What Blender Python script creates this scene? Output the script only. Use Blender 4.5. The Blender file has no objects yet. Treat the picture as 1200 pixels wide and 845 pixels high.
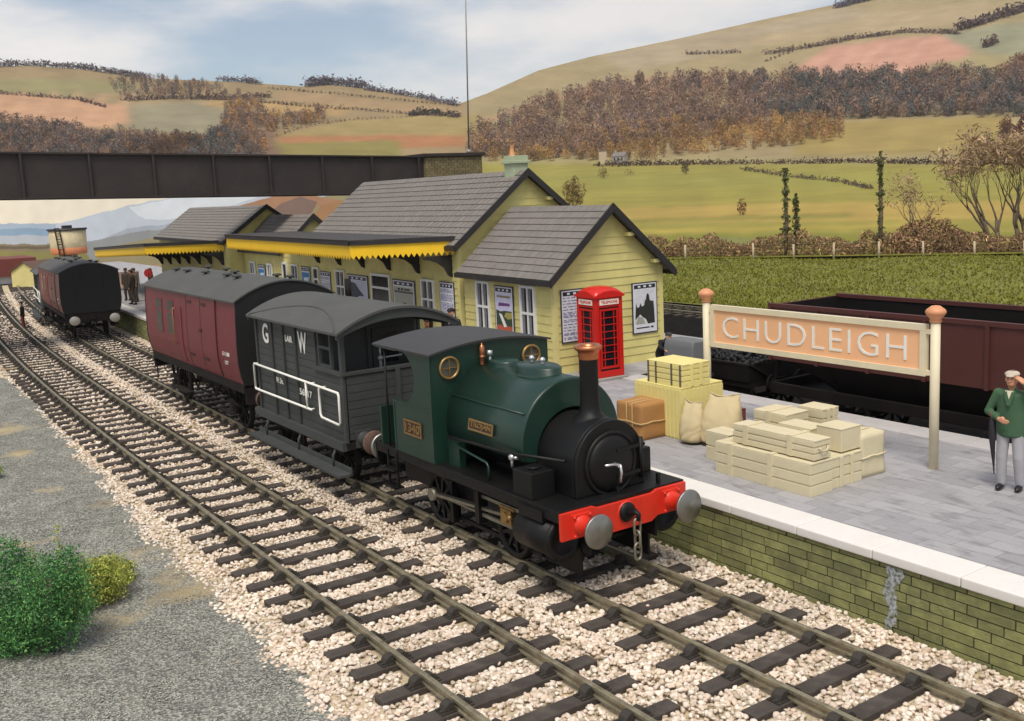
import bpy, bmesh, math, random
import numpy as np
from mathutils import Vector, Matrix
R = math.radians
rnd = random.Random(7)
nrng = np.random.default_rng(11)
S = bpy.context.scene
COL = S.collection

# ------------------------------------------------------------------ helpers
def lin(h):
    h = h.lstrip('#'); o = []
    for i in (0, 2, 4):
        c = int(h[i:i+2], 16) / 255
        o.append(c / 12.92 if c <= .04045 else ((c + .055) / 1.055) ** 2.4)
    return tuple(o)

MATS = {}
def M(name, col, rough=.5, metal=0., var=.12, vs=2.5, bump=0., bs=30., island=0., spec=.5, dirt=None, dirt_amt=.0, dirt_s=1.5, coat=0.):
    """painted / mineral surface: base colour broken up by noise, optional per-piece tint, dirt patches and bump"""
    if name in MATS: return MATS[name]
    m = bpy.data.materials.new(name); m.use_nodes = True
    nt = m.node_tree; N = nt.nodes; L = nt.links
    b = N['Principled BSDF']
    if isinstance(col, str): col = lin(col)
    tc = N.new('ShaderNodeTexCoord')
    n1 = N.new('ShaderNodeTexNoise'); n1.inputs['Scale'].default_value = vs; n1.inputs['Detail'].default_value = 6
    n1.inputs['Roughness'].default_value = .65
    L.new(tc.outputs['Object'], n1.inputs['Vector'])
    mr = N.new('ShaderNodeMapRange'); mr.inputs['From Min'].default_value = .3; mr.inputs['From Max'].default_value = .7
    mr.inputs['To Min'].default_value = 1 - var; mr.inputs['To Max'].default_value = 1 + var
    L.new(n1.outputs['Fac'], mr.inputs['Value'])
    val = mr.outputs['Result']
    if island:
        g = N.new('ShaderNodeNewGeometry')
        m2 = N.new('ShaderNodeMapRange'); m2.inputs['To Min'].default_value = 1 - island; m2.inputs['To Max'].default_value = 1 + island
        L.new(g.outputs['Random Per Island'], m2.inputs['Value'])
        mm = N.new('ShaderNodeMath'); mm.operation = 'MULTIPLY'
        L.new(val, mm.inputs[0]); L.new(m2.outputs['Result'], mm.inputs[1]); val = mm.outputs[0]
    vm = N.new('ShaderNodeVectorMath'); vm.operation = 'SCALE'
    vm.inputs[0].default_value = col[:3]; L.new(val, vm.inputs['Scale'])
    out = vm.outputs['Vector']
    if dirt is not None:
        n3 = N.new('ShaderNodeTexNoise'); n3.inputs['Scale'].default_value = dirt_s; n3.inputs['Detail'].default_value = 8
        n3.inputs['Roughness'].default_value = .7
        L.new(tc.outputs['Object'], n3.inputs['Vector'])
        r3 = N.new('ShaderNodeMapRange'); r3.inputs['From Min'].default_value = .45; r3.inputs['From Max'].default_value = .7
        r3.inputs['To Max'].default_value = dirt_amt
        L.new(n3.outputs['Fac'], r3.inputs['Value'])
        mx = N.new('ShaderNodeMix'); mx.data_type = 'RGBA'
        L.new(r3.outputs['Result'], mx.inputs['Factor']); L.new(out, mx.inputs['A'])
        dc = lin(dirt) if isinstance(dirt, str) else dirt
        mx.inputs['B'].default_value = (*dc, 1); out = mx.outputs['Result']
    L.new(out, b.inputs['Base Color'])
    b.inputs['Roughness'].default_value = rough; b.inputs['Metallic'].default_value = metal
    b.inputs['Specular IOR Level'].default_value = spec
    b.inputs['Coat Weight'].default_value = coat
    nr = N.new('ShaderNodeMapRange'); nr.inputs['To Min'].default_value = max(.02, rough - .1); nr.inputs['To Max'].default_value = min(1, rough + .12)
    L.new(n1.outputs['Fac'], nr.inputs['Value']); L.new(nr.outputs['Result'], b.inputs['Roughness'])
    if bump:
        n2 = N.new('ShaderNodeTexNoise'); n2.inputs['Scale'].default_value = bs; n2.inputs['Detail'].default_value = 5
        L.new(tc.outputs['Object'], n2.inputs['Vector'])
        bp = N.new('ShaderNodeBump'); bp.inputs['Strength'].default_value = bump; bp.inputs['Distance'].default_value = .02
        L.new(n2.outputs['Fac'], bp.inputs['Height']); L.new(bp.outputs['Normal'], b.inputs['Normal'])
    MATS[name] = m
    return m

def attr_mat(name, rough=.9, var=.12, vs=.4, bump=0., bs=2., island=0., detail=None):
    """colour read from the mesh's own 'Col' attribute, broken up by noise"""
    if name in MATS: return MATS[name]
    m = bpy.data.materials.new(name); m.use_nodes = True
    nt = m.node_tree; N = nt.nodes; L = nt.links; b = N['Principled BSDF']
    a = N.new('ShaderNodeAttribute'); a.attribute_name = 'Col'
    tc = N.new('ShaderNodeTexCoord')
    n1 = N.new('ShaderNodeTexNoise'); n1.inputs['Scale'].default_value = vs; n1.inputs['Detail'].default_value = 9; n1.inputs['Roughness'].default_value = .7
    L.new(tc.outputs['Object'], n1.inputs['Vector'])
    mr = N.new('ShaderNodeMapRange'); mr.inputs['From Min'].default_value = .3; mr.inputs['From Max'].default_value = .7
    mr.inputs['To Min'].default_value = 1 - var; mr.inputs['To Max'].default_value = 1 + var
    L.new(n1.outputs['Fac'], mr.inputs['Value']); val = mr.outputs['Result']
    if island:
        g = N.new('ShaderNodeNewGeometry')
        m2 = N.new('ShaderNodeMapRange'); m2.inputs['To Min'].default_value = 1 - island; m2.inputs['To Max'].default_value = 1 + island
        L.new(g.outputs['Random Per Island'], m2.inputs['Value'])
        mm = N.new('ShaderNodeMath'); mm.operation = 'MULTIPLY'
        L.new(val, mm.inputs[0]); L.new(m2.outputs['Result'], mm.inputs[1]); val = mm.outputs[0]
    vm = N.new('ShaderNodeVectorMath'); vm.operation = 'SCALE'
    L.new(a.outputs['Color'], vm.inputs[0]); L.new(val, vm.inputs['Scale'])
    L.new(vm.outputs['Vector'], b.inputs['Base Color'])
    b.inputs['Roughness'].default_value = rough; b.inputs['Specular IOR Level'].default_value = .15
    if bump:
        n2 = N.new('ShaderNodeTexNoise'); n2.inputs['Scale'].default_value = bs; n2.inputs['Detail'].default_value = 5
        L.new(tc.outputs['Object'], n2.inputs['Vector'])
        bp = N.new('ShaderNodeBump'); bp.inputs['Strength'].default_value = bump; bp.inputs['Distance'].default_value = .3
        L.new(n2.outputs['Fac'], bp.inputs['Height']); L.new(bp.outputs['Normal'], b.inputs['Normal'])
    MATS[name] = m
    return m

WM = {}
def tag(o, label=None, cat=None, group=None, kind=None):
    if label: o['label'] = label
    if cat: o['category'] = cat
    if group: o['group'] = group
    if kind: o['kind'] = kind
    return o
def thing(name, label, cat, loc=(0, 0, 0), rz=0., group=None):
    o = bpy.data.objects.new(name, None); COL.objects.link(o)
    o.empty_display_size = .3
    o.location = loc; o.rotation_euler = (0, 0, rz)
    WM[o.name] = Matrix.Translation(loc) @ Matrix.Rotation(rz, 4, 'Z')
    return tag(o, label, cat, group)
def copy_tree(o, parent=None):
    c = o.copy(); COL.objects.link(c)
    if parent is not None: c.parent = parent
    for ch in list(o.children): copy_tree(ch, c)
    return c

class MB:
    def __init__(s): s.v = []; s.f = []; s.sm = []
    def add(s, vs, fs, smooth=False):
        b = len(s.v); s.v += [tuple(p) for p in vs]
        s.f += [tuple(i + b for i in f) for f in fs]; s.sm += [smooth] * len(fs); return s
    def box(s, x0, x1, y0, y1, z0, z1):
        return s.add([(x0,y0,z0),(x1,y0,z0),(x1,y1,z0),(x0,y1,z0),(x0,y0,z1),(x1,y0,z1),(x1,y1,z1),(x0,y1,z1)],
                     [(0,3,2,1),(4,5,6,7),(0,1,5,4),(1,2,6,5),(2,3,7,6),(3,0,4,7)])
    def obox(s, c, size, rot=None):
        rot = rot or Matrix.Identity(3); c = Vector(c); h = Vector(size) / 2
        P = [c + rot @ Vector((sx*h.x, sy*h.y, sz*h.z)) for sz in (-1, 1) for sx, sy in ((-1,-1),(1,-1),(1,1),(-1,1))]
        return s.add(P, [(0,3,2,1),(4,5,6,7),(0,1,5,4),(1,2,6,5),(2,3,7,6),(3,0,4,7)])
    def bar(s, p0, p1, w, h, up=(0, 0, 1)):
        p0 = Vector(p0); p1 = Vector(p1); d = (p1 - p0); l = d.length; d.normalize(); up = Vector(up)
        if abs(d.dot(up)) > .98: up = Vector((1, 0, 0))
        r = d.cross(up).normalized(); u = r.cross(d)
        return s.obox((p0 + p1) / 2, (l, w, h), Matrix((d, r, u)).transposed())
    def cyl(s, p0, p1, r0, r1=None, n=16, cap=True, smooth=True):
        r1 = r0 if r1 is None else r1
        p0 = Vector(p0); p1 = Vector(p1); d = (p1 - p0).normalized()
        a = d.orthogonal().normalized(); b = d.cross(a)
        vs = []
        for p, r in ((p0, r0), (p1, r1)):
            for i in range(n):
                t = 2 * math.pi * i / n; vs.append(p + (a * math.cos(t) + b * math.sin(t)) * r)
        s.add(vs, [(i, (i + 1) % n, n + (i + 1) % n, n + i) for i in range(n)], smooth)
        if cap:
            s.add(vs[:n], [tuple(reversed(range(n)))]); s.add(vs[n:], [tuple(range(n))])
        return s
    def tube(s, pts, r, n=8, closed=False):
        pts = [Vector(p) for p in pts]; m = len(pts); vs = []
        prev = None
        for i, p in enumerate(pts):
            a = pts[(i - 1) % m] if (i or closed) else p; b = pts[(i + 1) % m] if (i < m - 1 or closed) else p
            d = (b - a).normalized()
            u = prev - d * prev.dot(d) if prev is not None else d.orthogonal()
            if u.length < 1e-4: u = d.orthogonal()
            u.normalize(); prev = u; w = d.cross(u)
            rr = r[i] if isinstance(r, (list, tuple)) else r
            vs += [p + (u * math.cos(2*math.pi*k/n) + w * math.sin(2*math.pi*k/n)) * rr for k in range(n)]
        fs = []
        for i in range(m if closed else m - 1):
            j = (i + 1) % m
            fs += [(i*n + k, i*n + (k+1) % n, j*n + (k+1) % n, j*n + k) for k in range(n)]
        if not closed: fs += [tuple(reversed(range(n))), tuple(range((m-1)*n, m*n))]
        return s.add(vs, fs, True)
    def prism(s, poly, fn, d0, d1, smooth=False):
        """poly (a,b) extruded from d0 to d1; fn(a,b,d) -> xyz"""
        n = len(poly); vs = [fn(a, b, d0) for a, b in poly] + [fn(a, b, d1) for a, b in poly]
        s.add(vs, [tuple(range(n)), tuple(reversed(range(n, 2*n)))])
        return s.add(vs, [(i, n + i, n + (i+1) % n, (i+1) % n) for i in range(n)], smooth)
    def lathe(s, prof, o, ax=(0, 0, 1), n=24, smooth=True):
        o = Vector(o); d = Vector(ax).normalized(); a = d.orthogonal().normalized(); b = d.cross(a); vs = []
        for r, h in prof:
            vs += [o + d*h + (a*math.cos(2*math.pi*k/n) + b*math.sin(2*math.pi*k/n))*max(r, 1e-4) for k in range(n)]
        fs = [(i*n+k, i*n+(k+1) % n, (i+1)*n+(k+1) % n, (i+1)*n+k) for i in range(len(prof)-1) for k in range(n)]
        return s.add(vs, fs, smooth)
    def sph(s, c, r, n=12, m=8):
        r = (r, r, r) if not isinstance(r, (tuple, list)) else r; vs = []
        for i in range(m + 1):
            t = math.pi * i / m
            for k in range(n):
                p = 2*math.pi*k/n
                vs.append((c[0]+r[0]*math.sin(t)*math.cos(p), c[1]+r[1]*math.sin(t)*math.sin(p), c[2]+r[2]*math.cos(t)))
        return s.add(vs, [(i*n+k, (i+1)*n+k, (i+1)*n+(k+1) % n, i*n+(k+1) % n) for i in range(m) for k in range(n)], True)
    def strip(s, rows, smooth=True):
        """grid from a list of equal-length rows of points"""
        n = len(rows[0]); vs = [p for r in rows for p in r]
        return s.add(vs, [(i*n+k, i*n+k+1, (i+1)*n+k+1, (i+1)*n+k) for i in range(len(rows)-1) for k in range(n-1)], smooth)
    def mesh(s, name):
        me = bpy.data.meshes.new(name); me.from_pydata(s.v, [], s.f)
        me.polygons.foreach_set('use_smooth', s.sm); me.update()
        return me
    def build(s, name, mat, parent=None, local=False, bevel=0., fix=True):
        me = s.mesh(name)
        if fix:
            bm = bmesh.new(); bm.from_mesh(me)
            bmesh.ops.remove_doubles(bm, verts=bm.verts, dist=1e-5)
            bmesh.ops.recalc_face_normals(bm, faces=bm.faces); bm.to_mesh(me); bm.free()
        me.materials.append(mat)
        o = bpy.data.objects.new(name, me); COL.objects.link(o)
        if parent is not None:
            o.parent = parent
            PW = WM.get(parent.name, Matrix.Identity(4))
            if local: WM[o.name] = PW
            else: o.matrix_parent_inverse = PW.inverted(); WM[o.name] = Matrix.Identity(4)
        else: WM[o.name] = Matrix.Identity(4)
        if bevel:
            b = o.modifiers.new('edge', 'BEVEL'); b.width = bevel; b.segments = 2; b.limit_method = 'ANGLE'; b.angle_limit = R(40)
            me.polygons.foreach_set('use_smooth', [True] * len(me.polygons))
            w = o.modifiers.new('wn', 'WEIGHTED_NORMAL'); w.keep_sharp = True
        return o
def mesh_obj(name, me, mat, parent=None, local=False):
    me.materials.append(mat); o = bpy.data.objects.new(name, me); COL.objects.link(o)
    if parent is not None:
        o.parent = parent; PW = WM.get(parent.name, Matrix.Identity(4))
        if local: WM[o.name] = PW
        else: o.matrix_parent_inverse = PW.inverted(); WM[o.name] = Matrix.Identity(4)
    return o
def np_mesh(name, V, F, smooth=False, col=None):
    """V (n,3), F (m,k) numpy -> mesh, col optional (n,3) point colours"""
    me = bpy.data.meshes.new(name); n, (m, k) = len(V), F.shape
    me.vertices.add(n); me.vertices.foreach_set('co', np.asarray(V, np.float32).ravel())
    me.loops.add(m*k); me.loops.foreach_set('vertex_index', np.asarray(F, np.int32).ravel())
    me.polygons.add(m); me.polygons.foreach_set('loop_start', np.arange(0, m*k, k, dtype=np.int32))
    me.polygons.foreach_set('loop_total', np.full(m, k, np.int32))
    if smooth: me.polygons.foreach_set('use_smooth', np.ones(m, bool))
    me.update(calc_edges=True)
    if col is not None:
        a = me.color_attributes.new('Col', 'FLOAT_COLOR', 'POINT')
        a.data.foreach_set('color', np.hstack([col, np.ones((n, 1))]).astype(np.float32).ravel())
    return me

def text(mb, body, origin, right, up, width=None, height=None, depth=.006, bold=0., anchor='c', spacing=1.):
    """solid letters: centred on origin, scaled to the given width / height"""
    cu = bpy.data.curves.new('t', 'FONT'); cu.body = body; cu.size = 1; cu.extrude = 0; cu.resolution_u = 3; cu.offset = bold
    cu.space_character = spacing
    o = bpy.data.objects.new('t', cu); COL.objects.link(o)
    dg = bpy.context.evaluated_depsgraph_get(); me = bpy.data.meshes.new_from_object(o.evaluated_get(dg))
    P = np.array([v.co[:] for v in me.vertices]); Fs = [tuple(p.vertices) for p in me.polygons]
    bpy.data.objects.remove(o); bpy.data.curves.remove(cu); bpy.data.meshes.remove(me)
    lo = P.min(0); hi = P.max(0); c = (lo + hi) / 2; sz = hi - lo
    sx = width / sz[0] if width else None; sy = height / sz[1] if height else None
    sx = sx or sy; sy = sy or sx
    right = Vector(right).normalized(); up = Vector(up).normalized(); nn = right.cross(up); og = Vector(origin)
    def at(p, d): return og + right*((p[0]-c[0])*sx) + up*((p[1]-c[1])*sy) + nn*d
    n = len(P)
    mb.add([at(p, depth) for p in P], Fs)
    ed = {}
    for f in Fs:
        for i in range(len(f)):
            e = (f[i], f[(i+1) % len(f)])
            if (e[1], e[0]) in ed: del ed[(e[1], e[0])]
            else: ed[e] = 1
    mb.add([at(p, 0) for p in P] + [at(p, depth) for p in P], [(a, b, b+n, a+n) for a, b in ed])
    return mb

# ------------------------------------------------------------------ camera
FW = Vector((-0.82021487, 0.55406556, -0.14233381)); RT = Vector((0.56449712, 0.82423703, -0.04445588)); UP = Vector((-0.09268532, 0.1168104, 0.98881988))
CAM = Vector((10.6715633, -8.64659221, 5.83992911)); FPX = 1182.511
cd = bpy.data.cameras.new('camera'); co = bpy.data.objects.new('camera', cd); COL.objects.link(co)
mw = Matrix((RT, UP, -FW)).transposed().to_4x4(); mw.translation = CAM; co.matrix_world = mw
cd.sensor_width = 36; cd.lens = FPX / 1200 * 36; cd.shift_x = -1.9128/1200; cd.shift_y = -28.8/1200
cd.clip_end = 8000; cd.clip_start = .1; S.camera = co

# ------------------------------------------------------------------ light and sky
AZ, EL = Vector((.55, -.55)), R(61)
a = AZ.normalized()
sd = Vector((a.x*math.cos(EL), a.y*math.cos(EL), math.sin(EL)))
sl = bpy.data.lights.new('sun', 'SUN'); sl.energy = SUN_E = 2.9; sl.angle = R(24); sl.color = (1, .93, .82)
so = bpy.data.objects.new('sun', sl); COL.objects.link(so)
so.rotation_euler = (-sd).to_track_quat('-Z', 'Y').to_euler(); so.location = (0, 0, 40)
W = bpy.data.worlds.new('World'); S.world = W; W.use_nodes = True
nt = W.node_tree; N = nt.nodes; L = nt.links; bg = N['Background']
sk = N.new('ShaderNodeTexSky'); sk.sky_type = 'NISHITA'; sk.sun_disc = False
sk.sun_elevation = EL; sk.sun_rotation = math.atan2(a.x, a.y); sk.air_density = 1.; sk.dust_density = 1.2; sk.ozone_density = 1.
tc = N.new('ShaderNodeTexCoord'); mp = N.new('ShaderNodeMapping'); mp.inputs['Scale'].default_value = (1.4, 1.4, 5.)
mp.inputs['Location'].default_value = (.35, .1, .25)
L.new(tc.outputs['Generated'], mp.inputs['Vector'])
nz = N.new('ShaderNodeTexNoise'); nz.inputs['Scale'].default_value = 2.1; nz.inputs['Detail'].default_value = 9; nz.inputs['Roughness'].default_value = .55
L.new(mp.outputs['Vector'], nz.inputs['Vector'])
cr = N.new('ShaderNodeMapRange'); cr.interpolation_type = 'SMOOTHSTEP'; cr.inputs['From Min'].default_value = .39; cr.inputs['From Max'].default_value = .68
L.new(nz.outputs['Fac'], cr.inputs['Value'])
mx = N.new('ShaderNodeMix'); mx.data_type = 'RGBA'; mx.inputs['B'].default_value = (8.2, 7.9, 7.6, 1)
L.new(cr.outputs['Result'], mx.inputs['Factor']); L.new(sk.outputs['Color'], mx.inputs['A'])
L.new(mx.outputs['Result'], bg.inputs['Color']); bg.inputs['Strength'].default_value = .115
S.view_settings.view_transform = 'Standard'; S.view_settings.look = 'None'; S.view_settings.gamma = 1; S.view_settings.exposure = .22
S.view_settings.use_curve_mapping = False
S.cycles.use_denoising = True

# ------------------------------------------------------------------ shared layout
G = 1.435; P = .856                        # gauge, platform height (rail top = 0)
def curve(x): return .00085 * (x + 11)**2 if x < -11 else 0.     # the line bends away in the distance
def cslope(x): return .0017 * (x + 11) if x < -11 else 0.
T1, T2, T3 = -3.146 + G/2, .7175, 10.62    # track centre lines

steel = M('bullhead_rail_steel', '#9a927a', .42, .5, .2, 9, .15, 60, dirt='#5b4a35', dirt_amt=.7, dirt_s=6)
sleeper_m = M('creosoted_sleeper', '#433b35', .85, 0, .3, 5, .5, 40, dirt='#625a53', dirt_amt=.55, dirt_s=3)
chair_m = M('cast_iron_chair', '#3b3630', .75, .2, .3, 12, .3, 60)
# ------------------------------------------------------------------ setting: ground sheets
def sheet(name, x0, x1, y0, y1, z, mat, nx=2, ny=2, f=None):
    X = np.linspace(x0, x1, nx); Y = np.linspace(y0, y1, ny); g = np.array([[x, y, z + (f(x, y) if f else 0)] for y in Y for x in X])
    F = np.array([[j*nx+i, j*nx+i+1, (j+1)*nx+i+1, (j+1)*nx+i] for j in range(ny-1) for i in range(nx-1)])
    o = mesh_obj(name, np_mesh(name, g, F, True), mat); return tag(o, kind='structure')

ground_m = M('brown_earth', '#6f6552', .95, 0, .25, .6, .4, 8)
sheet('ground', -3000, 1500, -1500, 3000, -.42, ground_m)
# fine grey yard gravel: speckled grains, tan worn patches
def gravel_mat():
    m = bpy.data.materials.new('yard_gravel'); m.use_nodes = True; nt = m.node_tree; N = nt.nodes; L = nt.links; b = N['Principled BSDF']
    tc = N.new('ShaderNodeTexCoord')
    v = N.new('ShaderNodeTexVoronoi'); v.inputs['Scale'].default_value = 34
    L.new(tc.outputs['Object'], v.inputs['Vector'])
    r = N.new('ShaderNodeValToRGB'); e = r.color_ramp.elements
    e[0].position = 0; e[0].color = (*lin('#5b5b56'), 1); e[1].position = 1; e[1].color = (*lin('#b3b0a2'), 1)
    e2 = r.color_ramp.elements.new(.55); e2.color = (*lin('#83837a'), 1)
    sp = N.new('ShaderNodeSeparateColor'); L.new(v.outputs['Color'], sp.inputs[0]); L.new(sp.outputs[0], r.inputs['Fac'])
    n = N.new('ShaderNodeTexNoise'); n.inputs['Scale'].default_value = .55; n.inputs['Detail'].default_value = 7; L.new(tc.outputs['Object'], n.inputs['Vector'])
    mr = N.new('ShaderNodeMapRange'); mr.inputs['From Min'].default_value = .61; mr.inputs['From Max'].default_value = .70; L.new(n.outputs['Fac'], mr.inputs['Value'])
    mx = N.new('ShaderNodeMix'); mx.data_type = 'RGBA'; L.new(mr.outputs['Result'], mx.inputs['Factor']); L.new(r.outputs['Color'], mx.inputs['A']); mx.inputs['B'].default_value = (*lin('#b09f7c'), 1)
    n2 = N.new('ShaderNodeTexNoise'); n2.inputs['Scale'].default_value = 1.8; n2.inputs['Detail'].default_value = 5; L.new(tc.outputs['Object'], n2.inputs['Vector'])
    mr2 = N.new('ShaderNodeMapRange'); mr2.inputs['From Min'].default_value = .3; mr2.inputs['From Max'].default_value = .7; mr2.inputs['To Min'].default_value = .75; mr2.inputs['To Max'].default_value = 1.12
    L.new(n2.outputs['Fac'], mr2.inputs['Value'])
    vm = N.new('ShaderNodeVectorMath'); vm.operation = 'SCALE'; L.new(mx.outputs['Result'], vm.inputs[0]); L.new(mr2.outputs['Result'], vm.inputs['Scale'])
    L.new(vm.outputs['Vector'], b.inputs['Base Color']); b.inputs['Roughness'].default_value = .9
    bp = N.new('ShaderNodeBump'); bp.inputs['Strength'].default_value = .9; bp.inputs['Distance'].default_value = .03
    L.new(v.outputs['Distance'], bp.inputs['Height']); L.new(bp.outputs['Normal'], b.inputs['Normal'])
    return m
GRM = gravel_mat()
from mathutils import noise as mno
sheet('gravel_yard', -120, 14, -60, -3.6, -.25, GRM, 200, 90, lambda x, y: .05*mno.noise((x*.7, y*.7, 0)) + .03*mno.noise((x*2, y*2, 4)))
def tinted(name, cols, rough=.85, bump=.25):
    m = bpy.data.materials.new(name); m.use_nodes = True; nt = m.node_tree; N = nt.nodes; L = nt.links; b = N['Principled BSDF']
    g = N.new('ShaderNodeNewGeometry'); r = N.new('ShaderNodeValToRGB'); r.color_ramp.interpolation = 'CONSTANT'; e = r.color_ramp.elements
    while len(e) < len(cols): e.new(.5)
    for i, c in enumerate(cols): e[i].position = i/len(cols); e[i].color = (*lin(c), 1)
    L.new(g.outputs['Random Per Island'], r.inputs['Fac'])
    tc = N.new('ShaderNodeTexCoord'); n = N.new('ShaderNodeTexNoise'); n.inputs['Scale'].default_value = 28; n.inputs['Detail'].default_value = 5; L.new(tc.outputs['Object'], n.inputs['Vector'])
    n3 = N.new('ShaderNodeTexNoise'); n3.inputs['Scale'].default_value = .7; n3.inputs['Detail'].default_value = 5; L.new(tc.outputs['Object'], n3.inputs['Vector'])
    mr = N.new('ShaderNodeMapRange'); mr.inputs['To Min'].default_value = .72; mr.inputs['To Max'].default_value = 1.22; L.new(n.outputs['Fac'], mr.inputs['Value'])
    m3 = N.new('ShaderNodeMapRange'); m3.inputs['From Min'].default_value = .3; m3.inputs['From Max'].default_value = .7; m3.inputs['To Min'].default_value = .86; m3.inputs['To Max'].default_value = 1.08; L.new(n3.outputs['Fac'], m3.inputs['Value'])
    mm = N.new('ShaderNodeMath'); mm.operation = 'MULTIPLY'; L.new(mr.outputs['Result'], mm.inputs[0]); L.new(m3.outputs['Result'], mm.inputs[1])
    vm = N.new('ShaderNodeVectorMath'); vm.operation = 'SCALE'; L.new(r.outputs['Color'], vm.inputs[0]); L.new(mm.outputs[0], vm.inputs['Scale']); L.new(vm.outputs['Vector'], b.inputs['Base Color'])
    b.inputs['Roughness'].default_value = rough
    bp = N.new('ShaderNodeBump'); bp.inputs['Strength'].default_value = bump; bp.inputs['Distance'].default_value = .02; L.new(n.outputs['Fac'], bp.inputs['Height']); L.new(bp.outputs['Normal'], b.inputs['Normal'])
    return m
stone_m = tinted('ballast_stone', ['#dccdb9', '#e8dccb', '#d3c0aa', '#e2d3c3', '#c6b39c', '#eadfce', '#d8c6b6', '#b7a78f', '#dfc9b3'])
bed_m = M('ballast_bed', '#b9a98c', .95, 0, .3, 12, .9, 25)
cinder_m = M('black_cinder', '#151312', 1., 0, .5, 5, .9, 14, spec=.05, dirt='#2c2724', dirt_amt=.6, dirt_s=3)
def bedf(x, y): return 0.
# ballast bed strips (below the stones)
def curved_sheet(name, x0, x1, yA, yB, z, mat, nx=90):
    X = np.linspace(x0, x1, nx); V = []; F = []
    for x in X:
        V += [(x, yA(x), z - .06 if name == 'ballast_bed' else z), (x, yA(x) + .35, z), (x, yB(x), z)]
    for i in range(nx-1):
        for k in (0, 1): F.append([i*3+k, (i+1)*3+k, (i+1)*3+k+1, i*3+k+1])
    return tag(mesh_obj(name, np_mesh(name, np.array(V), np.array(F)), mat), kind='structure')
def edgeL(x):
    e = -4.25 + (.045*(-9-x) if x < -9 else 0)*.9
    e = min(e, -3.55) + curve(x)*.0
    if x < -31: e -= (min(-31 - x, 1.5)) * 3
    return e + .06*math.sin(x*1.7) + .05*math.sin(x*4.1)
curved_sheet('ballast_bed', 8, -110, edgeL, lambda x: 2.5 + curve(x), -.215, bed_m, 160)
sheet('cinder_yard', -90, 60, 8.0, 30.5, -.2, cinder_m)

# ------------------------------------------------------------------ ballast stones and gravel grains (one countless mass each)
def ico(sub):
    bm = bmesh.new(); bmesh.ops.create_icosphere(bm, subdivisions=sub, radius=1)
    v = np.array([p.co[:] for p in bm.verts]); f = np.array([[q.index for q in p.verts] for p in bm.faces]); bm.free(); return v, f
def stones(name, pts, rad, sub, mat, rough=.35, flat=.72, parent=None):
    bv, bf = ico(sub); n = len(pts); k = len(bv)
    # a small library of rough shapes
    lib = []
    for _ in range(14):
        d = nrng.normal(size=(6, 3)); d /= np.linalg.norm(d, axis=1)[:, None]
        s = 1 + rough*np.clip((bv @ d.T)*nrng.uniform(-.6, .6, 6), -1, 1).sum(1)*.8
        cut = np.ones(k)
        for dd in d[:6]:
            pr_ = bv @ dd; cut = np.minimum(cut, np.where(pr_ > .5, .5/np.maximum(pr_, .01), 1))
        lib.append(bv * (s*cut)[:, None])
    lib = np.array(lib)[nrng.integers(0, 14, n)]
    q = nrng.normal(size=(n, 4)); q /= np.linalg.norm(q, axis=1)[:, None]; w, x, y, z = q.T
    Rm = np.stack([1-2*(y*y+z*z), 2*(x*y-z*w), 2*(x*z+y*w), 2*(x*y+z*w), 1-2*(x*x+z*z), 2*(y*z-x*w), 2*(x*z-y*w), 2*(y*z+x*w), 1-2*(x*x+y*y)], 1).reshape(n, 3, 3)
    V = np.einsum('nij,nkj->nki', Rm, lib * nrng.uniform(.75, 1.25, (n, 1, 3)))
    V[:, :, 2] *= flat
    V = V*rad[:, None, None] + pts[:, None, :]
    F = (bf[None] + (np.arange(n)*k)[:, None, None]).reshape(-1, 3)
    o = mesh_obj(name, np_mesh(name, V.reshape(-1, 3), F, False), mat, parent)
    return tag(o, kind='stuff')
def rails_y(x): c = curve(x); return [T1-G/2+c, T1+G/2+c, T2-G/2+c, T2+G/2+c]
SP = .752
def sl_x(track, i): return (4.72 - SP*i) if track == 2 else (4.72 - SP*i)
def ballast_pts(x0, x1, dens):
    n = int((x1-x0)*7.1*dens); x = nrng.uniform(x0, x1, n); y = nrng.uniform(-4.6, 2.5, n)
    c = np.where(x < -11, .00085*(x+11)**2, 0); eL = np.array([edgeL(t) for t in x])
    y = y + np.where(x < -11, c*(y+4.6)/7.1, 0)
    keep = (y > eL - .12*nrng.random(n)**2*3) & (y < 2.46 + c)
    for tc_, ph in ((T1, 4.72), (T2, 4.72)):
        d = np.abs((x - ph + SP/2) % SP - SP/2)                 # distance to nearest sleeper centre line
        on = (d < .155) & (np.abs(y - c - tc_) < 1.36)
        keep &= ~(on & (nrng.random(n) < .985))
        for s in (-1, 1): keep &= ~(np.abs(y - c - tc_ - s*G/2) < .085)
    x, y, c, eL = x[keep], y[keep], c[keep], eL[keep]
    h = np.full(len(x), -.185) + nrng.normal(0, .014, len(x))
    mid = (y-c > T1+1.4) & (y-c < T2-1.4); h[mid] += .045
    sh = y < eL + .45; h[sh] -= .08*(eL[sh] + .45 - y[sh])/.45
    return np.stack([x, y, h], 1)
pn = ballast_pts(-5, 5, 420); pf = ballast_pts(-16, -5, 330); pr = ballast_pts(-46, -16, 150)
stones('ballast', pn, nrng.uniform(.030, .056, len(pn)), 2, stone_m)
bl2 = stones('ballast', np.vstack([pf, pr]), np.concatenate([nrng.uniform(.034, .058, len(pf)), nrng.uniform(.045, .075, len(pr))]), 1, stone_m)
far_p = ballast_pts(-75, -46, 45); stones('ballast', far_p, nrng.uniform(.07, .12, len(far_p)), 1, stone_m)
grain_m = M('gravel_grain', '#99988e', .9, 0, .12, 3, island=.36)
n = 52000; gx = nrng.uniform(-13, 1.5, n); gy = -3.9 - nrng.random(n)**1.0*6.2
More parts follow.
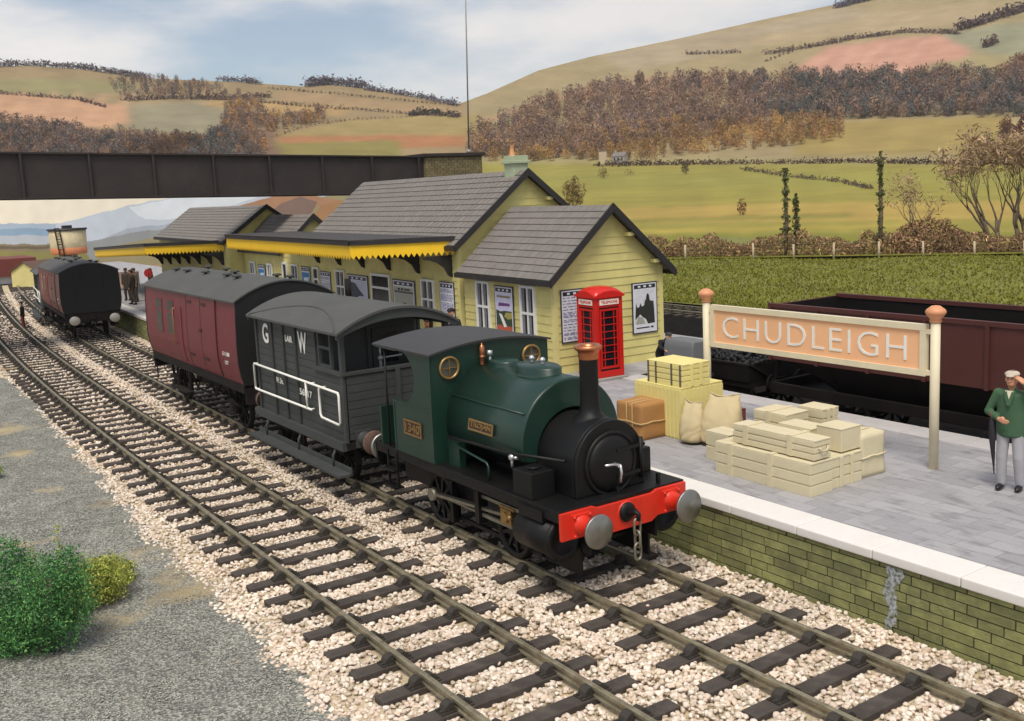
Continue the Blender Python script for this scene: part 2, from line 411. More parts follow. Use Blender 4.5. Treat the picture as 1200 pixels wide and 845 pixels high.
kp = np.array([gy[i] < edgeL(gx[i]) - .02 for i in range(n)]) 
gx, gy = gx[kp], gy[kp]; gz = np.array([-.25 + .05*mno.noise((a_*.7, b_*.7, 0)) + .03*mno.noise((a_*2, b_*2, 4)) for a_, b_ in zip(gx, gy)])
# thinner on the worn tan patches
clump = np.array([mno.noise((a_*.8, b_*.8, 9)) for a_, b_ in zip(gx, gy)]); kp = nrng.random(len(gx)) < np.clip(.75 + 1.6*clump, .08, 1)
gp = np.stack([gx, gy, gz], 1)[kp]
stones('gravel', gp, nrng.uniform(.010, .026, len(gp)), 1, grain_m, flat=.5)

# ------------------------------------------------------------------ tracks
RAILP = [(-.036,-.005),(-.036,-.045),(-.012,-.056),(-.012,-.105),(-.034,-.115),(-.034,-.14),(.034,-.14),(.034,-.115),(.012,-.105),(.012,-.056),(.036,-.045),(.036,-.005),(.028,0),(-.028,0)]
def rail_mesh(cy, xs, cf):
    b = MB(); rows = []
    for x in xs:
        rows.append([(x, cy + cf(x) + p[0], p[1]) for p in RAILP] + [(x, cy + cf(x) + RAILP[0][0], RAILP[0][1])])
    b.strip(rows, False); b.add(rows[0][:-1], [tuple(range(len(RAILP)))]); b.add(rows[-1][:-1], [tuple(range(len(RAILP)))]); return b
def chair_bm(s):
    b = MB(); y = s*G/2
    b.box(-.09, .09, y-.22, y+.22, -.132, -.112)
    for k in (-1, 1):
        b.prism([(k*.04, -.112), (k*.18, -.112), (k*.155, -.05), (k*.10, -.012), (k*.045, -.018)], lambda a, z, d: (d, y+a, z), -.068, .068)
        b.cyl((.04, y+k*.20, -.115), (.04, y+k*.20, -.085), .016, n=6); b.cyl((-.04, y+k*.20, -.115), (-.04, y+k*.20, -.085), .016, n=6)
    return b
SLM = [None]
def sleeper_proto():
    b = MB(); b.box(-.118, .118, -1.33, 1.33, -.27, -.132); o = b.build('sleeper', sleeper_m, None, bevel=.012)
    for s in (-1, 1):
        c = chair_bm(s).build('rail_chair', chair_m, o, local=True)
    return o
def track(label, cy, x_end, phase, count, cf, group='railway tracks'):
    t = thing('railway_track', label, 'railway track', (0, cy, -.2), 0, group)
    xs = [6 - .5*i for i in range(int((6 - x_end)*2) + 1)]
    for s in (-1, 1): rail_mesh(cy + s*G/2, xs, cf).build('rail', steel, t)
    for i in range(count):
        x = phase - SP*i
        o = sproto if not SLM[0] else copy_tree(sproto); SLM[0] = 1
        o.parent = t; o.location = (x + rnd.uniform(-.02, .02), cf(x) + rnd.uniform(-.02, .02), .2 + rnd.uniform(-.004, .004))
        o.rotation_euler = (0, 0, math.atan((cf(x+.1) - cf(x-.1))/.2) + R(rnd.uniform(-.8, .8)))
    rest = MB(); x = phase - SP*count
    while x > x_end:
        rest.box(x-.12, x+.12, cy+cf(x)-1.33, cy+cf(x)+1.33, -.27, -.132); x -= SP
    if rest.v: tag(rest.build('sleeper', sleeper_m, t), kind='stuff')
    return t
sproto = sleeper_proto()
track('empty near railway track with pale ballast, nearest the grey gravel yard', T1, -100, 4.72, 100, curve)
track('railway track beside the platform carrying the green locomotive', T2, -100, 4.72, 100, curve)
track('dark bay track behind the platform under the hopper wagon', T3, -9.0, 5.9, 19, lambda x: 0.)
bz = track('distant bare track on dark ground at the foot of the grass field', 24.6, -60, 6, 80, lambda x: 0.)

# ------------------------------------------------------------------ platform
WALLM = M('mossy_brick', '#848553', .85, 0, .25, 5, .5, 40, island=.26, dirt='#55553f', dirt_amt=.7, dirt_s=1.9)
MORT = M('dark_mortar', '#2f3123', .95, 0, .2, 8)
COPM = M('white_coping', '#dedad4', .7, 0, .06, 2, .12, 30, dirt='#b9b0a0', dirt_amt=.35, dirt_s=2)
def paving_mat():
    m = bpy.data.materials.new('grey_setts'); m.use_nodes = True; nt = m.node_tree; N = nt.nodes; L = nt.links; b = N['Principled BSDF']
    tc = N.new('ShaderNodeTexCoord'); br = N.new('ShaderNodeTexBrick')
    br.inputs['Scale'].default_value = 1; br.inputs['Brick Width'].default_value = .62; br.inputs['Row Height'].default_value = .31
    br.inputs['Mortar Size'].default_value = .008; br.inputs['Mortar Smooth'].default_value = .6; br.inputs['Bias'].default_value = -.1
    br.inputs['Color1'].default_value = (*lin('#a2a0a1'), 1); br.inputs['Color2'].default_value = (*lin('#8f8d8f'), 1); br.inputs['Mortar'].default_value = (*lin('#838183'), 1)
    L.new(tc.outputs['Object'], br.inputs['Vector'])
    mp = N.new('ShaderNodeMapping'); mp.inputs['Scale'].default_value = (1.5, 4.2, 1); L.new(tc.outputs['Object'], mp.inputs['Vector'])
    n = N.new('ShaderNodeTexNoise'); n.inputs['Scale'].default_value = 1.5; n.inputs['Detail'].default_value = 5; L.new(mp.outputs['Vector'], n.inputs['Vector'])
    mr = N.new('ShaderNodeMapRange'); mr.inputs['From Min'].default_value = .54; mr.inputs['From Max'].default_value = .72; mr.inputs['To Max'].default_value = .62; L.new(n.outputs['Fac'], mr.inputs['Value'])
    mx = N.new('ShaderNodeMix'); mx.data_type = 'RGBA'; L.new(mr.outputs['Result'], mx.inputs['Factor']); L.new(br.outputs['Color'], mx.inputs['A']); mx.inputs['B'].default_value = (*lin('#6a686a'), 1)
    n2 = N.new('ShaderNodeTexNoise'); n2.inputs['Scale'].default_value = 22; n2.inputs['Detail'].default_value = 6; L.new(tc.outputs['Object'], n2.inputs['Vector'])
    mr2 = N.new('ShaderNodeMapRange'); mr2.inputs['To Min'].default_value = .86; mr2.inputs['To Max'].default_value = 1.14; L.new(n2.outputs['Fac'], mr2.inputs['Value'])
    vm = N.new('ShaderNodeVectorMath'); vm.operation = 'SCALE'; L.new(mx.outputs['Result'], vm.inputs[0]); L.new(mr2.outputs['Result'], vm.inputs['Scale'])
    L.new(vm.outputs['Vector'], b.inputs['Base Color']); b.inputs['Roughness'].default_value = .75
    ad = N.new('ShaderNodeMath'); ad.operation = 'SUBTRACT'; L.new(n2.outputs['Fac'], ad.inputs[0]); L.new(br.outputs['Fac'], ad.inputs[1])
    bp = N.new('ShaderNodeBump'); bp.inputs['Strength'].default_value = .35; bp.inputs['Distance'].default_value = .012; L.new(ad.outputs[0], bp.inputs['Height']); L.new(bp.outputs['Normal'], b.inputs['Normal'])
    return m
pl = thing('platform', 'long stone platform with white edging above a mossy brick wall', 'platform', (0, 5, 0)); pl['kind'] = 'structure'
# deck
X = [4.9] + [4 - 1.0*i for i in range(0, 100)]
b = MB(); rows = []
def back(x): return 8.2 if x > -9.35 else 13.2 + curve(x)
def seg(xa, xb):
    xs = np.linspace(xa, xb, max(2, int(abs(xb-xa))))
    b.strip([[(x, 3.06 + curve(x), P), (x, back((xa+xb)/2) + curve(x)*0, P)] for x in xs], False)
seg(5.5, -9.35); seg(-9.35, -90)
b.build('paving', paving_mat(), pl, fix=False)
b = MB(); b.box(-9.35, 5.5, 3.0, 8.8, -.3, P-.03); b.box(-55, -9.352, 5.6, 13.15, -.3, P-.03); b.build('platform_core', MORT, pl)
# front coping slabs
for i in range(46):
    x1 = 3.83 - 1.28*(i-1) - .004; x0 = x1 - 1.272; b = MB()
    ca, cb = curve(x0), curve(x1); z0, z1 = P-.125, P+.012 + rnd.uniform(0, .004)
    q = [(x0, 2.47+ca), (x1, 2.47+cb), (x1, 3.07+cb), (x0, 3.07+ca)]
    b.add([(x, y, z0) for x, y in q] + [(x, y, z1) for x, y in q], [(0,3,2,1),(4,5,6,7),(0,1,5,4),(1,2,6,5),(2,3,7,6),(3,0,4,7)])
    b.build('coping_slab', COPM, pl, bevel=.02)
for i in range(12):
    x1 = 5.4 - 1.28*i; b = MB(); b.box(max(x1-1.272, -9.34), x1, 8.2, 8.85, P-.125, P+.012 + rnd.uniform(0, .004)); b.build('coping_slab', M('grey_coping', '#b3afad', .75, 0, .1, 2, .12, 30), pl, bevel=.02)
# brick face
b = MB(); x = 5.2; rows_n = 8; ch = .1325
for r_ in range(rows_n):
    z0 = -.27 + r_*ch + .005; x = 5.3 + (.14 if r_ % 2 else 0)
    while x > -60:
        w = rnd.choice([.64, .62, .60, .31, .34, .46]); xx0 = x - w; c0 = curve(x - w/2)
        pj = 2.515 + rnd.uniform(-.006, .006) + c0
        if xx0 > -30 or r_ % 2 == 0 or True:
            b.box(xx0 + .010, x - .010, pj, pj + .1, z0, z0 + ch - .018)
        x = xx0
b.build('brick_wall', WALLM, pl, fix=False)
b = MB(); b.strip([[(x, 2.528 + curve(x), -.3), (x, 2.528 + curve(x), P - .12)] for x in [5.5 - i for i in range(96)]], False); b.build('mortar', MORT, pl, fix=False)
# lime run down the brick
lm_ = M('lime_stain', '#a9adb0', .8, 0, .3, 9)
_n = lm_.node_tree.nodes; _l = lm_.node_tree.links
_z = _n.new('ShaderNodeTexNoise'); _z.inputs['Scale'].default_value = 16; _z.inputs['Detail'].default_value = 6; _c = _n.new('ShaderNodeTexCoord'); _l.new(_c.outputs['Object'], _z.inputs['Vector'])
_r = _n.new('ShaderNodeMapRange'); _r.inputs['From Min'].default_value = .36; _r.inputs['From Max'].default_value = .56; _r.inputs['To Max'].default_value = .9; _l.new(_z.outputs['Fac'], _r.inputs['Value']); _l.new(_r.outputs['Result'], _n['Principled BSDF'].inputs['Alpha'])
b = MB(); prev = None
for k in range(13):
    z = .70 - k*.078; cx = 2.86 + .035*math.sin(k*.9+.5) - .004*k; w = .12 - .006*k + .03*math.sin(k*2.1)*math.sin(k*.7+1)
    row = [(cx - w, 2.505, z), (cx - w*.3, 2.503, z), (cx + w*.4, 2.503, z), (cx + w, 2.505, z)]
    if prev: b.strip([prev, row])
    prev = row
b.build('lime_streak', lm_, pl, fix=False)
# tail wall behind the bay
b = MB(); b.box(-9.46, -9.36, 8.86, 13.2, -.3, P-.01); b.build('bay_wall', MORT, pl)
# ------------------------------------------------------------------ station building (local frame: X = along the front, -X away; Y = into the building; Z = world height)
ST_B = 0.0539; ST_O = (-11.02, 7.36, P)
st = thing('station_building', 'yellow clapboard railway station with grey slate roofs and a scalloped yellow canopy', 'station', ST_O, -ST_B)
def sb(b, name, mat, parent=None, bevel=0., fix=True):
    b.v = [(x, y, z - P) for x, y, z in b.v]
    return b.build(name, mat, parent or st, local=True, bevel=bevel, fix=fix)
def stw(X, Y, z):                                                   # local -> world
    c, s = math.cos(ST_B), math.sin(ST_B); return Vector((ST_O[0] + X*c + Y*s, ST_O[1] - X*s + Y*c, z))
YEL = M('yellow_clapboard', '#d3c77e', .6, 0, .07, 1.5, .12, 40, dirt='#a09557', dirt_amt=.3, dirt_s=1.3)
YEL2 = M('yellow_trim', '#d6cb86', .55, 0, .06, 2)
WHT = M('white_window_paint', '#e4e3de', .5, 0, .05, 4)
BLK = M('black_bargeboard', '#262322', .55, 0, .2, 4, .1, 30)
SLT = M('grey_slate', '#76706a', .8, 0, .1, 3, .3, 35, island=.06)
CANY = M('canopy_yellow', '#efc016', .5, 0, .05, 2)
GLS = M('dark_window_glass', '#14171c', .2, 0, .3, 2, spec=.35)
CURT = M('grey_curtain', '#77777a', .9, 0, .25, 14)
DARKIN = M('dark_doorway', '#16161a', .5, 0, .3, 3)
def clap(poly, fn, step=.225, z_lo=None, z_hi=None):
    """overlapping boards over a convex wall outline (a,z); fn(a,z,d) places them, d outwards"""
    b = MB(); zs = [p[1] for p in poly]; z = min(zs)
    def span(zz):
        xs = []
        for i in range(len(poly)):
            (a0, z0), (a1, z1) = poly[i], poly[(i+1) % len(poly)]
            if (z0 - zz)*(z1 - zz) <= 0 and abs(z1-z0) > 1e-6: xs.append(a0 + (a1-a0)*(zz-z0)/(z1-z0))
        return (min(xs), max(xs)) if xs else None
    top = max(zs)
    while z < top - .02:
        zt = min(z + step, top - .001); s0 = span(z + 1e-4); s1 = span(zt)
        if s0 and s1:
            v = [fn(s0[0], z, .024), fn(s0[1], z, .024), fn(s1[1], zt, .006), fn(s1[0], zt, .006), fn(s0[0], z, 0), fn(s0[1], z, 0)]
            b.add(v, [(0, 1, 2, 3), (4, 5, 1, 0)])
        z += step
    return b
def tile_roof(e0, e1, r0, r1, rows, tw=.34, th=.028):
    """slate slope: eave e0->e1, ridge r0->r1"""
    b = MB(); e0, e1, r0, r1 = map(Vector, (e0, e1, r0, r1)); nrm = (e1-e0).cross(r0-e0).normalized()
    if nrm.z < 0: nrm = -nrm
    for i in range(rows):
        t0, t1 = i/rows, (i+1.12)/rows
        A0 = e0.lerp(r0, t0); A1 = e1.lerp(r1, t0); B0 = e0.lerp(r0, min(t1, 1)); B1 = e1.lerp(r1, min(t1, 1))
        n = max(2, int((A1-A0).length/tw)); off = .5 if i % 2 else 0
        cuts = [0] + [(k+off)/n for k in range(1 - int(off > 0), n) if 0 < (k+off)/n < 1] + [1]
        for k in range(len(cuts)-1):
            u0, u1 = cuts[k] + .0012, cuts[k+1] - .0012; w = rnd.uniform(0, .004)
            p = [A0.lerp(A1, u0) + nrm*(th+w), A0.lerp(A1, u1) + nrm*(th+w), B0.lerp(B1, u1) + nrm*.004, B0.lerp(B1, u0) + nrm*.004]
            q = [A0.lerp(A1, u0), A0.lerp(A1, u1)]
            b.add(p + q, [(0, 1, 2, 3), (4, 5, 1, 0), (4, 0, 3), (5, 2, 1)])
    # boarding below
    dn = nrm*-.03
    P8 = [e0+dn, e1+dn, r1+dn, r0+dn, e0, e1, r1, r0]
    b.add(P8, [(0,3,2,1),(4,5,6,7),(0,1,5,4),(1,2,6,5),(2,3,7,6),(3,0,4,7)])
    return b
FN = lambda a, z, d: (a, -d, z)                                     # front walls (Y=0)
def gfn(x0): return lambda a, z, d: (x0 + d, a, z)                  # gable facing +X at local X=x0
def block(x0, x1, y0, y1, ez, rz, rows, gable_r=True, rear=True):
    """one gabled range: x0 (far) .. x1 (near), depth y0..y1, eave ez, ridge rz"""
    ym = (y0 + y1)/2
    b = MB(); b.prism([(y0, P-.02), (y1, P-.02), (y1, ez-.03), (ym, rz - .05), (y0, ez-.03)], lambda a, z, d: (d, a, z), x0 + .001, x1)
    w = sb(b, 'wall', YEL)
    c1 = clap([(x0, P), (x1, P), (x1, ez-.08), (x0, ez-.08)], FN) if y0 == 0 else clap([(x0, P), (x1, P), (x1, ez-.08), (x0, ez-.08)], lambda a, z, d: (a, y0-d, z))
    c2 = clap([(y0, P), (y1, P), (y1, ez-.03), (ym, rz-.06), (y0, ez-.03)], gfn(x1))
    c1.add(c2.v, c2.f); sb(c1, 'clapboarding', YEL, w, fix=False)
    # corner boards
    b = MB(); b.box(x1-.10, x1+.036, y0-.036, y0+.10, P, ez-.06); sb(b, 'corner_board', YEL2, w)
    b = MB(); b.box(x1-.06, x1+.034, y1-.10, y1+.034, P, ez-.06); sb(b, 'corner_board', YEL2, w)
    ov, ovx = .28, .27; sl = (rz-ez)/(ym-y0); ze = ez - ov*sl
    f = tile_roof((x0, y0-ov, ze+.06), (x1+ovx, y0-ov, ze+.06), (x0, ym, rz+.06), (x1+ovx, ym, rz+.06), rows)
    r2 = tile_roof((x0, y1+ov, ze+.06), (x1+ovx, y1+ov, ze+.06), (x0, ym, rz+.06), (x1+ovx, ym, rz+.06), rows)
    f.add(r2.v, r2.f); rf = sb(f, 'roof', SLT, fix=False)
    b = MB()
    for s, y_ in ((-1, y0-ov), (1, y1+ov)):                           # bargeboards on the near gable
        q = [(y_, ze-.13), (ym, rz-.12), (ym, rz+.115), (y_, ze+.105)]
        b.prism(q, lambda a, z, d: (d, a, z), x1+ovx-.005 + .002*s, x1+ovx+.055 + .002*s)
    sb(b, 'bargeboard', BLK, rf)
    b = MB(); b.box(x0, x1+ovx+.03, y0-ov-.07, y0-ov+.01, ze-.09, ze+.055); sb(b, 'gutter', BLK, rf)
    b = MB(); b.box(x0, x1+ovx+.03, y1+ov-.01, y1+ov+.07, ze-.09, ze+.055); sb(b, 'gutter', BLK, rf)
    for fr in (.30, .72):
        yy = ym + (y1+ov-ym)*fr; zz = rz - (rz-ze)*fr - .19
        b = MB(); b.box(x1+.03, x1+ovx-.02, yy-.10, yy+.10, zz-.05, zz+.05); sb(b, 'purlin_end', YEL2, rf)
    return w
wing = block(-5.0, 0, 0, 3.70, 3.62, 5.28, 11)
main = block(-18.3, -5.28, 0, 5.0, 4.40, 6.42, 13)
b = MB(); b.box(-22.34, -18.302, 0, 3.6, P-.02, 4.22); lowr = sb(b, 'wall', YEL)
sb(clap([(-22.34, P), (-18.302, P), (-18.302, 4.2), (-22.34, 4.2)], FN), 'clapboarding', YEL, lowr, fix=False)
b = MB(); b.box(-22.38, -18.31, -.1, 3.7, 4.222, 4.30); sb(b, 'flat_roof', M('dark_roofing_felt', '#3d3a39', .8, 0, .2, 3, .3, 20), lowr)
link = block(-28.4, -22.36, .05, 3.0, 3.75, 5.12, 10)
far_ = block(-44., -28.6, -.75, 3.45, 4.1, 5.62, 12)

def window(x0, x1, z0, z1, y=0., split=2, curt=True, blind=False, sill=False):
    b = MB(); fw = .075; Y0, Y1 = y-.085, y-.01
    b.box(x0, x0+fw, Y0, Y1, z0, z1); b.box(x1-fw, x1, Y0, Y1, z0, z1); b.box(x0+fw, x1-fw, Y0, Y1, z1-fw, z1); b.box(x0+fw, x1-fw, Y0, Y1, z0, z0+fw)
    zm = z0 + (z1-z0)*.49
    b.box(x0+fw, x1-fw, Y0+.012, Y1, zm-.035, zm+.035)
    for k in range(1, split):
        xm = x0 + (x1-x0)*k/split; b.box(xm-.026, xm+.026, Y0+.014, Y1, z0+fw, zm-.035); b.box(xm-.026, xm+.026, Y0+.014, Y1, zm+.035, z1-fw)
    w = sb(b, 'window', WHT, bevel=0)
    b = MB(); b.box(x0+fw, x1-fw, Y0+.045, Y0+.05, z0+fw, z1-fw); sb(b, 'pane', GLS, w)
    if curt:
        b = MB()
        for k in range(split):
            a0 = x0 + (x1-x0)*k/split + (.075 if k == 0 else .03); b.box(a0, a0 + (x1-x0)*.17, Y0+.04, Y0+.044, z0+fw, z1-fw)
        sb(b, 'curtain', CURT, w)
    if sill:
        b = MB(); b.box(x0-.12, x1+.22, y-.16, y, z0-.23, z0-.13); sb(b, 'sill', BLK, w)
    return w
window(-4.19, -3.39, 1.70, 3.21); window(-1.65, -.87, 1.67, 3.21, sill=True)
window(-7.98, -7.04, 1.75, 3.07)
window(-15.75, -14.80, 1.75, 3.04)
window(-21.1, -20.2, 1.75, 3.06)
window(-24.6, -23.9, 1.75, 2.95, .02); window(-27.4, -26.6, 1.75, 2.95, .02)
def door(x0, x1, z1, leaf, y=0., fan=True, frame=WHT):
    b = MB(); fw = .09; b.box(x0, x0+fw, y-.09, y-.01, P, z1); b.box(x1-fw, x1, y-.09, y-.01, P, z1); b.box(x0+fw, x1-fw, y-.09, y-.01, z1-fw, z1)
    if fan: b.box(x0+fw, x1-fw, y-.08, y-.01, z1-.55, z1-.47)
    d = sb(b, 'door', frame)
    b = MB(); b.box(x0+fw, x1-fw, y-.05, y-.044, P+.01, z1-fw); sb(b, 'door_leaf', leaf, d); return d
door(-12.17, -10.49, 3.07, GLS); door(-18.3, -17.65, 3.05, DARKIN); door(-22.3, -21.65, 3.1, DARKIN, fan=False)
# chimney
b = MB(); cx, cy = -5.72, 2.5; b.box(cx-.28, cx+.28, cy-.28, cy+.28, 5.9, 6.80)
ch_ = sb(b, 'chimney', M('pale_green_stone', '#a9b394', .8, 0, .1, 5, .2, 30), bevel=.01)
b = MB(); b.box(cx-.35, cx+.35, cy-.35, cy+.35, 6.70, 6.80); b.box(cx-.29, cx+.29, cy-.29, cy+.29, 6.801, 6.95); sb(b, 'chimney_cap', MATS['pale_green_stone'], ch_, bevel=.012)
b = MB(); b.lathe([(.09, 6.94), (.075, 7.08), (.06, 7.27), (.075, 7.29), (.05, 7.29), (.05, 7.08)], (cx-.05, cy-.1, 0)); sb(b, 'chimney_pot', M('orange_terracotta', '#d79a6c', .7, 0, .1, 8), ch_)

# canopies
def canopy(xa, xb, skew, d, zt, wall_z, nteeth_f, y0=0., drop=0.):
    """deep awning: near end leaves the wall at xa, front corner at xa-skew; far end xb"""
    zb = zt - .44; A = Vector((xa, y0-.04, 0)); Bc = Vector((xa-skew, y0-d, 0)); Cc = Vector((xb, y0-d, 0))
    def val(p, q, n, nm):
        u = (q-p); l = u.length; u.normalize(); nn = Vector((u.y, -u.x, 0)); b = MB()
        pts = [(0, zt)]; k = 0
        low = [(l*i/(2*n), zb + (.13 if i % 2 == 0 else 0)) for i in range(2*n+1)]
        poly = low + [(l, zt), (0, zt)]
        # as quads per tooth so the outline stays clean
        for i in range(2*n):
            a0, b0 = low[i]; a1, b1 = low[i+1]
            f = [p + u*a0, p + u*a1]
            v = []
            for dd in (0, .035):
                o = nn*dd
                v += [(f[0].x+o.x, f[0].y+o.y, b0), (f[1].x+o.x, f[1].y+o.y, b1), (f[1].x+o.x, f[1].y+o.y, zt), (f[0].x+o.x, f[0].y+o.y, zt)]
            b.add(v, [(0,1,2,3), (4,5,6,7), (0,1,5,4), (3,2,6,7)])
        return b
    b = val(A, Bc, max(4, int(nteeth_f*.32)), 'e'); b2 = val(Bc, Cc, nteeth_f, 'f'); b.add(b2.v, b2.f)
    dz = lambda m: [setattr(m, 'v', [(x, y, z - drop*max(0, (xa-skew-x)/(xa-skew-xb))) for x, y, z in m.v])]
    dz(b); o = sb(b, 'valance', CANY, fix=False)
    # fascia and roof
    b = MB(); 
    for p, q in ((A, Bc), (Bc, Cc)):
        u = (q-p).normalized(); nn = Vector((u.y, -u.x, 0))*(-1 if Vector((u.y, -u.x, 0)).y > 0 and False else 1)
        b.bar((p.x, p.y, zt+.085), (q.x, q.y, zt+.085), .12, .15)
    dz(b); sb(b, 'fascia', BLK)
    b = MB(); e = .06; top = [(A.x+e, y0+.1), (Bc.x+e, Bc.y-e), (Cc.x, Cc.y-e), (Cc.x, y0+.1)]
    zz = [wall_z, zt+.18, zt+.18, wall_z]
    v = [(x, y, z) for (x, y), z in zip(top, zz)] + [(x, y, z-.05) for (x, y), z in zip(top, zz)]
    b.add(v, [(0,1,2,3), (7,6,5,4), (0,1,5,4), (1,2,6,5), (2,3,7,6), (3,0,4,7)]); dz(b); sb(b, 'canopy_roof', M('dark_roofing_felt', '#3d3a39', .8, 0, .2, 3, .3, 20))
    n = int(abs(xb - xa + skew)/2.35)
    for i in range(n+1):
        x = xa - .35 - i*2.35
        if x < xb: break
        b = MB()
        prof = [(0, zb-.01), (-1.0, zb-.01), (-1.0, zb-.08), (-.8, zb-.12), (-.5, zb-.22), (-.27, zb-.40), (-.13, zb-.66), (0, zb-.72)]
        b.prism(prof, lambda a, z, dd: (x+dd, y0+a, z - drop*max(0, (xa-skew-x)/(xa-skew-xb))), -.055, .055); sb(b, 'canopy_bracket', BLK)
canopy(-5.42, -20.8, 1.55, 2.9, 4.37, 4.50, 62)
canopy(-29.0, -46.5, 1.9, 3.5, 3.86, 4.02, 70, -.75, .6)

# ------------------------------------------------------------------ posters (each a framed print hung on the wall)
PW = M('poster_paper', '#d9d8dc', .5, 0, .05, 6); NAVY = M('navy_ink', '#22264d', .5, 0, .1, 6); INKB = M('black_ink', '#26272a', .5, 0, .15, 6)
PFR = M('dark_poster_frame', '#3c3c42', .5, 0, .1, 6)
def poster(label, x0, x1, z0, z1, y, fac, header, art):
    """fac 'f' on a front wall (local Y=y), 'g' on the gable (local X=y)"""
    if fac == 'f': o = stw((x0+x1)/2, y, (z0+z1)/2); right = Vector((math.cos(ST_B), -math.sin(ST_B), 0))
    else: o = stw(y, (x0+x1)/2, (z0+z1)/2); right = Vector((math.sin(ST_B), math.cos(ST_B), 0))
    t = thing('poster', label, 'poster', o, 0, 'framed posters on the station walls')
    up = Vector((0, 0, 1)); nn = right.cross(up); w, h = abs(x1-x0), z1-z0
    def q(b, a0, a1, b0, b1, d0, d1):
        P_ = [o + right*a + up*c + nn*d for d in (d0, d1) for a, c in ((a0*w, b0*h), (a1*w, b0*h), (a1*w, b1*h), (a0*w, b1*h))]
        b.add(P_, [(0,3,2,1),(4,5,6,7),(0,1,5,4),(1,2,6,5),(2,3,7,6),(3,0,4,7)])
    def poly(b, pts, d):
        b.add([o + right*(a*w) + up*(c*h) + nn*d for a, c in pts], [tuple(range(len(pts)))])
    b = MB(); q(b, -.5, .5, -.5, .5, .028, .05); b.build('frame', PFR, t)
    b = MB(); q(b, -.46, .46, -.475, .475, .05, .056); b.build('sheet', PW, t)
    if header:
        b = MB(); q(b, -.42, .42, .38, .455, .056, .059); b.build('header', header, t)
        b = MB()
        for k in (-.22, 0, .22): q(b, k-.05, k+.05, .40, .436, .059, .061)
        b.build('emblem', PW, t)
    art(t, q, poly); return t
def art_lines(seed, ink):
    def f(t, q, poly):
        r = random.Random(seed); b = MB(); z = .35
        while z > -.44:
            a = -.42
            while a < .40:
                l = r.uniform(.05, .2); q(b, a, min(a+l, .42), z-.017, z, .056, .0585); a += l + r.uniform(.03, .07)
            z -= r.choice([.026, .03, .055])
        b.build('print', ink, t)
    return f
GREYB = M('blue_grey_ink', '#6f74a0', .5, 0, .3, 14)
def blobs(t, poly, lst):
    for nm, c, pts, d in lst:
        b = MB(); poly(b, pts, d); b.build('picture', M('ink_' + c.strip('#'), c, .5, 0, .12, 7), t, fix=False)
def art_castle(t, q, poly):
    blobs(t, poly, [('sky', '#d3d2d6', [(-.4,-.3),(.4,-.3),(.4,.36),(-.4,.36)], .0565),
      ('trees', '#2b2b24', [(-.40,-.22),(-.36,.12),(-.32,.02),(-.24,.02),(-.18,.10),(-.13,.03),(-.04,.05),(0,.14),(.04,.16),(.06,.24),(.1,.28),(.16,.25),(.19,.14),(.26,.12),(.34,.12),(.36,-.05),(.38,-.31),(.1,-.32),(.02,-.22),(-.1,-.18),(-.2,-.12)], .058),
      ('lawn', '#9fa093', [(-.38,-.31),(-.28,-.16),(-.10,-.19),(.0,-.31)], .0595)])
    b = MB(); q(b, -.36, .16, -.40, -.375, .056, .058); q(b, .22, .32, -.405, -.37, .056, .058); b.build('print', INKB, t)
def art_garden(t, q, poly):
    blobs(t, poly, [('top', '#c9c6e0', [(-.42,.02),(.42,.02),(.42,.36),(-.42,.36)], .0565), ('t2', '#6b3a78', [(-.3,.10),(.34,.12),(.30,.17),(-.26,.17)], .058), ('t3', '#8b7a52', [(-.36,.27),(.36,.27),(.36,.31),(-.36,.31)], .058),
      ('hill', '#31402a', [(-.42,-.30),(-.42,.03),(-.2,.0),(.05,.02),(.42,.02),(.42,-.30)], .0575), ('hill2', '#a39a4e', [(0,-.09),(.1,-.01),(.42,0),(.42,-.11),(.2,-.14)], .0585),
      ('river', '#e6e6e0', [(-.28,-.04),(-.12,-.05),(.16,-.30),(-.02,-.30)], .059), ('flowers', '#b8583a', [(-.42,-.45),(-.42,-.28),(-.2,-.26),(0,-.30),(.2,-.27),(.42,-.28),(.42,-.45)], .0595)])
def art_cliff(t, q, poly):
    blobs(t, poly, [('sea', '#b9bcd0', [(-.42,-.45),(.42,-.45),(.42,.36),(-.42,.36)], .0565), ('cliff', '#31384a', [(-.42,-.45),(-.42,.33),(-.1,.30),(.05,.18),(.3,.02),(.02,.0),(-.05,-.12),(.1,-.28),(.2,-.45)], .058), ('foam', '#d8dbe4', [(-.05,-.1),(.1,-.02),(.36,-.22),(.2,-.3)], .059)])
def art_head(t, q, poly):
    blobs(t, poly, [('bg', '#a9aa9c', [(-.42,-.45),(.42,-.45),(.42,.34),(-.42,.34)], .0565), ('bar', '#4a4d57', [(-.42,.22),(.42,.22),(.42,.26),(-.42,.26)], .058), ('dome', '#23231f', [(-.34,-.2),(-.1,-.15),(-.02,.02),(.06,.02),(.1,-.13),(.22,-.19)], .058)])
    b = MB()
    for k in (-.2, -.05, .1, .22): q(b, k-.05, k+.05, .275, .32, .0566, .058)
    b.build('print', INKB, t)
def art_blue(t, q, poly):
    blobs(t, poly, [('bg', '#3b7fc0', [(-.42,-.45),(.42,-.45),(.42,.34),(-.42,.34)], .0565), ('w', '#dfe8ee', [(-.3,-.1),(.1,.05),(.38,.22),(-.2,.2)], .058), ('b', '#1d4d86', [(-.42,-.45),(-.3,-.2),(.2,-.3),(.42,-.45)], .058)])
poster('tall poster with mauve heading and orange flowers between two front windows of the near wing', -3.10, -2.04, 1.62, 3.13, 0, 'f', INKB, art_garden)
poster('grey timetable poster on the gable wall half hidden behind the red telephone box', .18, 1.10, 1.68, 3.14, 0, 'g', INKB, art_lines(3, GREYB))
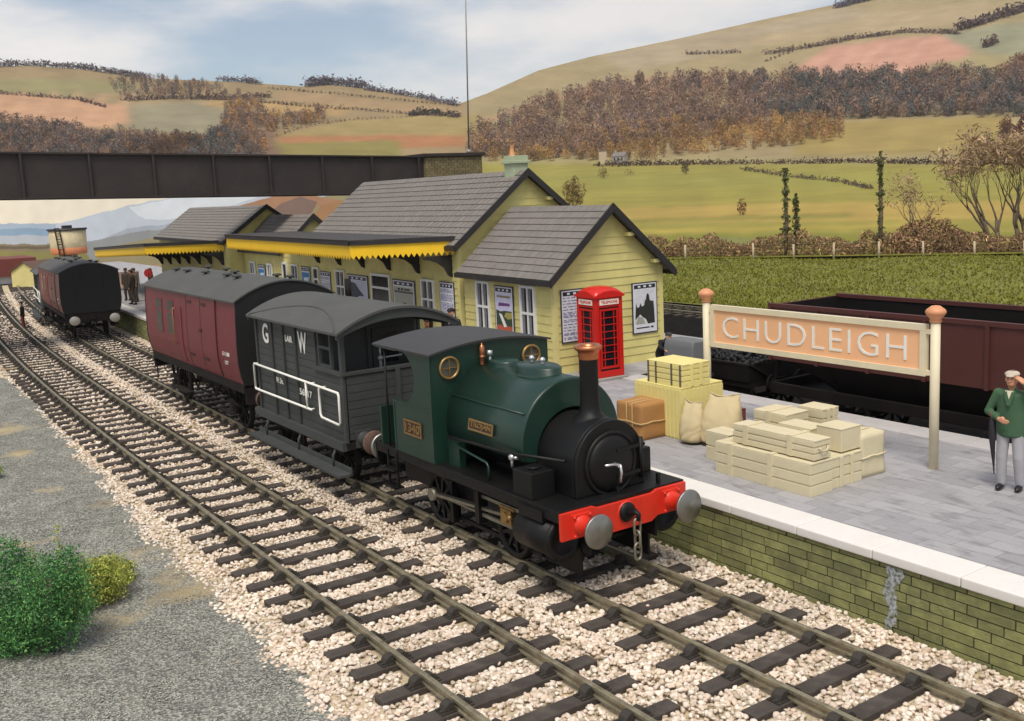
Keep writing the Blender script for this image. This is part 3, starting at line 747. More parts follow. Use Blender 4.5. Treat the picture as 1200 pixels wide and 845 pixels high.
poster('black and white picture poster of a domed building at the right of the gable wall', 2.60, 3.50, 1.66, 3.12, 0, 'g', INKB, art_castle)
poster('blue printed timetable poster at the near end of the wall under the canopy', -6.64, -5.64, 1.45, 3.06, 0, 'f', NAVY, art_lines(5, GREYB))
poster('wide cream poster with a small black dome shape, right of the glazed doors', -10.30, -8.48, 1.3, 2.95, 0, 'f', NAVY, art_head)
poster('wide poster of a dark sea cliff, left of the glazed doors', -14.55, -12.50, 1.3, 2.93, 0, 'f', NAVY, art_cliff)
poster('narrow grey blue timetable poster left of the third sash window under the canopy', -17.5, -16.35, 1.4, 2.91, 0, 'f', NAVY, art_lines(8, GREYB))
poster('bright blue and white poster beside the small dark door under the canopy', -19.8, -18.7, 1.4, 3.02, 0, 'f', NAVY, art_blue)
poster('small bright blue poster on the set back link wall beyond the canopy', -26.1, -25.0, 1.5, 2.85, .02, 'f', NAVY, art_blue)
# ------------------------------------------------------------------ rolling stock helpers (local frame: X along the train, Y across from the centre line, Z from rail top)
TY = .7175
BLKP = M('satin_black_paint', '#0e0e0e', .5, 0, .3, 3, .04, 60, dirt='#1a1817', dirt_amt=.5, dirt_s=4, spec=.3)
UND = M('dark_underframe', '#1c1a18', .8, 0, .3, 4, .2, 30, dirt='#352b22', dirt_amt=.45, dirt_s=3, spec=.2)
GRNP = M('loco_green_paint', '#153228', .38, 0, .10, 1.5, .03, 50, dirt='#18332a', dirt_amt=.4, dirt_s=2, coat=.1)
REDP = M('bufferbeam_red', '#d0301c', .42, 0, .08, 4)
STL = M('turned_steel', '#8c8a85', .33, .85, .15, 5, .05, 80)
STL.node_tree.nodes['Principled BSDF'].inputs['Anisotropic'].default_value = .75
_t = STL.node_tree.nodes.new('ShaderNodeTangent'); _t.direction_type = 'RADIAL'; _t.axis = 'X'; STL.node_tree.links.new(_t.outputs['Tangent'], STL.node_tree.nodes['Principled BSDF'].inputs['Tangent'])
BRS = M('brass', '#a08252', .42, .75, .15, 10)
COPR = M('copper_cap', '#c07a55', .36, .85, .22, 9)
IRN = M('grey_steel_rod', '#8b8677', .45, .7, .2, 9)
SILV = M('bright_steel', '#c9cacb', .28, .8, .05, 5)
WHP = M('white_paint', '#e6e4dc', .5, 0, .05, 6)
MARO = M('maroon_paint', '#6b2029', .45, 0, .08, 1.5, .03, 50, dirt='#5c1f25', dirt_amt=.35, dirt_s=2)
GRYV = M('dark_grey_van_paint', '#3d403e', .65, 0, .14, 2, .1, 40, dirt='#2f312f', dirt_amt=.4, dirt_s=3)
GRYR = M('grey_roof_paint', '#4a4a47', .75, 0, .1, 1.5, .12, 50, dirt='#5a5955', dirt_amt=.4, dirt_s=1.2)
RUST = M('rusty_buffer', '#6b5348', .65, .3, .3, 8)
def root3(name, label, cat, x, y, group=None, rz=0.): return thing(name, label, cat, (x, y, 0), rz, group)
def B_(b, name, mat, par, bevel=0., fix=True): return b.build(name, mat, par, local=True, bevel=bevel, fix=fix)
XZ = lambda y0: (lambda a, z, d: (a, y0 + d, z))
YZ = lambda x0: (lambda a, z, d: (x0 + d, a, z))
def wheelset(par, x, r, y=.72, spokes=8, mat=UND, name='wheel'):
    for s in (-1, 1):
        b = MB(); yy = s*y
        b.lathe([(r+.03, -.055), (r, -.03), (r, .05), (r-.09, .055), (r-.09, -.055), (r+.03, -.055)], (x, yy, r), (0, s, 0), 28)
        b.cyl((x, yy-.06*s, r), (x, yy+.075*s, r), .1, n=12)
        for k in range(spokes):
            t = 2*math.pi*k/spokes; b.bar((x + .08*math.cos(t), yy+.015*s, r + .08*math.sin(t)), (x + (r-.07)*math.cos(t), yy+.015*s, r + (r-.07)*math.sin(t)), .06, .05, (0, 1, 0))
        B_(b, name, mat, par)
    b = MB(); b.cyl((x, -.66, r), (x, .66, r), .07, n=10); B_(b, 'axle', mat, par)
def axleguard(par, x, y, zf, r):
    b = MB(); s = 1 if y > 0 else -1
    for k in (-1, 1): b.bar((x + k*.30, y, zf), (x + k*.13, y, r - .10), .03, .07, (0, 1, 0))
    b.box(x-.13, x+.13, y-.05+.06*s, y+.08+.06*s, r-.12, r+.13); B_(b, 'axlebox', UND, par, .01)
    b = MB()
    for k in range(5):
        l = .50 - .09*k; b.box(x-l, x+l, y+.02*s-.04, y+.02*s+.04, r+.155+.028*k, r+.180+.028*k)
    B_(b, 'leaf_spring', UND, par)
def buffer(par, x, y, z, d, hr=.23, head=STL, house=UND, ln=.42, name='buffer'):
    b = MB(); b.box(min(x, x+d*.05), max(x, x+d*.05), y-.17, y+.17, z-.17, z+.17)
    b.lathe([(.16, .04), (.14, .06), (.115, ln*.62), (.135, ln*.64), (.135, ln*.70), (.07, ln*.71), (.07, ln*.9)], (x, y, z), (d, 0, 0), 20)
    f = B_(b, name, house, par)
    b = MB(); b.lathe([(.07, ln*.86), (hr*.86, ln-.05), (hr, ln-.035), (hr, ln-.012), (hr-.012, ln), (.0, ln+.012)], (x, y, z), (d, 0, 0), 40); B_(b, 'buffer_head', head, f)
def link(b, c, l, w, r, ax):
    """one chain link hanging down, flat in the plane of ax"""
    c = Vector(c); ax = Vector(ax); pts = []
    for k in range(20):
        t = 2*math.pi*k/20; pts.append(c + ax*(w*math.cos(t)) + Vector((0, 0, 1))*((l-w)*(1 if math.sin(t) > 0 else -1)*(abs(math.sin(t)) > .05) + w*math.sin(t)))
    b.tube(pts, r, 6, True); return b
def coupling(par, x, z, d, mat=UND, n=3, name='coupling'):
    b = MB(); b.tube([(x, 0, z), (x+d*.12, 0, z), (x+d*.20, 0, z+.05), (x+d*.27, 0, z+.02), (x+d*.27, 0, z-.05), (x+d*.2, 0, z-.06)], [.05,.05,.045,.04,.035,.03], 10)
    b.lathe([(.15, 0), (.15, .03), (.09, .06), (.0, .06)], (x, 0, z), (d, 0, 0), 18)
    h = B_(b, 'hook', mat, par)
    for k in range(n):
        b = MB(); link(b, (x+d*.235, 0, z-.17-.19*k), .125, .058, .021, (0, 1, 0) if k % 2 == 0 else (1, 0, 0)); B_(b, 'chain_link', IRN if mat is BLKP else mat, h, fix=False)

# ------------------------------------------------------------------ green saddle tank locomotive
lo = root3('saddle_tank_locomotive', 'dark green saddle tank locomotive with copper capped chimney and red buffer beam', 'locomotive', 0, TY)
b = MB(); b.box(-6.2, -.47, -1.2, 1.22, 1.225, 1.30); b.box(-6.2, -.47, -1.2, -1.17, 1.12, 1.226); b.box(-6.2, -.47, 1.19, 1.22, 1.12, 1.226); B_(b, 'footplate', BLKP, lo, .008)
b = MB(); b.box(-6.1, -.48, -.66, -.62, .52, 1.224); b.box(-6.1, -.48, .62, .66, .52, 1.224); b.box(-4.0, -3.9, -.62, .62, .55, 1.2); b.box(-1.6, -1.5, -.62, .62, .55, 1.2); B_(b, 'frame', BLKP, lo)
b = MB(); yz = [(-1.21,.87),(-.62,.87),(-.5,.80),(.5,.80),(.62,.87),(1.21,.87),(1.21,1.275),(.62,1.275),(.52,1.235),(-.52,1.235),(-.62,1.275),(-1.21,1.275)]
b.prism([(y, z) for y, z in yz], YZ(-.47), 0, .055); bb = B_(b, 'buffer_beam', REDP, lo, .006)
for s in (-1, 1):
    buffer(lo, -.415, s*.865, 1.06, 1, .25, STL, REDP, .44)
    for dy in (-.14, .14):
        for dz in (-.14, .14):
            b = MB(); b.sph((-.36, s*.865+dy, 1.06+dz), .026, 8, 6); B_(b, 'bolt', REDP, bb)
coupling(lo, -.415, 1.06, 1, BLKP)
b = MB(); b.lathe([(.17, 0), (.17, .012), (.0, .012)], (-.415, 0, 1.06), (1, 0, 0), 20); B_(b, 'coupling_plate', REDP, bb)
# rear buffer beam
b = MB(); b.box(-6.22, -6.17, -1.2, 1.2, .9, 1.28); B_(b, 'buffer_beam', BLKP, lo)
for s in (-1, 1): buffer(lo, -6.22, s*.865, 1.06, -1, .25, STL, BLKP, .42)
# boiler, smokebox
def arch(hw, zc, zb, n=24, top=math.pi):
    pts = [(hw, zb)] + [(hw*math.cos(math.pi*k/n), zc + hw*math.sin(math.pi*k/n)) for k in range(n+1)] + [(-hw, zb)]
    return pts
b = MB(); b.cyl((-3.95, 0, 1.78), (-1.6, 0, 1.78), .60, n=40); b.box(-3.2, -2.0, -.45, .45, 1.3, 1.7); B_(b, 'boiler', BLKP, lo)
b = MB(); b.prism(arch(.665, 1.735, 1.30), YZ(-1.72), 0, .90, True); smk = B_(b, 'smokebox', BLKP, lo, .02)
b = MB(); b.prism(arch(.66, 1.735, 1.30), YZ(-.82), .001, .075, False); B_(b, 'smokebox_front', BLKP, smk, .022)
b = MB(); b.lathe([(.50, 0), (.50, .03), (.455, .04), (.44, .02)], (-.745, 0, 1.735), (1, 0, 0), 40); b.lathe([(.44, 0), (.435, .03), (.36, .065), (.2, .088), (0, .095)], (-.745, 0, 1.735), (1, 0, 0), 40)
drm = B_(b, 'smokebox_door', BLKP, smk)
for dz in (-.20, .20):
    b = MB(); b.bar((-.66, .05, 1.735+dz), (-.70, .56, 1.735+dz), .03, .055, (0, 0, 1)); B_(b, 'hinge_strap', BLKP, drm)
b = MB(); b.cyl((-.70, .56, 1.42), (-.70, .56, 2.05), .035, n=10); B_(b, 'hinge_pin', BLKP, drm)
b = MB(); b.cyl((-.66, 0, 1.735), (-.55, 0, 1.735), .03, n=10); b.tube([(-.57, 0, 1.735), (-.57, -.10, 1.765), (-.57, -.25, 1.775)], .02, 8); b.tube([(-.56, .03, 1.74), (-.555, .045, 1.62), (-.555, .02, 1.47)], .022, 8); B_(b, 'door_handle', SILV, drm, fix=False)
# chimney
b = MB(); prof = [(.30, 2.33), (.235, 2.385), (.175, 2.44), (.152, 2.53), (.145, 2.7), (.142, 3.33), (.142, 3.34)]; b.lathe(prof, (-1.20, 0, 0), (0, 0, 1), 32); chm = B_(b, 'chimney', BLKP, lo)
b = MB(); b.lathe([(.143, 3.27), (.155, 3.30), (.155, 3.36), (.17, 3.40), (.205, 3.425), (.215, 3.45), (.205, 3.475), (.185, 3.49), (.16, 3.485), (.125, 3.47), (.11, 3.40), (.11, 3.3)], (-1.20, 0, 0), (0, 0, 1), 32); B_(b, 'chimney_cap', COPR, chm)
# saddle tank
def tankp(r, zc, n=30):
    out = [( r*.93, 1.72), (r*.985, 1.80)] + [(r*math.cos(t), zc + r*math.sin(t)) for t in [math.pi*k/n for k in range(n+1)]] + [(-r*.985, 1.80), (-r*.93, 1.72)]
    inn = [(-.70, 1.70)] + [(.68*math.cos(t), 1.78 + .68*math.sin(t)) for t in [math.pi*(1-k/n) for k in range(n+1)]] + [(.70, 1.70)]
    return out, inn
out, inn = tankp(.965, 1.955)
b = MB(); x0, x1 = -3.94, -1.68
full = out + inn; n = len(full)
def ring_shell(b, out, inn, x0, x1, r=.03):
    # rounded front edge
    c = Vector((0, 1.8)); 
    def sc(pts, k): return [(c.x + (y-c.x)*k, c.y + (z-c.y)*k) for y, z in pts]
    rows = [[(x0, y, z) for y, z in out], [(x1-r, y, z) for y, z in out], [(x1-r*.3, y, z) for y, z in sc(out, 1-r*.3)], [(x1, y, z) for y, z in sc(out, 1-r)]]
    b.strip(rows, True)
    o2 = sc(out, 1-r); m = len(o2)
    # front face between outline and inner arch (resample inner to the same count)
    ii = [inn[::-1][int(round(k*(len(inn)-1)/(m-1)))] for k in range(m)]
    b.strip([[(x1, y, z) for y, z in o2], [(x1, y, z) for y, z in ii]], False)
    b.strip([[(x1, y, z) for y, z in ii], [(x0, y, z) for y, z in ii]], True)
    b.strip([[(x0, y, z) for y, z in ii], [(x0, y, z) for y, z in out]], False)
    for k in (0, -1): b.add([(x0, *out[k]), (x1, *o2[k]), (x1, *ii[k]), (x0, *ii[k])], [(0, 1, 2, 3)])
ring_shell(b, out, inn, x0, x1); tank = B_(b, 'saddle_tank', GRNP, lo)
b = MB(); yy = -math.sqrt(.965**2 - .5**2) - .012
b.tube([(-3.9, yy, 2.455), (-1.78, yy, 2.455)], .016, 8); b.sph((-1.78, yy, 2.455), .03, 8, 6); B_(b, 'tank_rail', GRNP, tank)
def eldisc(b, cx, cy, z0, z1, a, c, top=.9, n=32):
    rows = []
    for k, z in ((1.12, z0), (1.0, z0+.04), (1.0, z1-.03), (top, z1), (.02, z1+.012)):
        rows.append([(cx + a*k*math.cos(2*math.pi*i/n), cy + c*k*math.sin(2*math.pi*i/n), z) for i in range(n+1)])
    b.strip(rows); return b
b = MB(); eldisc(b, -2.52, 0, 2.87, 3.035, .50, .30); tf = B_(b, 'tank_filler', GRNP, tank)
for x in (-2.72, -2.42):
    b = MB(); b.cyl((x, .02, 3.03), (x, .02, 3.09), .03, n=8); b.sph((x, .02, 3.11), .05, 10, 8); B_(b, 'filler_knob', SILV, tf)
b = MB(); eldisc(b, -3.52, .0, 2.87, 3.0, .30, .24, .92); dm = B_(b, 'dome', GRNP, tank)
b = MB(); b.cyl((-3.74, -.14, 2.9), (-3.74, -.14, 3.08), .022, n=8); b.cyl((-3.74, -.14, 3.06), (-3.74, -.14, 3.15), .048, n=12); B_(b, 'safety_valve', SILV, dm)
b = MB(); b.lathe([(.045, 2.9), (.045, 3.02), (.055, 3.03), (.055, 3.05), (.04, 3.06), (.048, 3.08), (.048, 3.2), (.03, 3.235), (.012, 3.25), (.012, 3.27), (0, 3.28)], (-3.86, -.22, 0), (0, 0, 1), 14); B_(b, 'whistle', COPR, lo)
# nameplate on the tank side
def plate(par, cx, cz, w, h, y, tilt, txt, th, name):
    b = MB(); c = math.cos(tilt); s_ = math.sin(tilt); upv = Vector((0, s_, c)); nv = Vector((0, -c, s_)); o = Vector((cx, y, cz)); r = Vector((1, 0, 0))
    def q(bb, a0, a1, c0, c1, d0, d1):
        P_ = [o + r*a_ + upv*b_ + nv*d for d in (d0, d1) for a_, b_ in ((a0,c0),(a1,c0),(a1,c1),(a0,c1))]; bb.add(P_, [(0,3,2,1),(4,5,6,7),(0,1,5,4),(1,2,6,5),(2,3,7,6),(3,0,4,7)])
    q(b, -w/2, w/2, -h/2, h/2, 0, .016); p = B_(b, name, M('dark_plate_ground', '#3d2722', .5, 0, .1, 6), par)
    b = MB(); e = .028
    q(b, -w/2, w/2, h/2-e, h/2, .016, .03); q(b, -w/2, w/2, -h/2, -h/2+e, .016, .03); q(b, -w/2, -w/2+e, -h/2+e, h/2-e, .016, .03); q(b, w/2-e, w/2, -h/2+e, h/2-e, .016, .03); B_(b, 'plate_rim', BRS, p)
    b = MB(); text(b, txt, o + nv*.016, r, upv, w*.84, th, .016, .01); B_(b, 'lettering', BRS, p, fix=False)
plate(tank, -2.80, 2.10, .72, .185, -.965, .15, 'TROJAN', .105, 'name_plate')
# cab
cy0, cy1 = -1.20, 1.20
arc_ = [(-5.02 + .50*math.cos(t), 2.68 + .47*math.sin(t)) for t in [R(112 - k*(112+105)/22) for k in range(23)]]
side = [(-3.94, 1.30), (-3.94, 3.175), (-5.92, 3.175), (-5.92, 3.12), (-5.20, 3.12)] + arc_ + [(-5.34, 2.21), (-5.34, 1.30)]
for s in (-1, 1):
    b = MB(); y = s*1.2; b.prism(side, XZ(y), -.02, .02); cs = B_(b, 'cab_side', GRNP, lo, .004)
    b = MB(); b.box(-5.34, -3.94, y-.032, y+.032, 2.19, 2.23); b.box(-3.99, -3.935, y-.03, y+.03, 1.3, 3.2); b.box(-5.345, -5.30, y-.03, y+.03, 1.3, 2.2); B_(b, 'beading', GRNP, cs)
    b = MB(); b.tube([(-5.62, y, 1.32), (-5.62, y, 3.15)], .022, 8); B_(b, 'handrail', BLKP, lo)
    b = MB(); b.box(-5.75, -5.35, y-.1, y+.1, .55, .58); b.box(-5.75, -5.35, y-.1, y+.1, .88, .91); b.box(-5.74, -5.70, y-.02, y+.02, .55, 1.225); b.box(-5.40, -5.36, y-.02, y+.02, .55, 1.225); B_(b, 'cab_step', BLKP, lo)
plate(lo, -4.63, 1.81, .62, .27, -1.222, 0, '1340', .165, 'number_plate')
def roofz(y, z0, pk, hw): return z0 + (pk - z0)*(1 - (y/hw)**2)
fr = [(-1.2, 1.30), (1.2, 1.30)] + [(y, roofz(y, 3.19, 3.31, 1.2)) for y in [1.2 - .1*k for k in range(25)]]
b = MB(); b.prism(fr, YZ(-3.96), 0, .035); fp_ = B_(b, 'spectacle_plate', GRNP, lo)
for y in (-.86, .84):
    b = MB(); b.lathe([(.155, 0), (.20, 0), (.205, .03), (.19, .045), (.165, .045), (.155, .02)], (-3.925, y, 2.92), (1, 0, 0), 30); w_ = B_(b, 'cab_window', BRS, fp_)
    b = MB(); b.lathe([(.16, .012), (0, .014)], (-3.925, y, 2.92), (1, 0, 0), 30); B_(b, 'pane', M('cab_glass', '#4b4a42', .15, 0, .4, 9, spec=.8), w_)
    b = MB(); b.box(-3.91, -3.895, y-.15, y+.15, 2.912, 2.928); b.box(-3.91, -3.896, y-.008, y+.008, 2.77, 3.07); B_(b, 'glazing_bar', BRS, w_)
b = MB(); rows = []
for d in (0, -.035):
    rows.append(None)
top = [(y, roofz(y, 3.19, 3.335, 1.27)) for y in [-1.27 + .127*k for k in range(21)]]
pr_ = top + [(y, z-.035) for y, z in top[::-1]]
b.prism(pr_, YZ(-5.97), 0, 2.10, False); B_(b, 'cab_roof', M('cab_roof_grey', '#343332', .55, 0, .1, 2, .06, 40), lo)
b = MB(); b.box(-5.95, -5.9, -1.2, 1.2, 1.3, 2.0); B_(b, 'bunker_back', GRNP, lo)
b = MB(); b.tube([(-5.1, -.75, 2.2), (-5.1, -.75, 2.32), (-5.02, -.60, 2.35), (-4.9, -.42, 2.36)], .022, 8); b.cyl((-5.1, -.75, 2.0), (-5.1, -.75, 2.22), .03, n=8); B_(b, 'cab_control', SILV, lo)
# sandboxes, cylinders, motion
for s in (-1, 1):
    b = MB(); b.box(-1.66, -1.16, min(s*1.17, s*.74), max(s*1.17, s*.74), 1.30, 1.70); sbx = B_(b, 'sandbox', BLKP, lo, .015)
    b = MB(); b.cyl((-1.41, s*.95, 1.70), (-1.41, s*.95, 1.74), .1, n=16); B_(b, 'sandbox_lid', BLKP, sbx)
    y = s*.99
    b = MB(); b.cyl((-1.55, y, .79), (-.70, y, .79), .30, n=32); b.lathe([(.315, 0), (.315, .05), (.22, .07), (.22, .03), (0, .03)], (-.71, y, .79), (1, 0, 0), 32); b.box(-1.5, -.75, min(y, s*.6), max(y, s*.6), .55, 1.2); b.box(-1.45, -.85, y-.24, y+.24, 1.05, 1.222); B_(b, 'cylinder', BLKP, lo)
    b = MB(); b.box(-2.85, -1.52, y-.03, y+.03, .93, .985); B_(b, 'slide_bar', IRN, lo)
    b = MB(); b.box(-2.85, -1.52, y-.03, y+.03, .615, .67); B_(b, 'slide_bar', IRN, lo)
    b = MB(); b.box(-2.22, -1.92, y-.07, y+.07, .68, .92); b.box(-2.28, -1.86, y-.05, y+.05, .92, .96); b.cyl((-2.07, y-.11, .8), (-2.07, y+.11, .8), .09, n=14); b.bar((-2.24, y+.0, .68), (-2.05, y-.09*s, .92), .05, .05); b.sph((-1.92, y-.09, .83), .05, 8, 6); B_(b, 'crosshead', BRS, lo, fix=False)
    b = MB(); b.cyl((-1.9, y, .8), (-1.5, y, .8), .035, n=10); B_(b, 'piston_rod', SILV, lo)
    b = MB(); b.box(-2.95, -2.83, y-.09, y+.09, .50, 1.224); B_(b, 'motion_bracket', BLKP, lo)
    b = MB(); b.bar((-2.1, y-.02*s, .80), (-4.45, y-.02*s, .62), .045, .11, (0, 1, 0)); b.cyl((-4.45, y-.07, .62), (-4.45, y+.05, .62), .11, n=14); B_(b, 'connecting_rod', IRN, lo)
    b = MB(); b.bar((-4.45, y-.10*s, .60), (-2.35+.0, y-.10*s, .60), .04, .09, (0, 1, 0)); B_(b, 'coupling_rod', IRN, lo)
    b = MB(); yt = s*1.06
    b.tube([(-3.72, yt, 1.79), (-3.0, yt, 1.83), (-1.95, yt, 1.86), (-.86, yt*.72, 1.88)], .028, 8); B_(b, 'feed_pipe', BLKP, lo)
    b = MB(); b.sph((-1.86, yt-.03*s, 1.80), .06, 10, 8); b.cyl((-1.86, yt-.03*s, 1.65), (-1.86, yt-.03*s, 1.8), .025, n=8); b.cyl((-1.95, yt-.05*s, 1.8), (-1.75, yt-.05*s, 1.8), .026, n=8); B_(b, 'clack_valve', SILV, lo)
    b = MB(); b.tube([(-3.55, yt, 1.70), (-2.9, yt, 1.62), (-2.55, yt, 1.58), (-2.5, yt, 1.52), (-2.5, yt, 1.31)], .02, 8); B_(b, 'injector_pipe', GRNP, lo)
    b = MB(); b.box(-3.80, -3.45, min(s*1.02, s*.9), max(s*1.02, s*.9), 1.30, 1.74); B_(b, 'tank_support', GRNP, lo)
    b = MB(); b.box(-4.15, -4.05, s*.8-.05, s*.8+.05, .15, .9); b.box(-4.2, -4.1, s*.72-.06, s*.72+.06, .2, .5); B_(b, 'brake_hanger', BLKP, lo)
for x in (-4.6, -2.3): wheelset(lo, x, .47, .72, 9, BLKP)
b = MB(); b.box(-.62, -.57, .78, .83, 1.3, 1.46); B_(b, 'lamp_iron', BLKP, lo)
b = MB(); b.box(-.62, -.57, -.03, .03, 1.3, 1.4); B_(b, 'lamp_iron', BLKP, lo)
b = MB(); b.box(-5.1, -1.0, -.5, .5, .45, .5); b.box(-5.3, -3.95, -.9, .9, .95, 1.2); b.box(-3.6, -2.9, -.58, .58, .22, 1.2); B_(b, 'ashpan', BLKP, lo)
for s in (-1, 1):  # black plates and brake rods added to darken the underside
    b = MB(); b.box(-1.62, -.68, s*.66-.02, s*.66+.02, .16, .6); B_(b, 'underside_dark_plate', BLKP, lo)
    b = MB(); b.bar((-5.0, s*.70, .22), (-1.6, s*.70, .22), .05, .06); B_(b, 'brake_rod', BLKP, lo)

# ------------------------------------------------------------------ grey goods brake van (local X: 0 = near veranda end, -X away)
def planks_side(b, x0, x1, y, s, z0, z1, step=.165, d=.012):
    z = z0
    while z < z1 - .02:
        b.box(x0, x1, min(y, y+s*d), max(y, y+s*d), z+.006, min(z+step-.006, z1)); z += step
def brake_van(label, x, y, rz=0., letters=True):
    v = root3('brake_van', label, 'brake van', x, y, 'goods brake vans', rz)
    Lb, hw = 4.72, 1.21
    b = MB(); xs = -1.32
    b.box(-Lb, xs, -hw+.02, hw-.02, 1.02, 3.26); B_(b, 'cabin', GRYV, v)
    for s in (-1, 1):
        b = MB(); planks_side(b, -Lb, xs-.001, s*(hw-.02), s, 1.02, 3.27); planks_side(b, xs, -.02, s*(hw-.02), s, 1.02, 2.38)
        b.box(xs, -.02, min(s*(hw-.02), s*(hw-.06)), max(s*(hw-.02), s*(hw-.06)), 1.02, 2.38); B_(b, 'side_planking', GRYV, v, fix=False)
        for xx in (-Lb+.03, -3.72, -3.04, -2.34): 
            b = MB(); b.box(xx-.05, xx+.05, min(s*(hw-.02), s*(hw+.03)), max(s*(hw-.02), s*(hw+.03)), 1.0, 3.25); B_(b, 'side_rib', M('darker_van_paint', '#303230', .6, 0, .12, 3), v)
        b = MB(); b.box(xs-.03, -.01, s*hw-.05, s*hw+.05, 2.36, 2.43); B_(b, 'waist_rail', GRYV, v)
        b = MB(); b.box(-.10, .0, s*hw-.05 - .02*s, s*hw+.05-.02*s, 1.0, 3.32); B_(b, 'corner_post', GRYV, v, .008)
        b = MB(); y_ = s*(hw-.04); b.box(-1.20, -1.14, y_-.03, y_+.03, 2.43, 3.24); b.box(-.62, -.56, y_-.03, y_+.03, 2.43, 3.24); b.box(-1.14, -.62, y_-.025, y_+.025, 2.43, 2.50); b.box(-1.14, -.62, y_-.025, y_+.025, 2.82, 2.88); b.box(-1.32, -.1, y_-.03, y_+.03, 3.17, 3.27); B_(b, 'side_window', GRYV, v)
        b = MB(); b.box(-4.95, -.05, s*hw-.09, s*hw+.03, .84, 1.02); B_(b, 'solebar', GRYV, v)
        b = MB(); b.box(-4.75, .30, min(s*1.30, s*1.58), max(s*1.30, s*1.58), .42, .47); b.box(-4.75, .30, s*1.30-.015, s*1.30+.015, .42, .58); B_(b, 'footboard', GRYV, v)
        for xx in (-4.2, -2.3, -.5): 
            b = MB(); b.tube([(xx, s*1.2, .9), (xx, s*1.32, .7), (xx, s*1.32, .47)], .03, 6); B_(b, 'footboard_bracket', GRYV, v)
        b = MB(); b.tube([(-4.2, s*1.05, .80), (-3.0, s*1.1, .70), (-1.2, s*1.05, .75)], .03, 6); b.box(-2.55, -2.45, s*1.1-.03, s*1.1+.03, .5, .95); B_(b, 'brake_rigging', UND, v)
        for xx in (-3.95, -1.05): axleguard(v, xx, s*1.0, .86, .47)
        # white rails
        yr = s*(hw+.09); b = MB(); rr = .026
        b.tube([(-4.80, yr, 1.52), (-4.80, yr, 2.05), (-4.76, yr, 2.09), (-.10, yr, 2.03)], rr, 8); b.tube([(-4.80, yr, 1.52), (-4.76, yr, 1.48), (-1.48, yr, 1.48)], rr, 8); b.tube([(-1.72, yr, 1.48), (-1.72, yr, 2.06)], rr, 8)
        for xx, zz in ((-4.72, 1.48), (-1.55, 1.48), (-4.70, 2.09), (-1.45, 2.05), (-.9, 2.04)): b.tube([(xx, yr, zz), (xx, s*hw, zz)], .02, 6)
        B_(b, 'handrail', WHP, v, fix=False)
        b = MB(); b.tube([(-1.0, yr, 2.02), (-1.04, yr, 1.98), (-1.04, yr, 1.47), (-.98, yr, 1.40), (-.14, yr, 1.38), (-.08, yr, 1.43), (-.08, yr, 1.98), (-.12, yr, 2.03)], rr, 8); B_(b, 'gate_rail', WHP, v, fix=False)
    # veranda end, floor, cabin end wall with a door
    b = MB(); b.box(xs, 0, -hw+.05, hw-.05, 1.0, 1.06); B_(b, 'veranda_floor', UND, v)
    b = MB()
    z = 1.02
    while z < 2.36: b.box(-.05, .0, -hw+.04, hw-.04, z+.005, min(z+.16, 2.38)); z += .165
    b.box(-.06, -.03, -hw+.04, hw-.04, 1.02, 2.38); B_(b, 'end_planking', GRYV, v, fix=False)
    b = MB(); b.box(-.09, .03, -hw-.02, hw+.02, 2.37, 2.43); B_(b, 'end_rail', GRYV, v)
    for y_ in (-.02, .62):
        b = MB(); b.box(-.02, .045, y_-.05, y_+.05, 1.0, 2.4); B_(b, 'end_post', GRYV, v)
    b = MB(); b.box(xs+.002, xs+.03, .10, .85, 1.1, 3.05); ed = B_(b, 'cabin_door', MATS['darker_van_paint'], v)
    b = MB(); b.box(xs+.03, xs+.036, .25, .70, 2.3, 2.95); B_(b, 'pane', GLS, ed)
    b = MB(); b.box(xs+.01, xs+.05, -.02, .05, 1.06, 3.3); B_(b, 'end_wall_post', GRYV, v)
    # roof and curved end boards
    def arcp(hw_, z0, pk, t, n=20):
        up_ = [(hw_*(-1 + 2*k/n), roofz(hw_*(-1 + 2*k/n), z0, pk, hw_)) for k in range(n+1)]; return up_ + [(y, z-t) for y, z in up_[::-1]]
    b = MB(); b.prism(arcp(1.38, 3.25, 3.66, .05), YZ(-Lb-.14), 0, Lb+.34); rf = B_(b, 'roof', GRYR, v)
    b = MB(); n = 16; up_ = [(1.36*(-1+2*k/n), roofz(1.36*(-1+2*k/n), 3.25, 3.62, 1.36)) for k in range(n+1)]; lw_ = [(1.36*(-1+2*k/n), roofz(1.36*(-1+2*k/n), 3.12, 3.42, 1.36)) for k in range(n+1)]
    for xa, th in ((.08, .07), (-Lb-.1, .05)):
        b = MB(); b.prism(up_ + lw_[::-1], YZ(xa), 0, th); B_(b, 'end_arch', GRYV, v)
    b = MB(); pts = [(-4.78 + .0, -1.37, 3.29)]
    for k in range(13): 
        t = k/12; x_ = -4.7 + 4.75*t; pts.append((x_, -1.36 + .62*math.sin(math.pi*t), roofz(-1.36 + .62*math.sin(math.pi*t), 3.25, 3.66, 1.38)+.004))
    b.tube(pts[1:], .022, 6); B_(b, 'rain_strip', GRYR, rf)
    b = MB(); b.cyl((-3.3, .55, 3.5), (-3.3, .55, 4.0), .075, n=12); B_(b, 'stove_pipe', UND, rf)
    # brake column
    b = MB(); b.cyl((-.45, -.15, 1.06), (-.45, -.15, 2.55), .03, n=8); b.tube([(-.45, -.15, 2.55), (-.45, -.15, 2.78)], .022, 8); b.tube([(-.45, -.15, 2.55), (-.45, .35, 2.56)], .022, 8); b.sph((-.45, -.15, 2.55), .06, 8, 6); B_(b, 'brake_handle', M('pale_steel', '#9a9c99', .4, .5, .1, 6), v, fix=False)
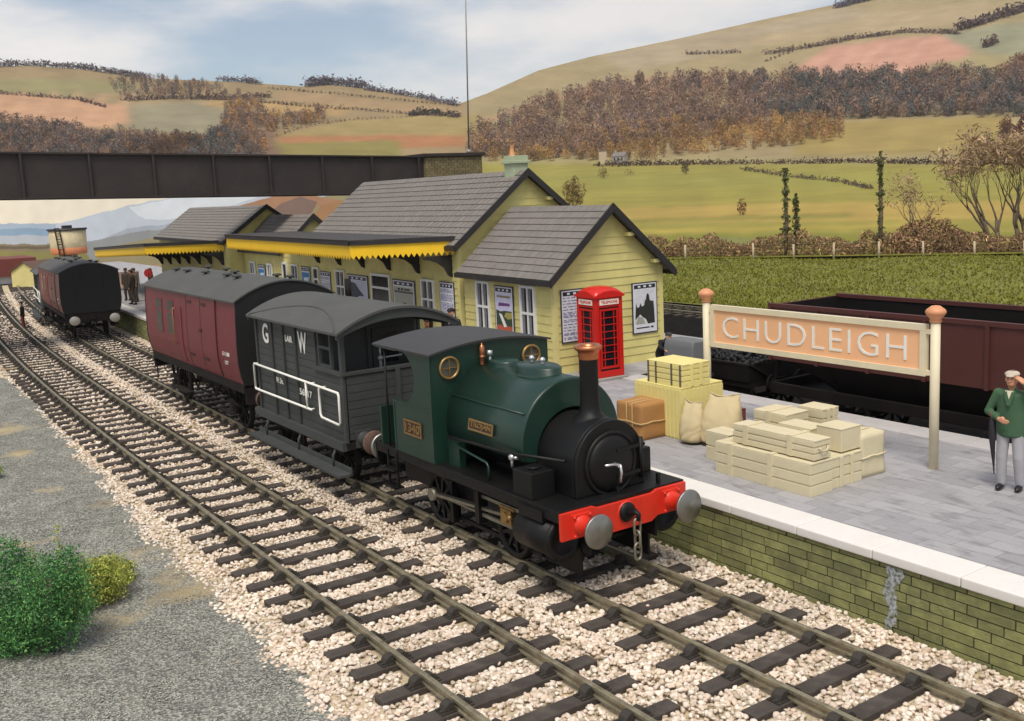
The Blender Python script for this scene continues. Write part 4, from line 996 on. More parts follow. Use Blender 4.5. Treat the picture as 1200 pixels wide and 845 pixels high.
    b = MB(); b.box(-.2, -.08, .45, .58, 2.0, 2.25); B_(b, 'red_lamp', M('lamp_red', '#8d2a26', .4, 0, .1, 6), v)
    for xx in (-3.95, -1.05): wheelset(v, xx, .47, .72, 8)
    b = MB(); b.box(-4.98, 0.0, -1.2, 1.2, .86, 1.0); B_(b, 'underframe', UND, v)
    for s in (-1, 1):
        buffer(v, .0, s*.865, 1.06, 1, .24, RUST, GRYV, .50); buffer(v, -5.0, s*.865, 1.06, -1, .24, RUST, GRYV, .46)
    coupling(v, 0, 1.06, 1, UND, 2); coupling(v, -5.0, 1.06, -1, UND, 2)
    if letters:
        yl = -(hw+.006); r_, u_ = (1, 0, 0), (0, 0, 1)
        for tx, cx, cz, w_, h_, nm in (('G', -4.10, 2.86, .36, .46, 'letter'), ('W', -1.95, 2.85, .46, .46, 'letter'), ('LAIR', -2.70, 2.86, .40, .14, 'small_lettering'), ('W. Dn.', -3.42, 1.84, .42, .13, 'small_lettering'), ('56517', -1.95, 1.76, .66, .15, 'number')):
            b = MB(); text(b, tx, (cx, yl, cz), r_, u_, w_, h_, .006, .02); B_(b, nm, WHP, v, fix=False)
    return v
brake_van('dark grey brake van with white handrails and letters G W behind the green locomotive', -7.46, TY)

# ------------------------------------------------------------------ maroon parcels van
def parcels_van(label, x, y, rz=0., heads=UND):
    v = root3('parcels_van', label, 'parcels van', x, y, 'maroon parcels vans', rz)
    Lb, hw = 8.25, 1.32
    sec = [(-1.20, 1.38), (-1.27, 1.62), (-1.315, 1.95), (-1.32, 2.4), (-1.30, 3.0), (-1.27, 3.50)]
    full = sec + [(-y_, z) for y_, z in sec[::-1]]
    b = MB(); b.prism([( y_, z) for y_, z in sec] + [(1.27*(-1+2*k/16), roofz(1.27*(-1+2*k/16), 3.50, 3.88, 1.27)) for k in range(17)][1:-1] + [(-y_, z) for y_, z in sec[::-1]], YZ(-Lb), 0, Lb - .02, False); body = B_(b, 'body', MARO, v)
    # black ends
    for x0 in (-.02, -Lb-.03):
        b = MB(); b.prism([(y_*1.006, z) for y_, z in sec] + [(1.28*(-1+2*k/16), roofz(1.28*(-1+2*k/16), 3.50, 3.885, 1.28)) for k in range(17)][1:-1] + [(-y_*1.006, z) for y_, z in sec[::-1]], YZ(x0), 0, .05, False); e_ = B_(b, 'end', M('matt_black_end', '#0d0d0d', .75, 0, .2, 3), v)
        dx = .05 if x0 > -1 else 0
        for yy in (-.62, .62):
            b = MB(); b.box(x0+dx-.02, x0+dx+.02, yy-.03, yy+.03, 1.4, 3.55); B_(b, 'end_rib', MATS['matt_black_end'], e_)
    top = [(1.345*(-1+2*k/24), roofz(1.345*(-1+2*k/24), 3.47, 3.91, 1.345)) for k in range(25)]
    b = MB(); b.prism(top + [(y_, z-.04) for y_, z in top[::-1]], YZ(-Lb-.06), 0, Lb+.12); rf = B_(b, 'roof', GRYR, v)
    for xx, yy in ((-7.6, -.45), (-7.0, .35), (-6.5, -.45), (-5.5, .40), (-4.9, -.40), (-3.4, -.05), (-3.1, -.38), (-2.2, -.42), (-1.2, .3), (-.8, .5)):
        zz = roofz(yy, 3.47, 3.91, 1.345); b = MB(); b.lathe([(.045, -.03), (.045, .035), (.12, .045), (.125, .075), (.085, .10), (0, .105)], (xx, yy, zz), (0, 0, 1), 14); B_(b, 'roof_ventilator', M('dark_vent', '#3c3c3a', .7, 0, .1, 4), rf)
    def ys(z):
        for (y0, z0), (y1, z1) in zip(sec, sec[1:]):
            if z0 <= z <= z1: return y0 + (y1-y0)*(z-z0)/(z1-z0)
        return sec[-1][0]
    def panel(b, x0, x1, z0, z1, d, s, n=6):
        zs = [z0 + (z1-z0)*k/n for k in range(n+1)]
        o_ = [[(x_, s*(-ys(z)+d), z) for x_ in (x0, x1)] for z in zs]; b.strip(o_, False)
        i_ = [[(x_, s*(-ys(z)-.02), z) for x_ in (x0, x1)] for z in zs]
        b.strip([[r_[0] for r_ in o_], [r_[0] for r_ in i_]], False); b.strip([[r_[1] for r_ in i_], [r_[1] for r_ in o_]], False); b.add([o_[0][0], o_[0][1], i_[0][1], i_[0][0]], [(0,1,2,3)]); b.add([o_[-1][0], o_[-1][1], i_[-1][1], i_[-1][0]], [(3,2,1,0)])
    dk = M('dark_maroon_gap', '#3a1418', .6, 0, .1, 4)
    for s in (-1, 1):
        # windows
        for x0, x1, z0, z1 in ((-7.0, -6.45, 2.18, 2.78), (-5.85, -5.3, 2.18, 2.78), (-7.0, -6.45, 2.86, 3.14), (-5.85, -5.3, 2.86, 3.14)):
            b = MB(); panel(b, x0-.05, x1+.05, z0-.05, z1+.05, .012, s); w_ = B_(b, 'window', MARO, v, fix=False)
            b = MB(); panel(b, x0, x1, z0, z1, .016, s, 2); B_(b, 'pane', GLS, w_, fix=False)
        b = MB(); panel(b, -5.12, -4.62, 1.5, 3.05, .012, s); panel(b, -4.60, -4.5, 1.5, 3.05, .02, s); dr = B_(b, 'guard_door', MARO, v, fix=False)
        b = MB(); yh = s*(1.32+.07); b.tube([(-5.05, s*1.30, 3.0), (-5.05, yh, 2.95), (-5.05, yh, 2.0), (-5.05, s*1.30, 1.95)], .018, 8); B_(b, 'door_handrail', M('dull_brass', '#a4785c', .4, .6, .1, 8), dr)
        for x0, x1 in ((-3.95, -2.75), (-2.72, -1.52)):
            b = MB(); panel(b, x0, x1, 1.48, 3.42, .022, s, 8); d_ = B_(b, 'loading_door', MARO, v, fix=False)
            for zz in (1.75, 3.2):
                b = MB(); panel(b, x0+.02, x0+.45, zz, zz+.08, .035, s, 1); B_(b, 'strap_hinge', dk, d_, fix=False)
        for x0 in (-3.97, -2.735, -1.5):
            b = MB(); panel(b, x0-.012, x0+.012, 1.45, 3.45, .026, s, 8); B_(b, 'door_gap', dk, v, fix=False)
        b = MB(); panel(b, -2.82, -2.64, 2.5, 2.58, .05, s, 1); B_(b, 'door_latch', dk, v, fix=False)
        b = MB(); b.box(-Lb, 0, s*1.19-.03, s*1.19+.03, 1.18, 1.40); B_(b, 'solebar', UND, v)
        b = MB(); b.box(-5.8, -4.2, s*1.33-.12, s*1.33+.12, .62, .66); b.box(-5.6, -5.55, s*1.25-.03, s*1.25+.03, .62, 1.2); b.box(-4.45, -4.4, s*1.25-.03, s*1.25+.03, .62, 1.2); B_(b, 'step_board', UND, v)
        b = MB(); b.tube([(-5.6, s*.9, 1.15), (-4.9, s*.9, .62), (-3.3, s*.9, .62), (-2.6, s*.9, 1.15)], .035, 6); b.tube([(-4.9, s*.9, .62), (-4.4, s*.9, 1.15)], .025, 6); b.tube([(-3.3, s*.9, .62), (-3.8, s*.9, 1.15)], .025, 6); B_(b, 'truss_rod', UND, v, fix=False)
        for xx in (-6.7, -1.5): axleguard(v, xx, s*1.0, 1.2, .53)
        b = MB(); b.box(-2.0, -1.0, s*1.22-.06, s*1.22+.06, .50, .54); B_(b, 'axle_step', UND, v)
        b = MB(); b.tube([(-Lb-.06, s*1.1, 1.3), (-Lb-.12, s*1.1, 1.3), (-Lb-.12, s*1.1, .5)], .02, 6); B_(b, 'end_pipe', UND, v)
    r_, u_ = (1, 0, 0), (0, .02, 1)
    b = MB(); text(b, 'S 1108', (-.85, -1.325, 2.10), r_, u_, .5, .10, .006); B_(b, 'number', WHP, v, fix=False)
    b = MB(); text(b, '12T', (-.85, -1.318, 1.88), r_, u_, .26, .09, .006); B_(b, 'small_lettering', WHP, v, fix=False)
    b = MB(); b.box(-6.0, -2.2, -.6, .6, .7, 1.1); b.cyl((-4.5, -.3, .8), (-3.2, -.3, .8), .25, n=14); b.box(-Lb, 0, -1.1, 1.1, 1.2, 1.385); B_(b, 'underframe', UND, v)
    for xx in (-6.7, -1.5): wheelset(v, xx, .53, .72, 8)
    for s in (-1, 1): buffer(v, .02, s*.865, 1.06, 1, .23, heads, UND, .5); buffer(v, -Lb-.03, s*.865, 1.06, -1, .23, UND, UND, .5)
    for xa in (-.02, -Lb-.03):
        b = MB(); b.box(xa, xa+.05, -1.2, 1.2, .9, 1.3); B_(b, 'headstock', UND, v)
    coupling(v, .03, 1.06, 1, UND, 2)
    return v
parcels_van('maroon parcels van with grey roof coupled behind the grey brake van', -13.32, TY)
pv2 = parcels_van('distant maroon van showing its black end and two pale buffers', -37.9, TY + .42, math.atan(-cslope(-38.) * -1) * 0 + R(-3.6), M('pale_buffer', '#a39e97', .5, .3, .1, 8))
pv2.scale = (1, .98, .89)
bv2 = brake_van('distant dark brake van with white rails beyond the far maroon van', -47.0, TY + 1.05, R(-5.5), False); bv2.scale = (1, 1, .80)
# ------------------------------------------------------------------ hopper and coal wagon in the bay
HOPM = M('hopper_red_oxide', '#4c231d', .6, 0, .12, 1.2, .08, 30, dirt='#3e1d18', dirt_amt=.6, dirt_s=1.6)
HOPK = M('hopper_black', '#120f0e', .8, 0, .25, 2, .15, 25, dirt='#221a17', dirt_amt=.5, dirt_s=2, spec=.2)
hp = root3('hopper_wagon', 'large dark red steel hopper wagon with black open inside behind the station sign', 'hopper wagon', -5.3, T3)
Lh = 9.4; hw = 1.22
for s in (-1, 1):
    b = MB(); b.box(0, Lh, s*hw-.03, s*hw+.03, 1.68, 2.92); sd_ = B_(b, 'side_panel', HOPM, hp)
    b = MB(); b.box(-.03, Lh+.03, s*hw-.06, s*hw+.06, 2.90, 2.99); B_(b, 'top_rim', HOPM, sd_)
    for k in range(8):
        x = .02 + k*1.335; b = MB(); b.box(x-.04, x+.04, s*(hw+.03)-.02*(s > 0) , s*(hw+.03)+.05 if s > 0 else s*(hw+.03)+.0, 1.66, 2.92) if s > 0 else b.box(x-.04, x+.04, -hw-.075, -hw-.03, 1.66, 2.92); B_(b, 'side_rib', HOPM, sd_)
    b = MB(); b.add([(0.6, s*hw, 1.68), (Lh-.6, s*hw, 1.68), (Lh-2.2, s*.55, .72), (2.2, s*.55, .72)], [(0,1,2,3)]); B_(b, 'hopper_slope', HOPK, hp, fix=False)
    for k in range(4):
        x = 1.6 + k*2.05; b = MB(); b.bar((x, s*(hw-.02), 1.66), (x, s*.72, .95), .05, .09, (1, 0, 0)); B_(b, 'slope_rib', HOPK, hp)
    b = MB(); b.box(0, Lh, s*1.20-.05, s*1.20+.05, .88, 1.12); B_(b, 'solebar', HOPK, hp)
    b = MB(); b.box(0, Lh, s*1.08-.03, s*1.08+.03, .90, .94); b.tube([(.25, s*1.2, 1.1), (1.5, s*1.24, .55), (4.6, s*1.24, .50)], .03, 6); B_(b, 'brake_lever', HOPK, hp, fix=False)
    for xx in (1.9, 7.5): axleguard(hp, xx, s*1.0, .9, .47)
    buffer(hp, 0, s*.865, 1.02, -1, .2, UND, HOPK, .3)
for x0 in (0, Lh-.05):
    b = MB(); b.box(x0, x0+.05, -hw+.03, hw-.03, 1.9, 2.95); B_(b, 'end_panel', HOPM, hp)
    k = 1 if x0 == 0 else -1
    b = MB(); b.add([(x0, -hw+.05, 1.9), (x0, hw-.05, 1.9), (x0+k*2.0, .6, .75), (x0+k*2.0, -.6, .75)], [(0,1,2,3)]); B_(b, 'end_slope', HOPK, hp, fix=False)
    b = MB(); b.bar((x0+.05*k, -.9, 2.7), (x0-.02*k, -1.05, 1.0), .06, .08); B_(b, 'end_strut', HOPK, hp)
    b = MB(); b.bar((x0+.05*k, .9, 2.7), (x0-.02*k, 1.05, 1.0), .06, .08); B_(b, 'end_strut', HOPK, hp)
# inside skin
b = MB(); i0, i1 = .06, Lh-.06; w_ = hw-.04
b.add([(i0,-w_,2.93),(i1,-w_,2.93),(i1,w_,2.93),(i0,w_,2.93),(i0,-w_,1.75),(i1,-w_,1.75),(i1,w_,1.75),(i0,w_,1.75),(2.2,-.5,.8),(Lh-2.2,-.5,.8),(Lh-2.2,.5,.8),(2.2,.5,.8)],
      [(0,1,5,4),(1,2,6,5),(2,3,7,6),(3,0,4,7),(4,5,9,8),(5,6,10,9),(6,7,11,10),(7,4,8,11),(8,9,10,11)]); B_(b, 'inner_skin', HOPK, hp, fix=False)
b = MB(); b.box(0, .12, -1.15, 1.15, .86, 1.14); b.box(Lh-.12, Lh, -1.15, 1.15, .86, 1.14); b.box(.1, Lh-.1, -.3, .3, .8, .9); B_(b, 'underframe', HOPK, hp)
for xx in (1.9, 7.5): wheelset(hp, xx, .47, .72, 8)
b = MB(); b.box(7.55, 8.6, -hw-.078, -hw-.032, 1.78, 2.30); lp = B_(b, 'data_panel', M('data_panel_black', '#1d1b1b', .5, 0, .1, 4), hp)
b = MB()
for z in (1.80, 1.93, 2.05, 2.16, 2.27): b.box(7.56, 8.59, -hw-.084, -hw-.078, z-.010, z+.010)
for x in (7.57, 8.05, 8.58): b.box(x-.010, x+.010, -hw-.085, -hw-.078, 1.79, 2.28)
B_(b, 'panel_lines', WHP, lp, fix=False)

cw = root3('coal_wagon', 'low black wagon heaped with coal between the hopper and the station end wall', 'coal wagon', -6.0, T3)
b = MB(); b.box(-2.75, 0, -1.2, 1.2, .85, 1.02); B_(b, 'underframe', HOPK, cw)
for s in (-1, 1):
    b = MB(); b.box(-2.75, 0, s*1.2-.03, s*1.2+.03, 1.0, 1.42); sd_ = B_(b, 'side_panel', HOPK, cw)
    b = MB(); b.box(-2.77, .02, s*1.2-.05, s*1.2+.05, 1.40, 1.45); B_(b, 'top_rim', UND, sd_)
    b = MB(); b.box(-2.75, 0, s*1.1-.05, s*1.1+.05, .6, .86); B_(b, 'solebar', HOPK, cw)
    buffer(cw, -2.75, s*.865, 1.02, -1, .22, UND, HOPK, .35)
for x0 in (-2.75, -.05):
    b = MB(); b.box(x0, x0+.05, -1.17, 1.17, 1.0, 1.42); B_(b, 'end_panel', HOPK, cw)
b = MB(); b.bar((.03, -1.15, 1.42), (.03, -.35, .95), .04, .05, (1, 0, 0)); B_(b, 'end_brace', UND, cw)
b = MB(); b.bar((.03, 1.15, 1.42), (.03, .35, .95), .04, .05, (1, 0, 0)); B_(b, 'end_brace', UND, cw)
for xx in (-2.1, -.7): wheelset(cw, xx, .42, .72, 8)
n = 900; cx_ = nrng.uniform(-2.68, -.08, n); cy_ = nrng.uniform(-1.13, 1.13, n); cz_ = 1.36 + .32*(1-(cy_/1.2)**2)*(1-((cx_+1.4)/1.5)**4) + nrng.normal(0, .03, n)
cl = stones('coal', np.stack([cx_ - 6.0, cy_ + T3, cz_], 1), nrng.uniform(.06, .13, n), 1, M('coal', '#1d1d1f', .55, 0, .2, 4, .2, 30, island=.6, spec=.3), flat=.9)
del cl['kind']; tag(cl, 'heap of lumpy black coal filling the low black wagon', 'coal')
cl['kind'] = 'stuff'
b = MB(); b.box(-2.7, -.06, -1.15, 1.15, 1.05, 1.36); B_(b, 'load_bed', HOPK, cw)

# ------------------------------------------------------------------ red telephone box
RED = M('telephone_red', '#c81e16', .32, 0, .06, 2, .02, 40, dirt='#a31812', dirt_amt=.4, dirt_s=2)
tb = thing('telephone_box', 'red telephone box with domed roof standing in front of the gable wall', 'telephone box', (-9.80, 7.93, P), -.07)
w = .43
b = MB(); b.box(-.50, .52, -.50, .50, .0, .07); B_(b, 'base', M('base_concrete', '#98938b', .85, 0, .15, 5, .2, 40), tb, .01)
b = MB()
for sx in (-1, 1):
    for sy in (-1, 1): b.box(min(sx*w, sx*(w-.12)), max(sx*w, sx*(w-.12)), min(sy*w, sy*(w-.12)), max(sy*w, sy*(w-.12)), .07, 2.16)
b.box(-w+.002, w-.002, -w+.002, w-.002, .071, .24); b.box(-w+.002, w-.002, -w+.002, w-.002, 1.90, 2.159)
fr_ = B_(b, 'corner_frame', RED, tb, .012)
del fr_
b = MB(); b.box(-w+.05, w-.05, -w+.05, w-.05, .24, 1.9); B_(b, 'dark_interior', M('booth_interior', '#2c2222', .6, 0, .3, 3), tb)
for nm, ang in (('door', 0), ('window_panel', -90), ('window_panel', 90), ('window_panel', 180)):
    rz_ = Matrix.Rotation(R(ang), 3, 'Z'); 
    def rb(b, y0, y1, z0, z1, d0, d1):
        c = Vector(((d0+d1)/2, (y0+y1)/2, (z0+z1)/2)); b.obox(rz_ @ c, (d1-d0, y1-y0, z1-z0), rz_)
    b = MB(); h0, h1 = .30, 1.86; ww = .29
    rb(b, -ww, -ww+.05, h0, h1, w-.05, w-.008); rb(b, ww-.05, ww, h0, h1, w-.05, w-.008); rb(b, -ww+.05, ww-.05, h1-.05, h1, w-.05, w-.009); rb(b, -ww+.05, ww-.05, h0, h0+.06, w-.05, w-.009)
    for k in range(1, 8): z = h0 + .06 + (h1-h0-.11)*k/8; rb(b, -ww+.05, ww-.05, z-.010, z+.010, w-.045, w-.018)
    for yy in (-.155, .155): rb(b, yy-.011, yy+.011, h0+.06, h1-.05, w-.044, w-.016)
    p_ = B_(b, nm, RED, tb)
    b = MB(); rb(b, -ww+.05, ww-.05, h0+.06, h1-.05, w-.036, w-.032); B_(b, 'pane', GLS, p_)
    b = MB(); rb(b, -.30, .30, 1.97, 2.11, w-.001, w+.018); sg = B_(b, 'sign', M('sign_cream', '#e9dfd0', .5, 0, .05, 4), tb)
    b = MB(); text(b, 'TELEPHONE', rz_ @ Vector((w+.018, 0, 2.04)), rz_ @ Vector((0, 1, 0)), (0, 0, 1), .52, .07, .006, .01); B_(b, 'lettering', RED, sg, fix=False)
    # segmental pediment over each side
    b = MB(); pp = [(-.47, 2.16), (.47, 2.16), (.47, 2.20)] + [(.47 - .94*k/12, 2.20 + .13*math.sin(math.pi*k/12)) for k in range(1, 12)] + [(-.47, 2.20)]
    b.prism(pp, lambda a, z, d: tuple(rz_ @ Vector((w-.02+d, a, z))), .0 + .001*abs(ang)/90, .065); B_(b, 'pediment', RED, tb)
b = MB(); rows = []
for k in range(9):
    t = k/8; r_ = .455*math.cos(t*math.pi/2)**.7 if k < 8 else .01; z = 2.22 + .21*math.sin(t*math.pi/2)
    q = []
    for i in range(33):
        an = 2*math.pi*i/32; c_, s_ = math.cos(an), math.sin(an); m_ = max(abs(c_), abs(s_)); blend = .75*(1-t) ; rr = r_*(blend/m_ + (1-blend)); q.append((rr*c_, rr*s_, z))
    rows.append(q)
b.strip(rows); B_(b, 'roof', RED, tb, fix=False)

# ------------------------------------------------------------------ station sign
CRM = M('cream_post_paint', '#d9cdae', .5, 0, .06, 3)
SALM = M('salmon_board', '#edb587', .55, 0, .04, 1.5)
sg = thing('station_sign', 'cream framed running in board with white letters on salmon between two posts', 'station sign', (-1.77, 6.44, P))
p0, p1 = Vector((-4.40, 6.42, 0)), Vector((.85, 6.46, 0))
for p_ in (p0, p1):
    b = MB(); b.cyl((p_.x, p_.y, P), (p_.x, p_.y, 3.36), .078, n=20); po = b.build('post', CRM, sg)
    b = MB(); b.lathe([(.088, 3.36), (.10, 3.38), (.09, 3.42), (.155, 3.50), (.17, 3.54), (.15, 3.58), (.07, 3.64), (0, 3.65)], (p_.x, p_.y, 0), (0, 0, 1), 24); b.build('finial', M('terracotta_finial', '#cf8f66', .5, 0, .08, 6), po)
xa, xb, y_, za, zb = -4.27, .71, 6.44, 2.44, 3.32
b = MB(); b.box(xa+.05, xb-.05, y_-.02, y_+.02, za+.05, zb-.05); bd = b.build('board', SALM, sg)
b = MB(); f_ = .105
b.box(xa, xb, y_-.055, y_+.055, zb-f_, zb); b.box(xa, xb, y_-.055, y_+.055, za, za+f_); b.box(xa, xa+f_, y_-.053, y_+.053, za+f_, zb-f_); b.box(xb-f_, xb, y_-.053, y_+.053, za+f_, zb-f_)
b.build('board_frame', CRM, bd)
b = MB()
for x0_, x1_ in ((p0.x, xa+.02), (xb-.02, p1.x)):
    b = MB(); b.box(x0_, x1_, y_-.03, y_+.03, za+.02, za+.10); b.box(x0_, x1_, y_-.03, y_+.03, zb-.16, zb-.08); b.build('bracket', CRM, sg)
b = MB(); text(b, 'CHUDLEIGH', ((xa+xb)/2 - .02, y_-.021, (za+zb)/2 + .005), (1, 0, 0), (0, 0, 1), 4.28, .43, .012, -.012, spacing=1.12); b.build('lettering', WHP, bd, fix=False)

# ------------------------------------------------------------------ crates, parcels and sacks
TAN = M('tan_crate', '#d0c5a4', .75, 0, .06, 2.5, .12, 35, dirt='#a8976f', dirt_amt=.25, dirt_s=5)
YLC = M('pale_yellow_crate', '#e2d58c', .7, 0, .06, 2.5, .12, 35, dirt='#c4b469', dirt_amt=.35, dirt_s=5)
BRN = M('brown_paper', '#a97a45', .7, 0, .1, 3, .25, 12, dirt='#8a5f34', dirt_amt=.4, dirt_s=3)
STR_ = M('dark_strap', '#5d574d', .6, 0, .1, 6); TWI = M('tan_twine', '#b79a68', .8, 0, .1, 12)
def crate(name, label, cat, c, size, mat, rows=3, battens=(), straps=(), smat=None, group=None, rz=0., handle=False, cols_end=0, lid=True):
    """planked crate; c = base centre"""
    t = thing(name, label, cat, c, rz, group); sx, sy, sz = (v/2 for v in size); H = size[2]; b = MB()
    g_ = .012
    b.box(-sx+.018, sx-.018, -sy+.018, sy-.018, .004, H-.015)
    for k in range(rows):
        z0, z1 = H*k/rows + g_*(k > 0), H*(k+1)/rows - g_
        b.box(-sx, sx, -sy, -sy+.03, z0, z1); b.box(-sx, sx, sy-.03, sy, z0, z1); b.box(-sx, -sx+.03, -sy+.031, sy-.031, z0, z1); b.box(sx-.03, sx, -sy+.031, sy-.031, z0, z1)
    B_(b, 'box', mat, t, .006)
    if lid:
        n_ = max(2, int(size[1]/.17)); b = MB()
        for k in range(n_): b.box(-sx-.008, sx+.008, -sy + 2*sy*k/n_ + .005, -sy + 2*sy*(k+1)/n_ - .005, H-.012, H+.012)
        B_(b, 'lid', mat, t, .005)
    for fx in battens:
        x = -sx + 2*sx*fx; b = MB(); b.box(x-.05, x+.05, -sy-.022, -sy, 0.002, H+.006); b.box(x-.05, x+.05, sy, sy+.022, .002, H+.006); b.box(x-.048, x+.048, -sy-.021, sy+.021, H+.0061, H+.03); B_(b, 'batten', smat or mat, t)
    for fx in straps:
        x = -sx + 2*sx*fx; b = MB(); b.box(x-.022, x+.022, -sy-.009, -sy, .01, H); B_(b, 'strap', smat or STR_, t)
    for k in range(cols_end):
        y = -sy + 2*sy*(k+1)/(cols_end+1); b = MB(); b.box(sx, sx+.022, y-.04, y+.04, .002, H); B_(b, 'end_batten', mat, t, .004)
    if handle:
        b = MB(); b.tube([(sx+.005, -.10, H*.62), (sx+.035, -.09, H*.6), (sx+.04, -.05, H*.44), (sx+.04, .05, H*.44), (sx+.035, .09, H*.6), (sx+.005, .10, H*.62)], .014, 6); B_(b, 'handle', mat, t)
    return t
def parcel(name, label, c, size, mat, twine, group=None, rz=0., puff=.02):
    t = thing(name, label, 'parcel', c, rz, group); bm = bmesh.new(); bmesh.ops.create_cube(bm, size=1)
    bmesh.ops.subdivide_edges(bm, edges=bm.edges, cuts=9, use_grid_fill=True)
    for v in bm.verts:
        p = v.co.copy(); e = sorted([abs(p.x), abs(p.y), abs(p.z)])
        q = Vector((p.x*size[0], p.y*size[1], (p.z+.5)*size[2]))
        nn = mno.noise(q*4 + Vector(c)*3)*puff + mno.noise(q*11)*puff*.4
        if e[1] > .47: q = Vector((0, 0, size[2]/2)) + (q - Vector((0, 0, size[2]/2)))*.975
        v.co = q + q.normalized()*nn; v.co.z = max(v.co.z, .003)
    me = bpy.data.meshes.new('wrap'); bm.to_mesh(me); bm.free(); me.polygons.foreach_set('use_smooth', [True]*len(me.polygons)); mesh_obj('wrapping', me, mat, t, True)
    sx, sy, H = size[0]/2 + .012, size[1]/2 + .012, size[2]
    b = MB(); zz = H*.48
    pts = []
    for (x0, y0), (x1, y1) in (((-sx,-sy),(sx,-sy)), ((sx,-sy),(sx,sy)), ((sx,sy),(-sx,sy)), ((-sx,sy),(-sx,-sy))):
        pts += [(x0+(x1-x0)*k/5, y0+(y1-y0)*k/5, zz + .012*math.sin(k*2.1+x0*9)) for k in range(5)]
    b.tube(pts, .017, 6, True); B_(b, 'string', twine, t, fix=False)
    for f in (.0, .5):
        b = MB(); x = -.1*sx + f*.9*sx; b.tube([(x, -sy, .02), (x-.01, -sy, H*.5), (x, -sy, H), (x+.01, 0, H+.012), (x, sy, H), (x, sy, .02)], .014, 6); B_(b, 'string', twine, t, fix=False)
    return t
GT, GY = 'tan crates piled in front of the station sign', 'goods stacked beside the telephone box'
crate('crate', 'long low tan crate at the front edge of the tan pile nearest the rails', 'crate', (-.50, 3.97, P), (2.05, .54, .53), TAN, 3, (.17, .60), group=GT)
crate('crate', 'tan crate with two vertical battens on its end, behind the long low front crate', 'crate', (-.52, 4.66, P), (1.96, .80, .50), TAN, 3, (), cols_end=2, group=GT)
crate('crate', 'long tan crate with a rope handle on its end, on top of the front crate', 'crate', (-.36, 4.02, P+.565), (1.72, .40, .31), TAN, 3, (.17, .72), handle=True, group=GT)
parcel('parcel', 'big tan wrapped parcel tied with string at the back right of the tan pile', (.02, 5.40, P), (.84, .62, .74), TAN, TAN, GT)
bx = thing('crate', 'plain smooth tan cube shaped box on top of the pile beside the wrapped parcel', 'crate', (.15, 4.86, P+.535), 0, GT); b = MB(); b.box(-.25, .25, -.25, .25, 0, .37); B_(b, 'box', TAN, bx, .012); b = MB(); b.box(-.255, .255, -.255, .255, .371, .385); B_(b, 'lid', TAN, bx, .004)
crate('crate', 'flat tan case between the cube box and the raised stack on the tan pile', 'crate', (-.74, 5.05, P+.44), (.70, .46, .30), TAN, 2, (), group=GT)
crate('crate', 'tall tan case with a middle batten at the back left of the tan pile', 'crate', (-1.52, 5.38, P), (.74, .62, .82), TAN, 5, (.46,), group=GT)
crate('crate', 'small tan crate with end battens at the very back of the tan pile', 'crate', (-1.20, 6.02, P), (.55, .45, .84), TAN, 5, (), cols_end=2, group=GT)
crate('crate', 'small plain tan box at the left end of the tan pile by the sacks', 'crate', (-1.95, 4.40, P), (.55, .45, .52), TAN, 2, (), group=GT)
crate('crate', 'large pale yellow crate under the strapped yellow crate', 'crate', (-4.17, 5.36, P), (1.33, 1.14, 1.02), YLC, 1, (), group=GY)
crate('crate', 'pale yellow crate with four dark straps on top of the larger yellow crate', 'crate', (-4.02, 5.22, P+1.035), (1.02, .74, .44), YLC, 4, (), (.04, .26, .70, .94), STR_, cols_end=2, group=GY)
yb = [o for o in bpy.data.objects if o.parent and o.parent.get('label', '').startswith('large pale yellow')]
b = MB(); 
for k in range(13):
    x = -.64 + 1.28*k/12; b.box(x-.035, x+.035, -.582, -.57, .03, .98)
for k in range(11):
    y = -.54 + 1.08*k/10; b.box(.665, .677, y-.035, y+.035, .03, .98)
B_(b, 'boarding', YLC, yb[0].parent, fix=False)
parcel('parcel', 'brown paper parcel tied with string in front of the yellow crates', (-4.33, 4.52, P), (.74, .74, .73), BRN, TWI, GY)
crate('crate', 'small dark red brown box behind the sacks', 'crate', (-3.45, 6.15, P), (.36, .40, .42), M('red_brown_box', '#6e3530', .6, 0, .1, 4), 1, group=GY)
SACK = M('sackcloth', '#c3b28a', .9, 0, .1, 3, .3, 60, dirt='#9c8a62', dirt_amt=.35, dirt_s=3)
def remesh_obj(name, b, mat, parent, voxel=.03, smooth=3, sub=0, disp=None):
    """fuse overlapping shapes into one continuous skin"""
    me = b.mesh(name); o = bpy.data.objects.new('tmp', me); COL.objects.link(o)
    m = o.modifiers.new('r', 'REMESH'); m.mode = 'VOXEL'; m.voxel_size = voxel
    if smooth: s_ = o.modifiers.new('s', 'SMOOTH'); s_.iterations = smooth; s_.factor = .5
    dg = bpy.context.evaluated_depsgraph_get(); m2 = bpy.data.meshes.new_from_object(o.evaluated_get(dg)); bpy.data.objects.remove(o); bpy.data.meshes.remove(me)
    if disp:
        for v in m2.vertices: v.co = disp(v.co)
    m2.polygons.foreach_set('use_smooth', [True]*len(m2.polygons)); m2.name = name
    return mesh_obj(name, m2, mat, parent, True)
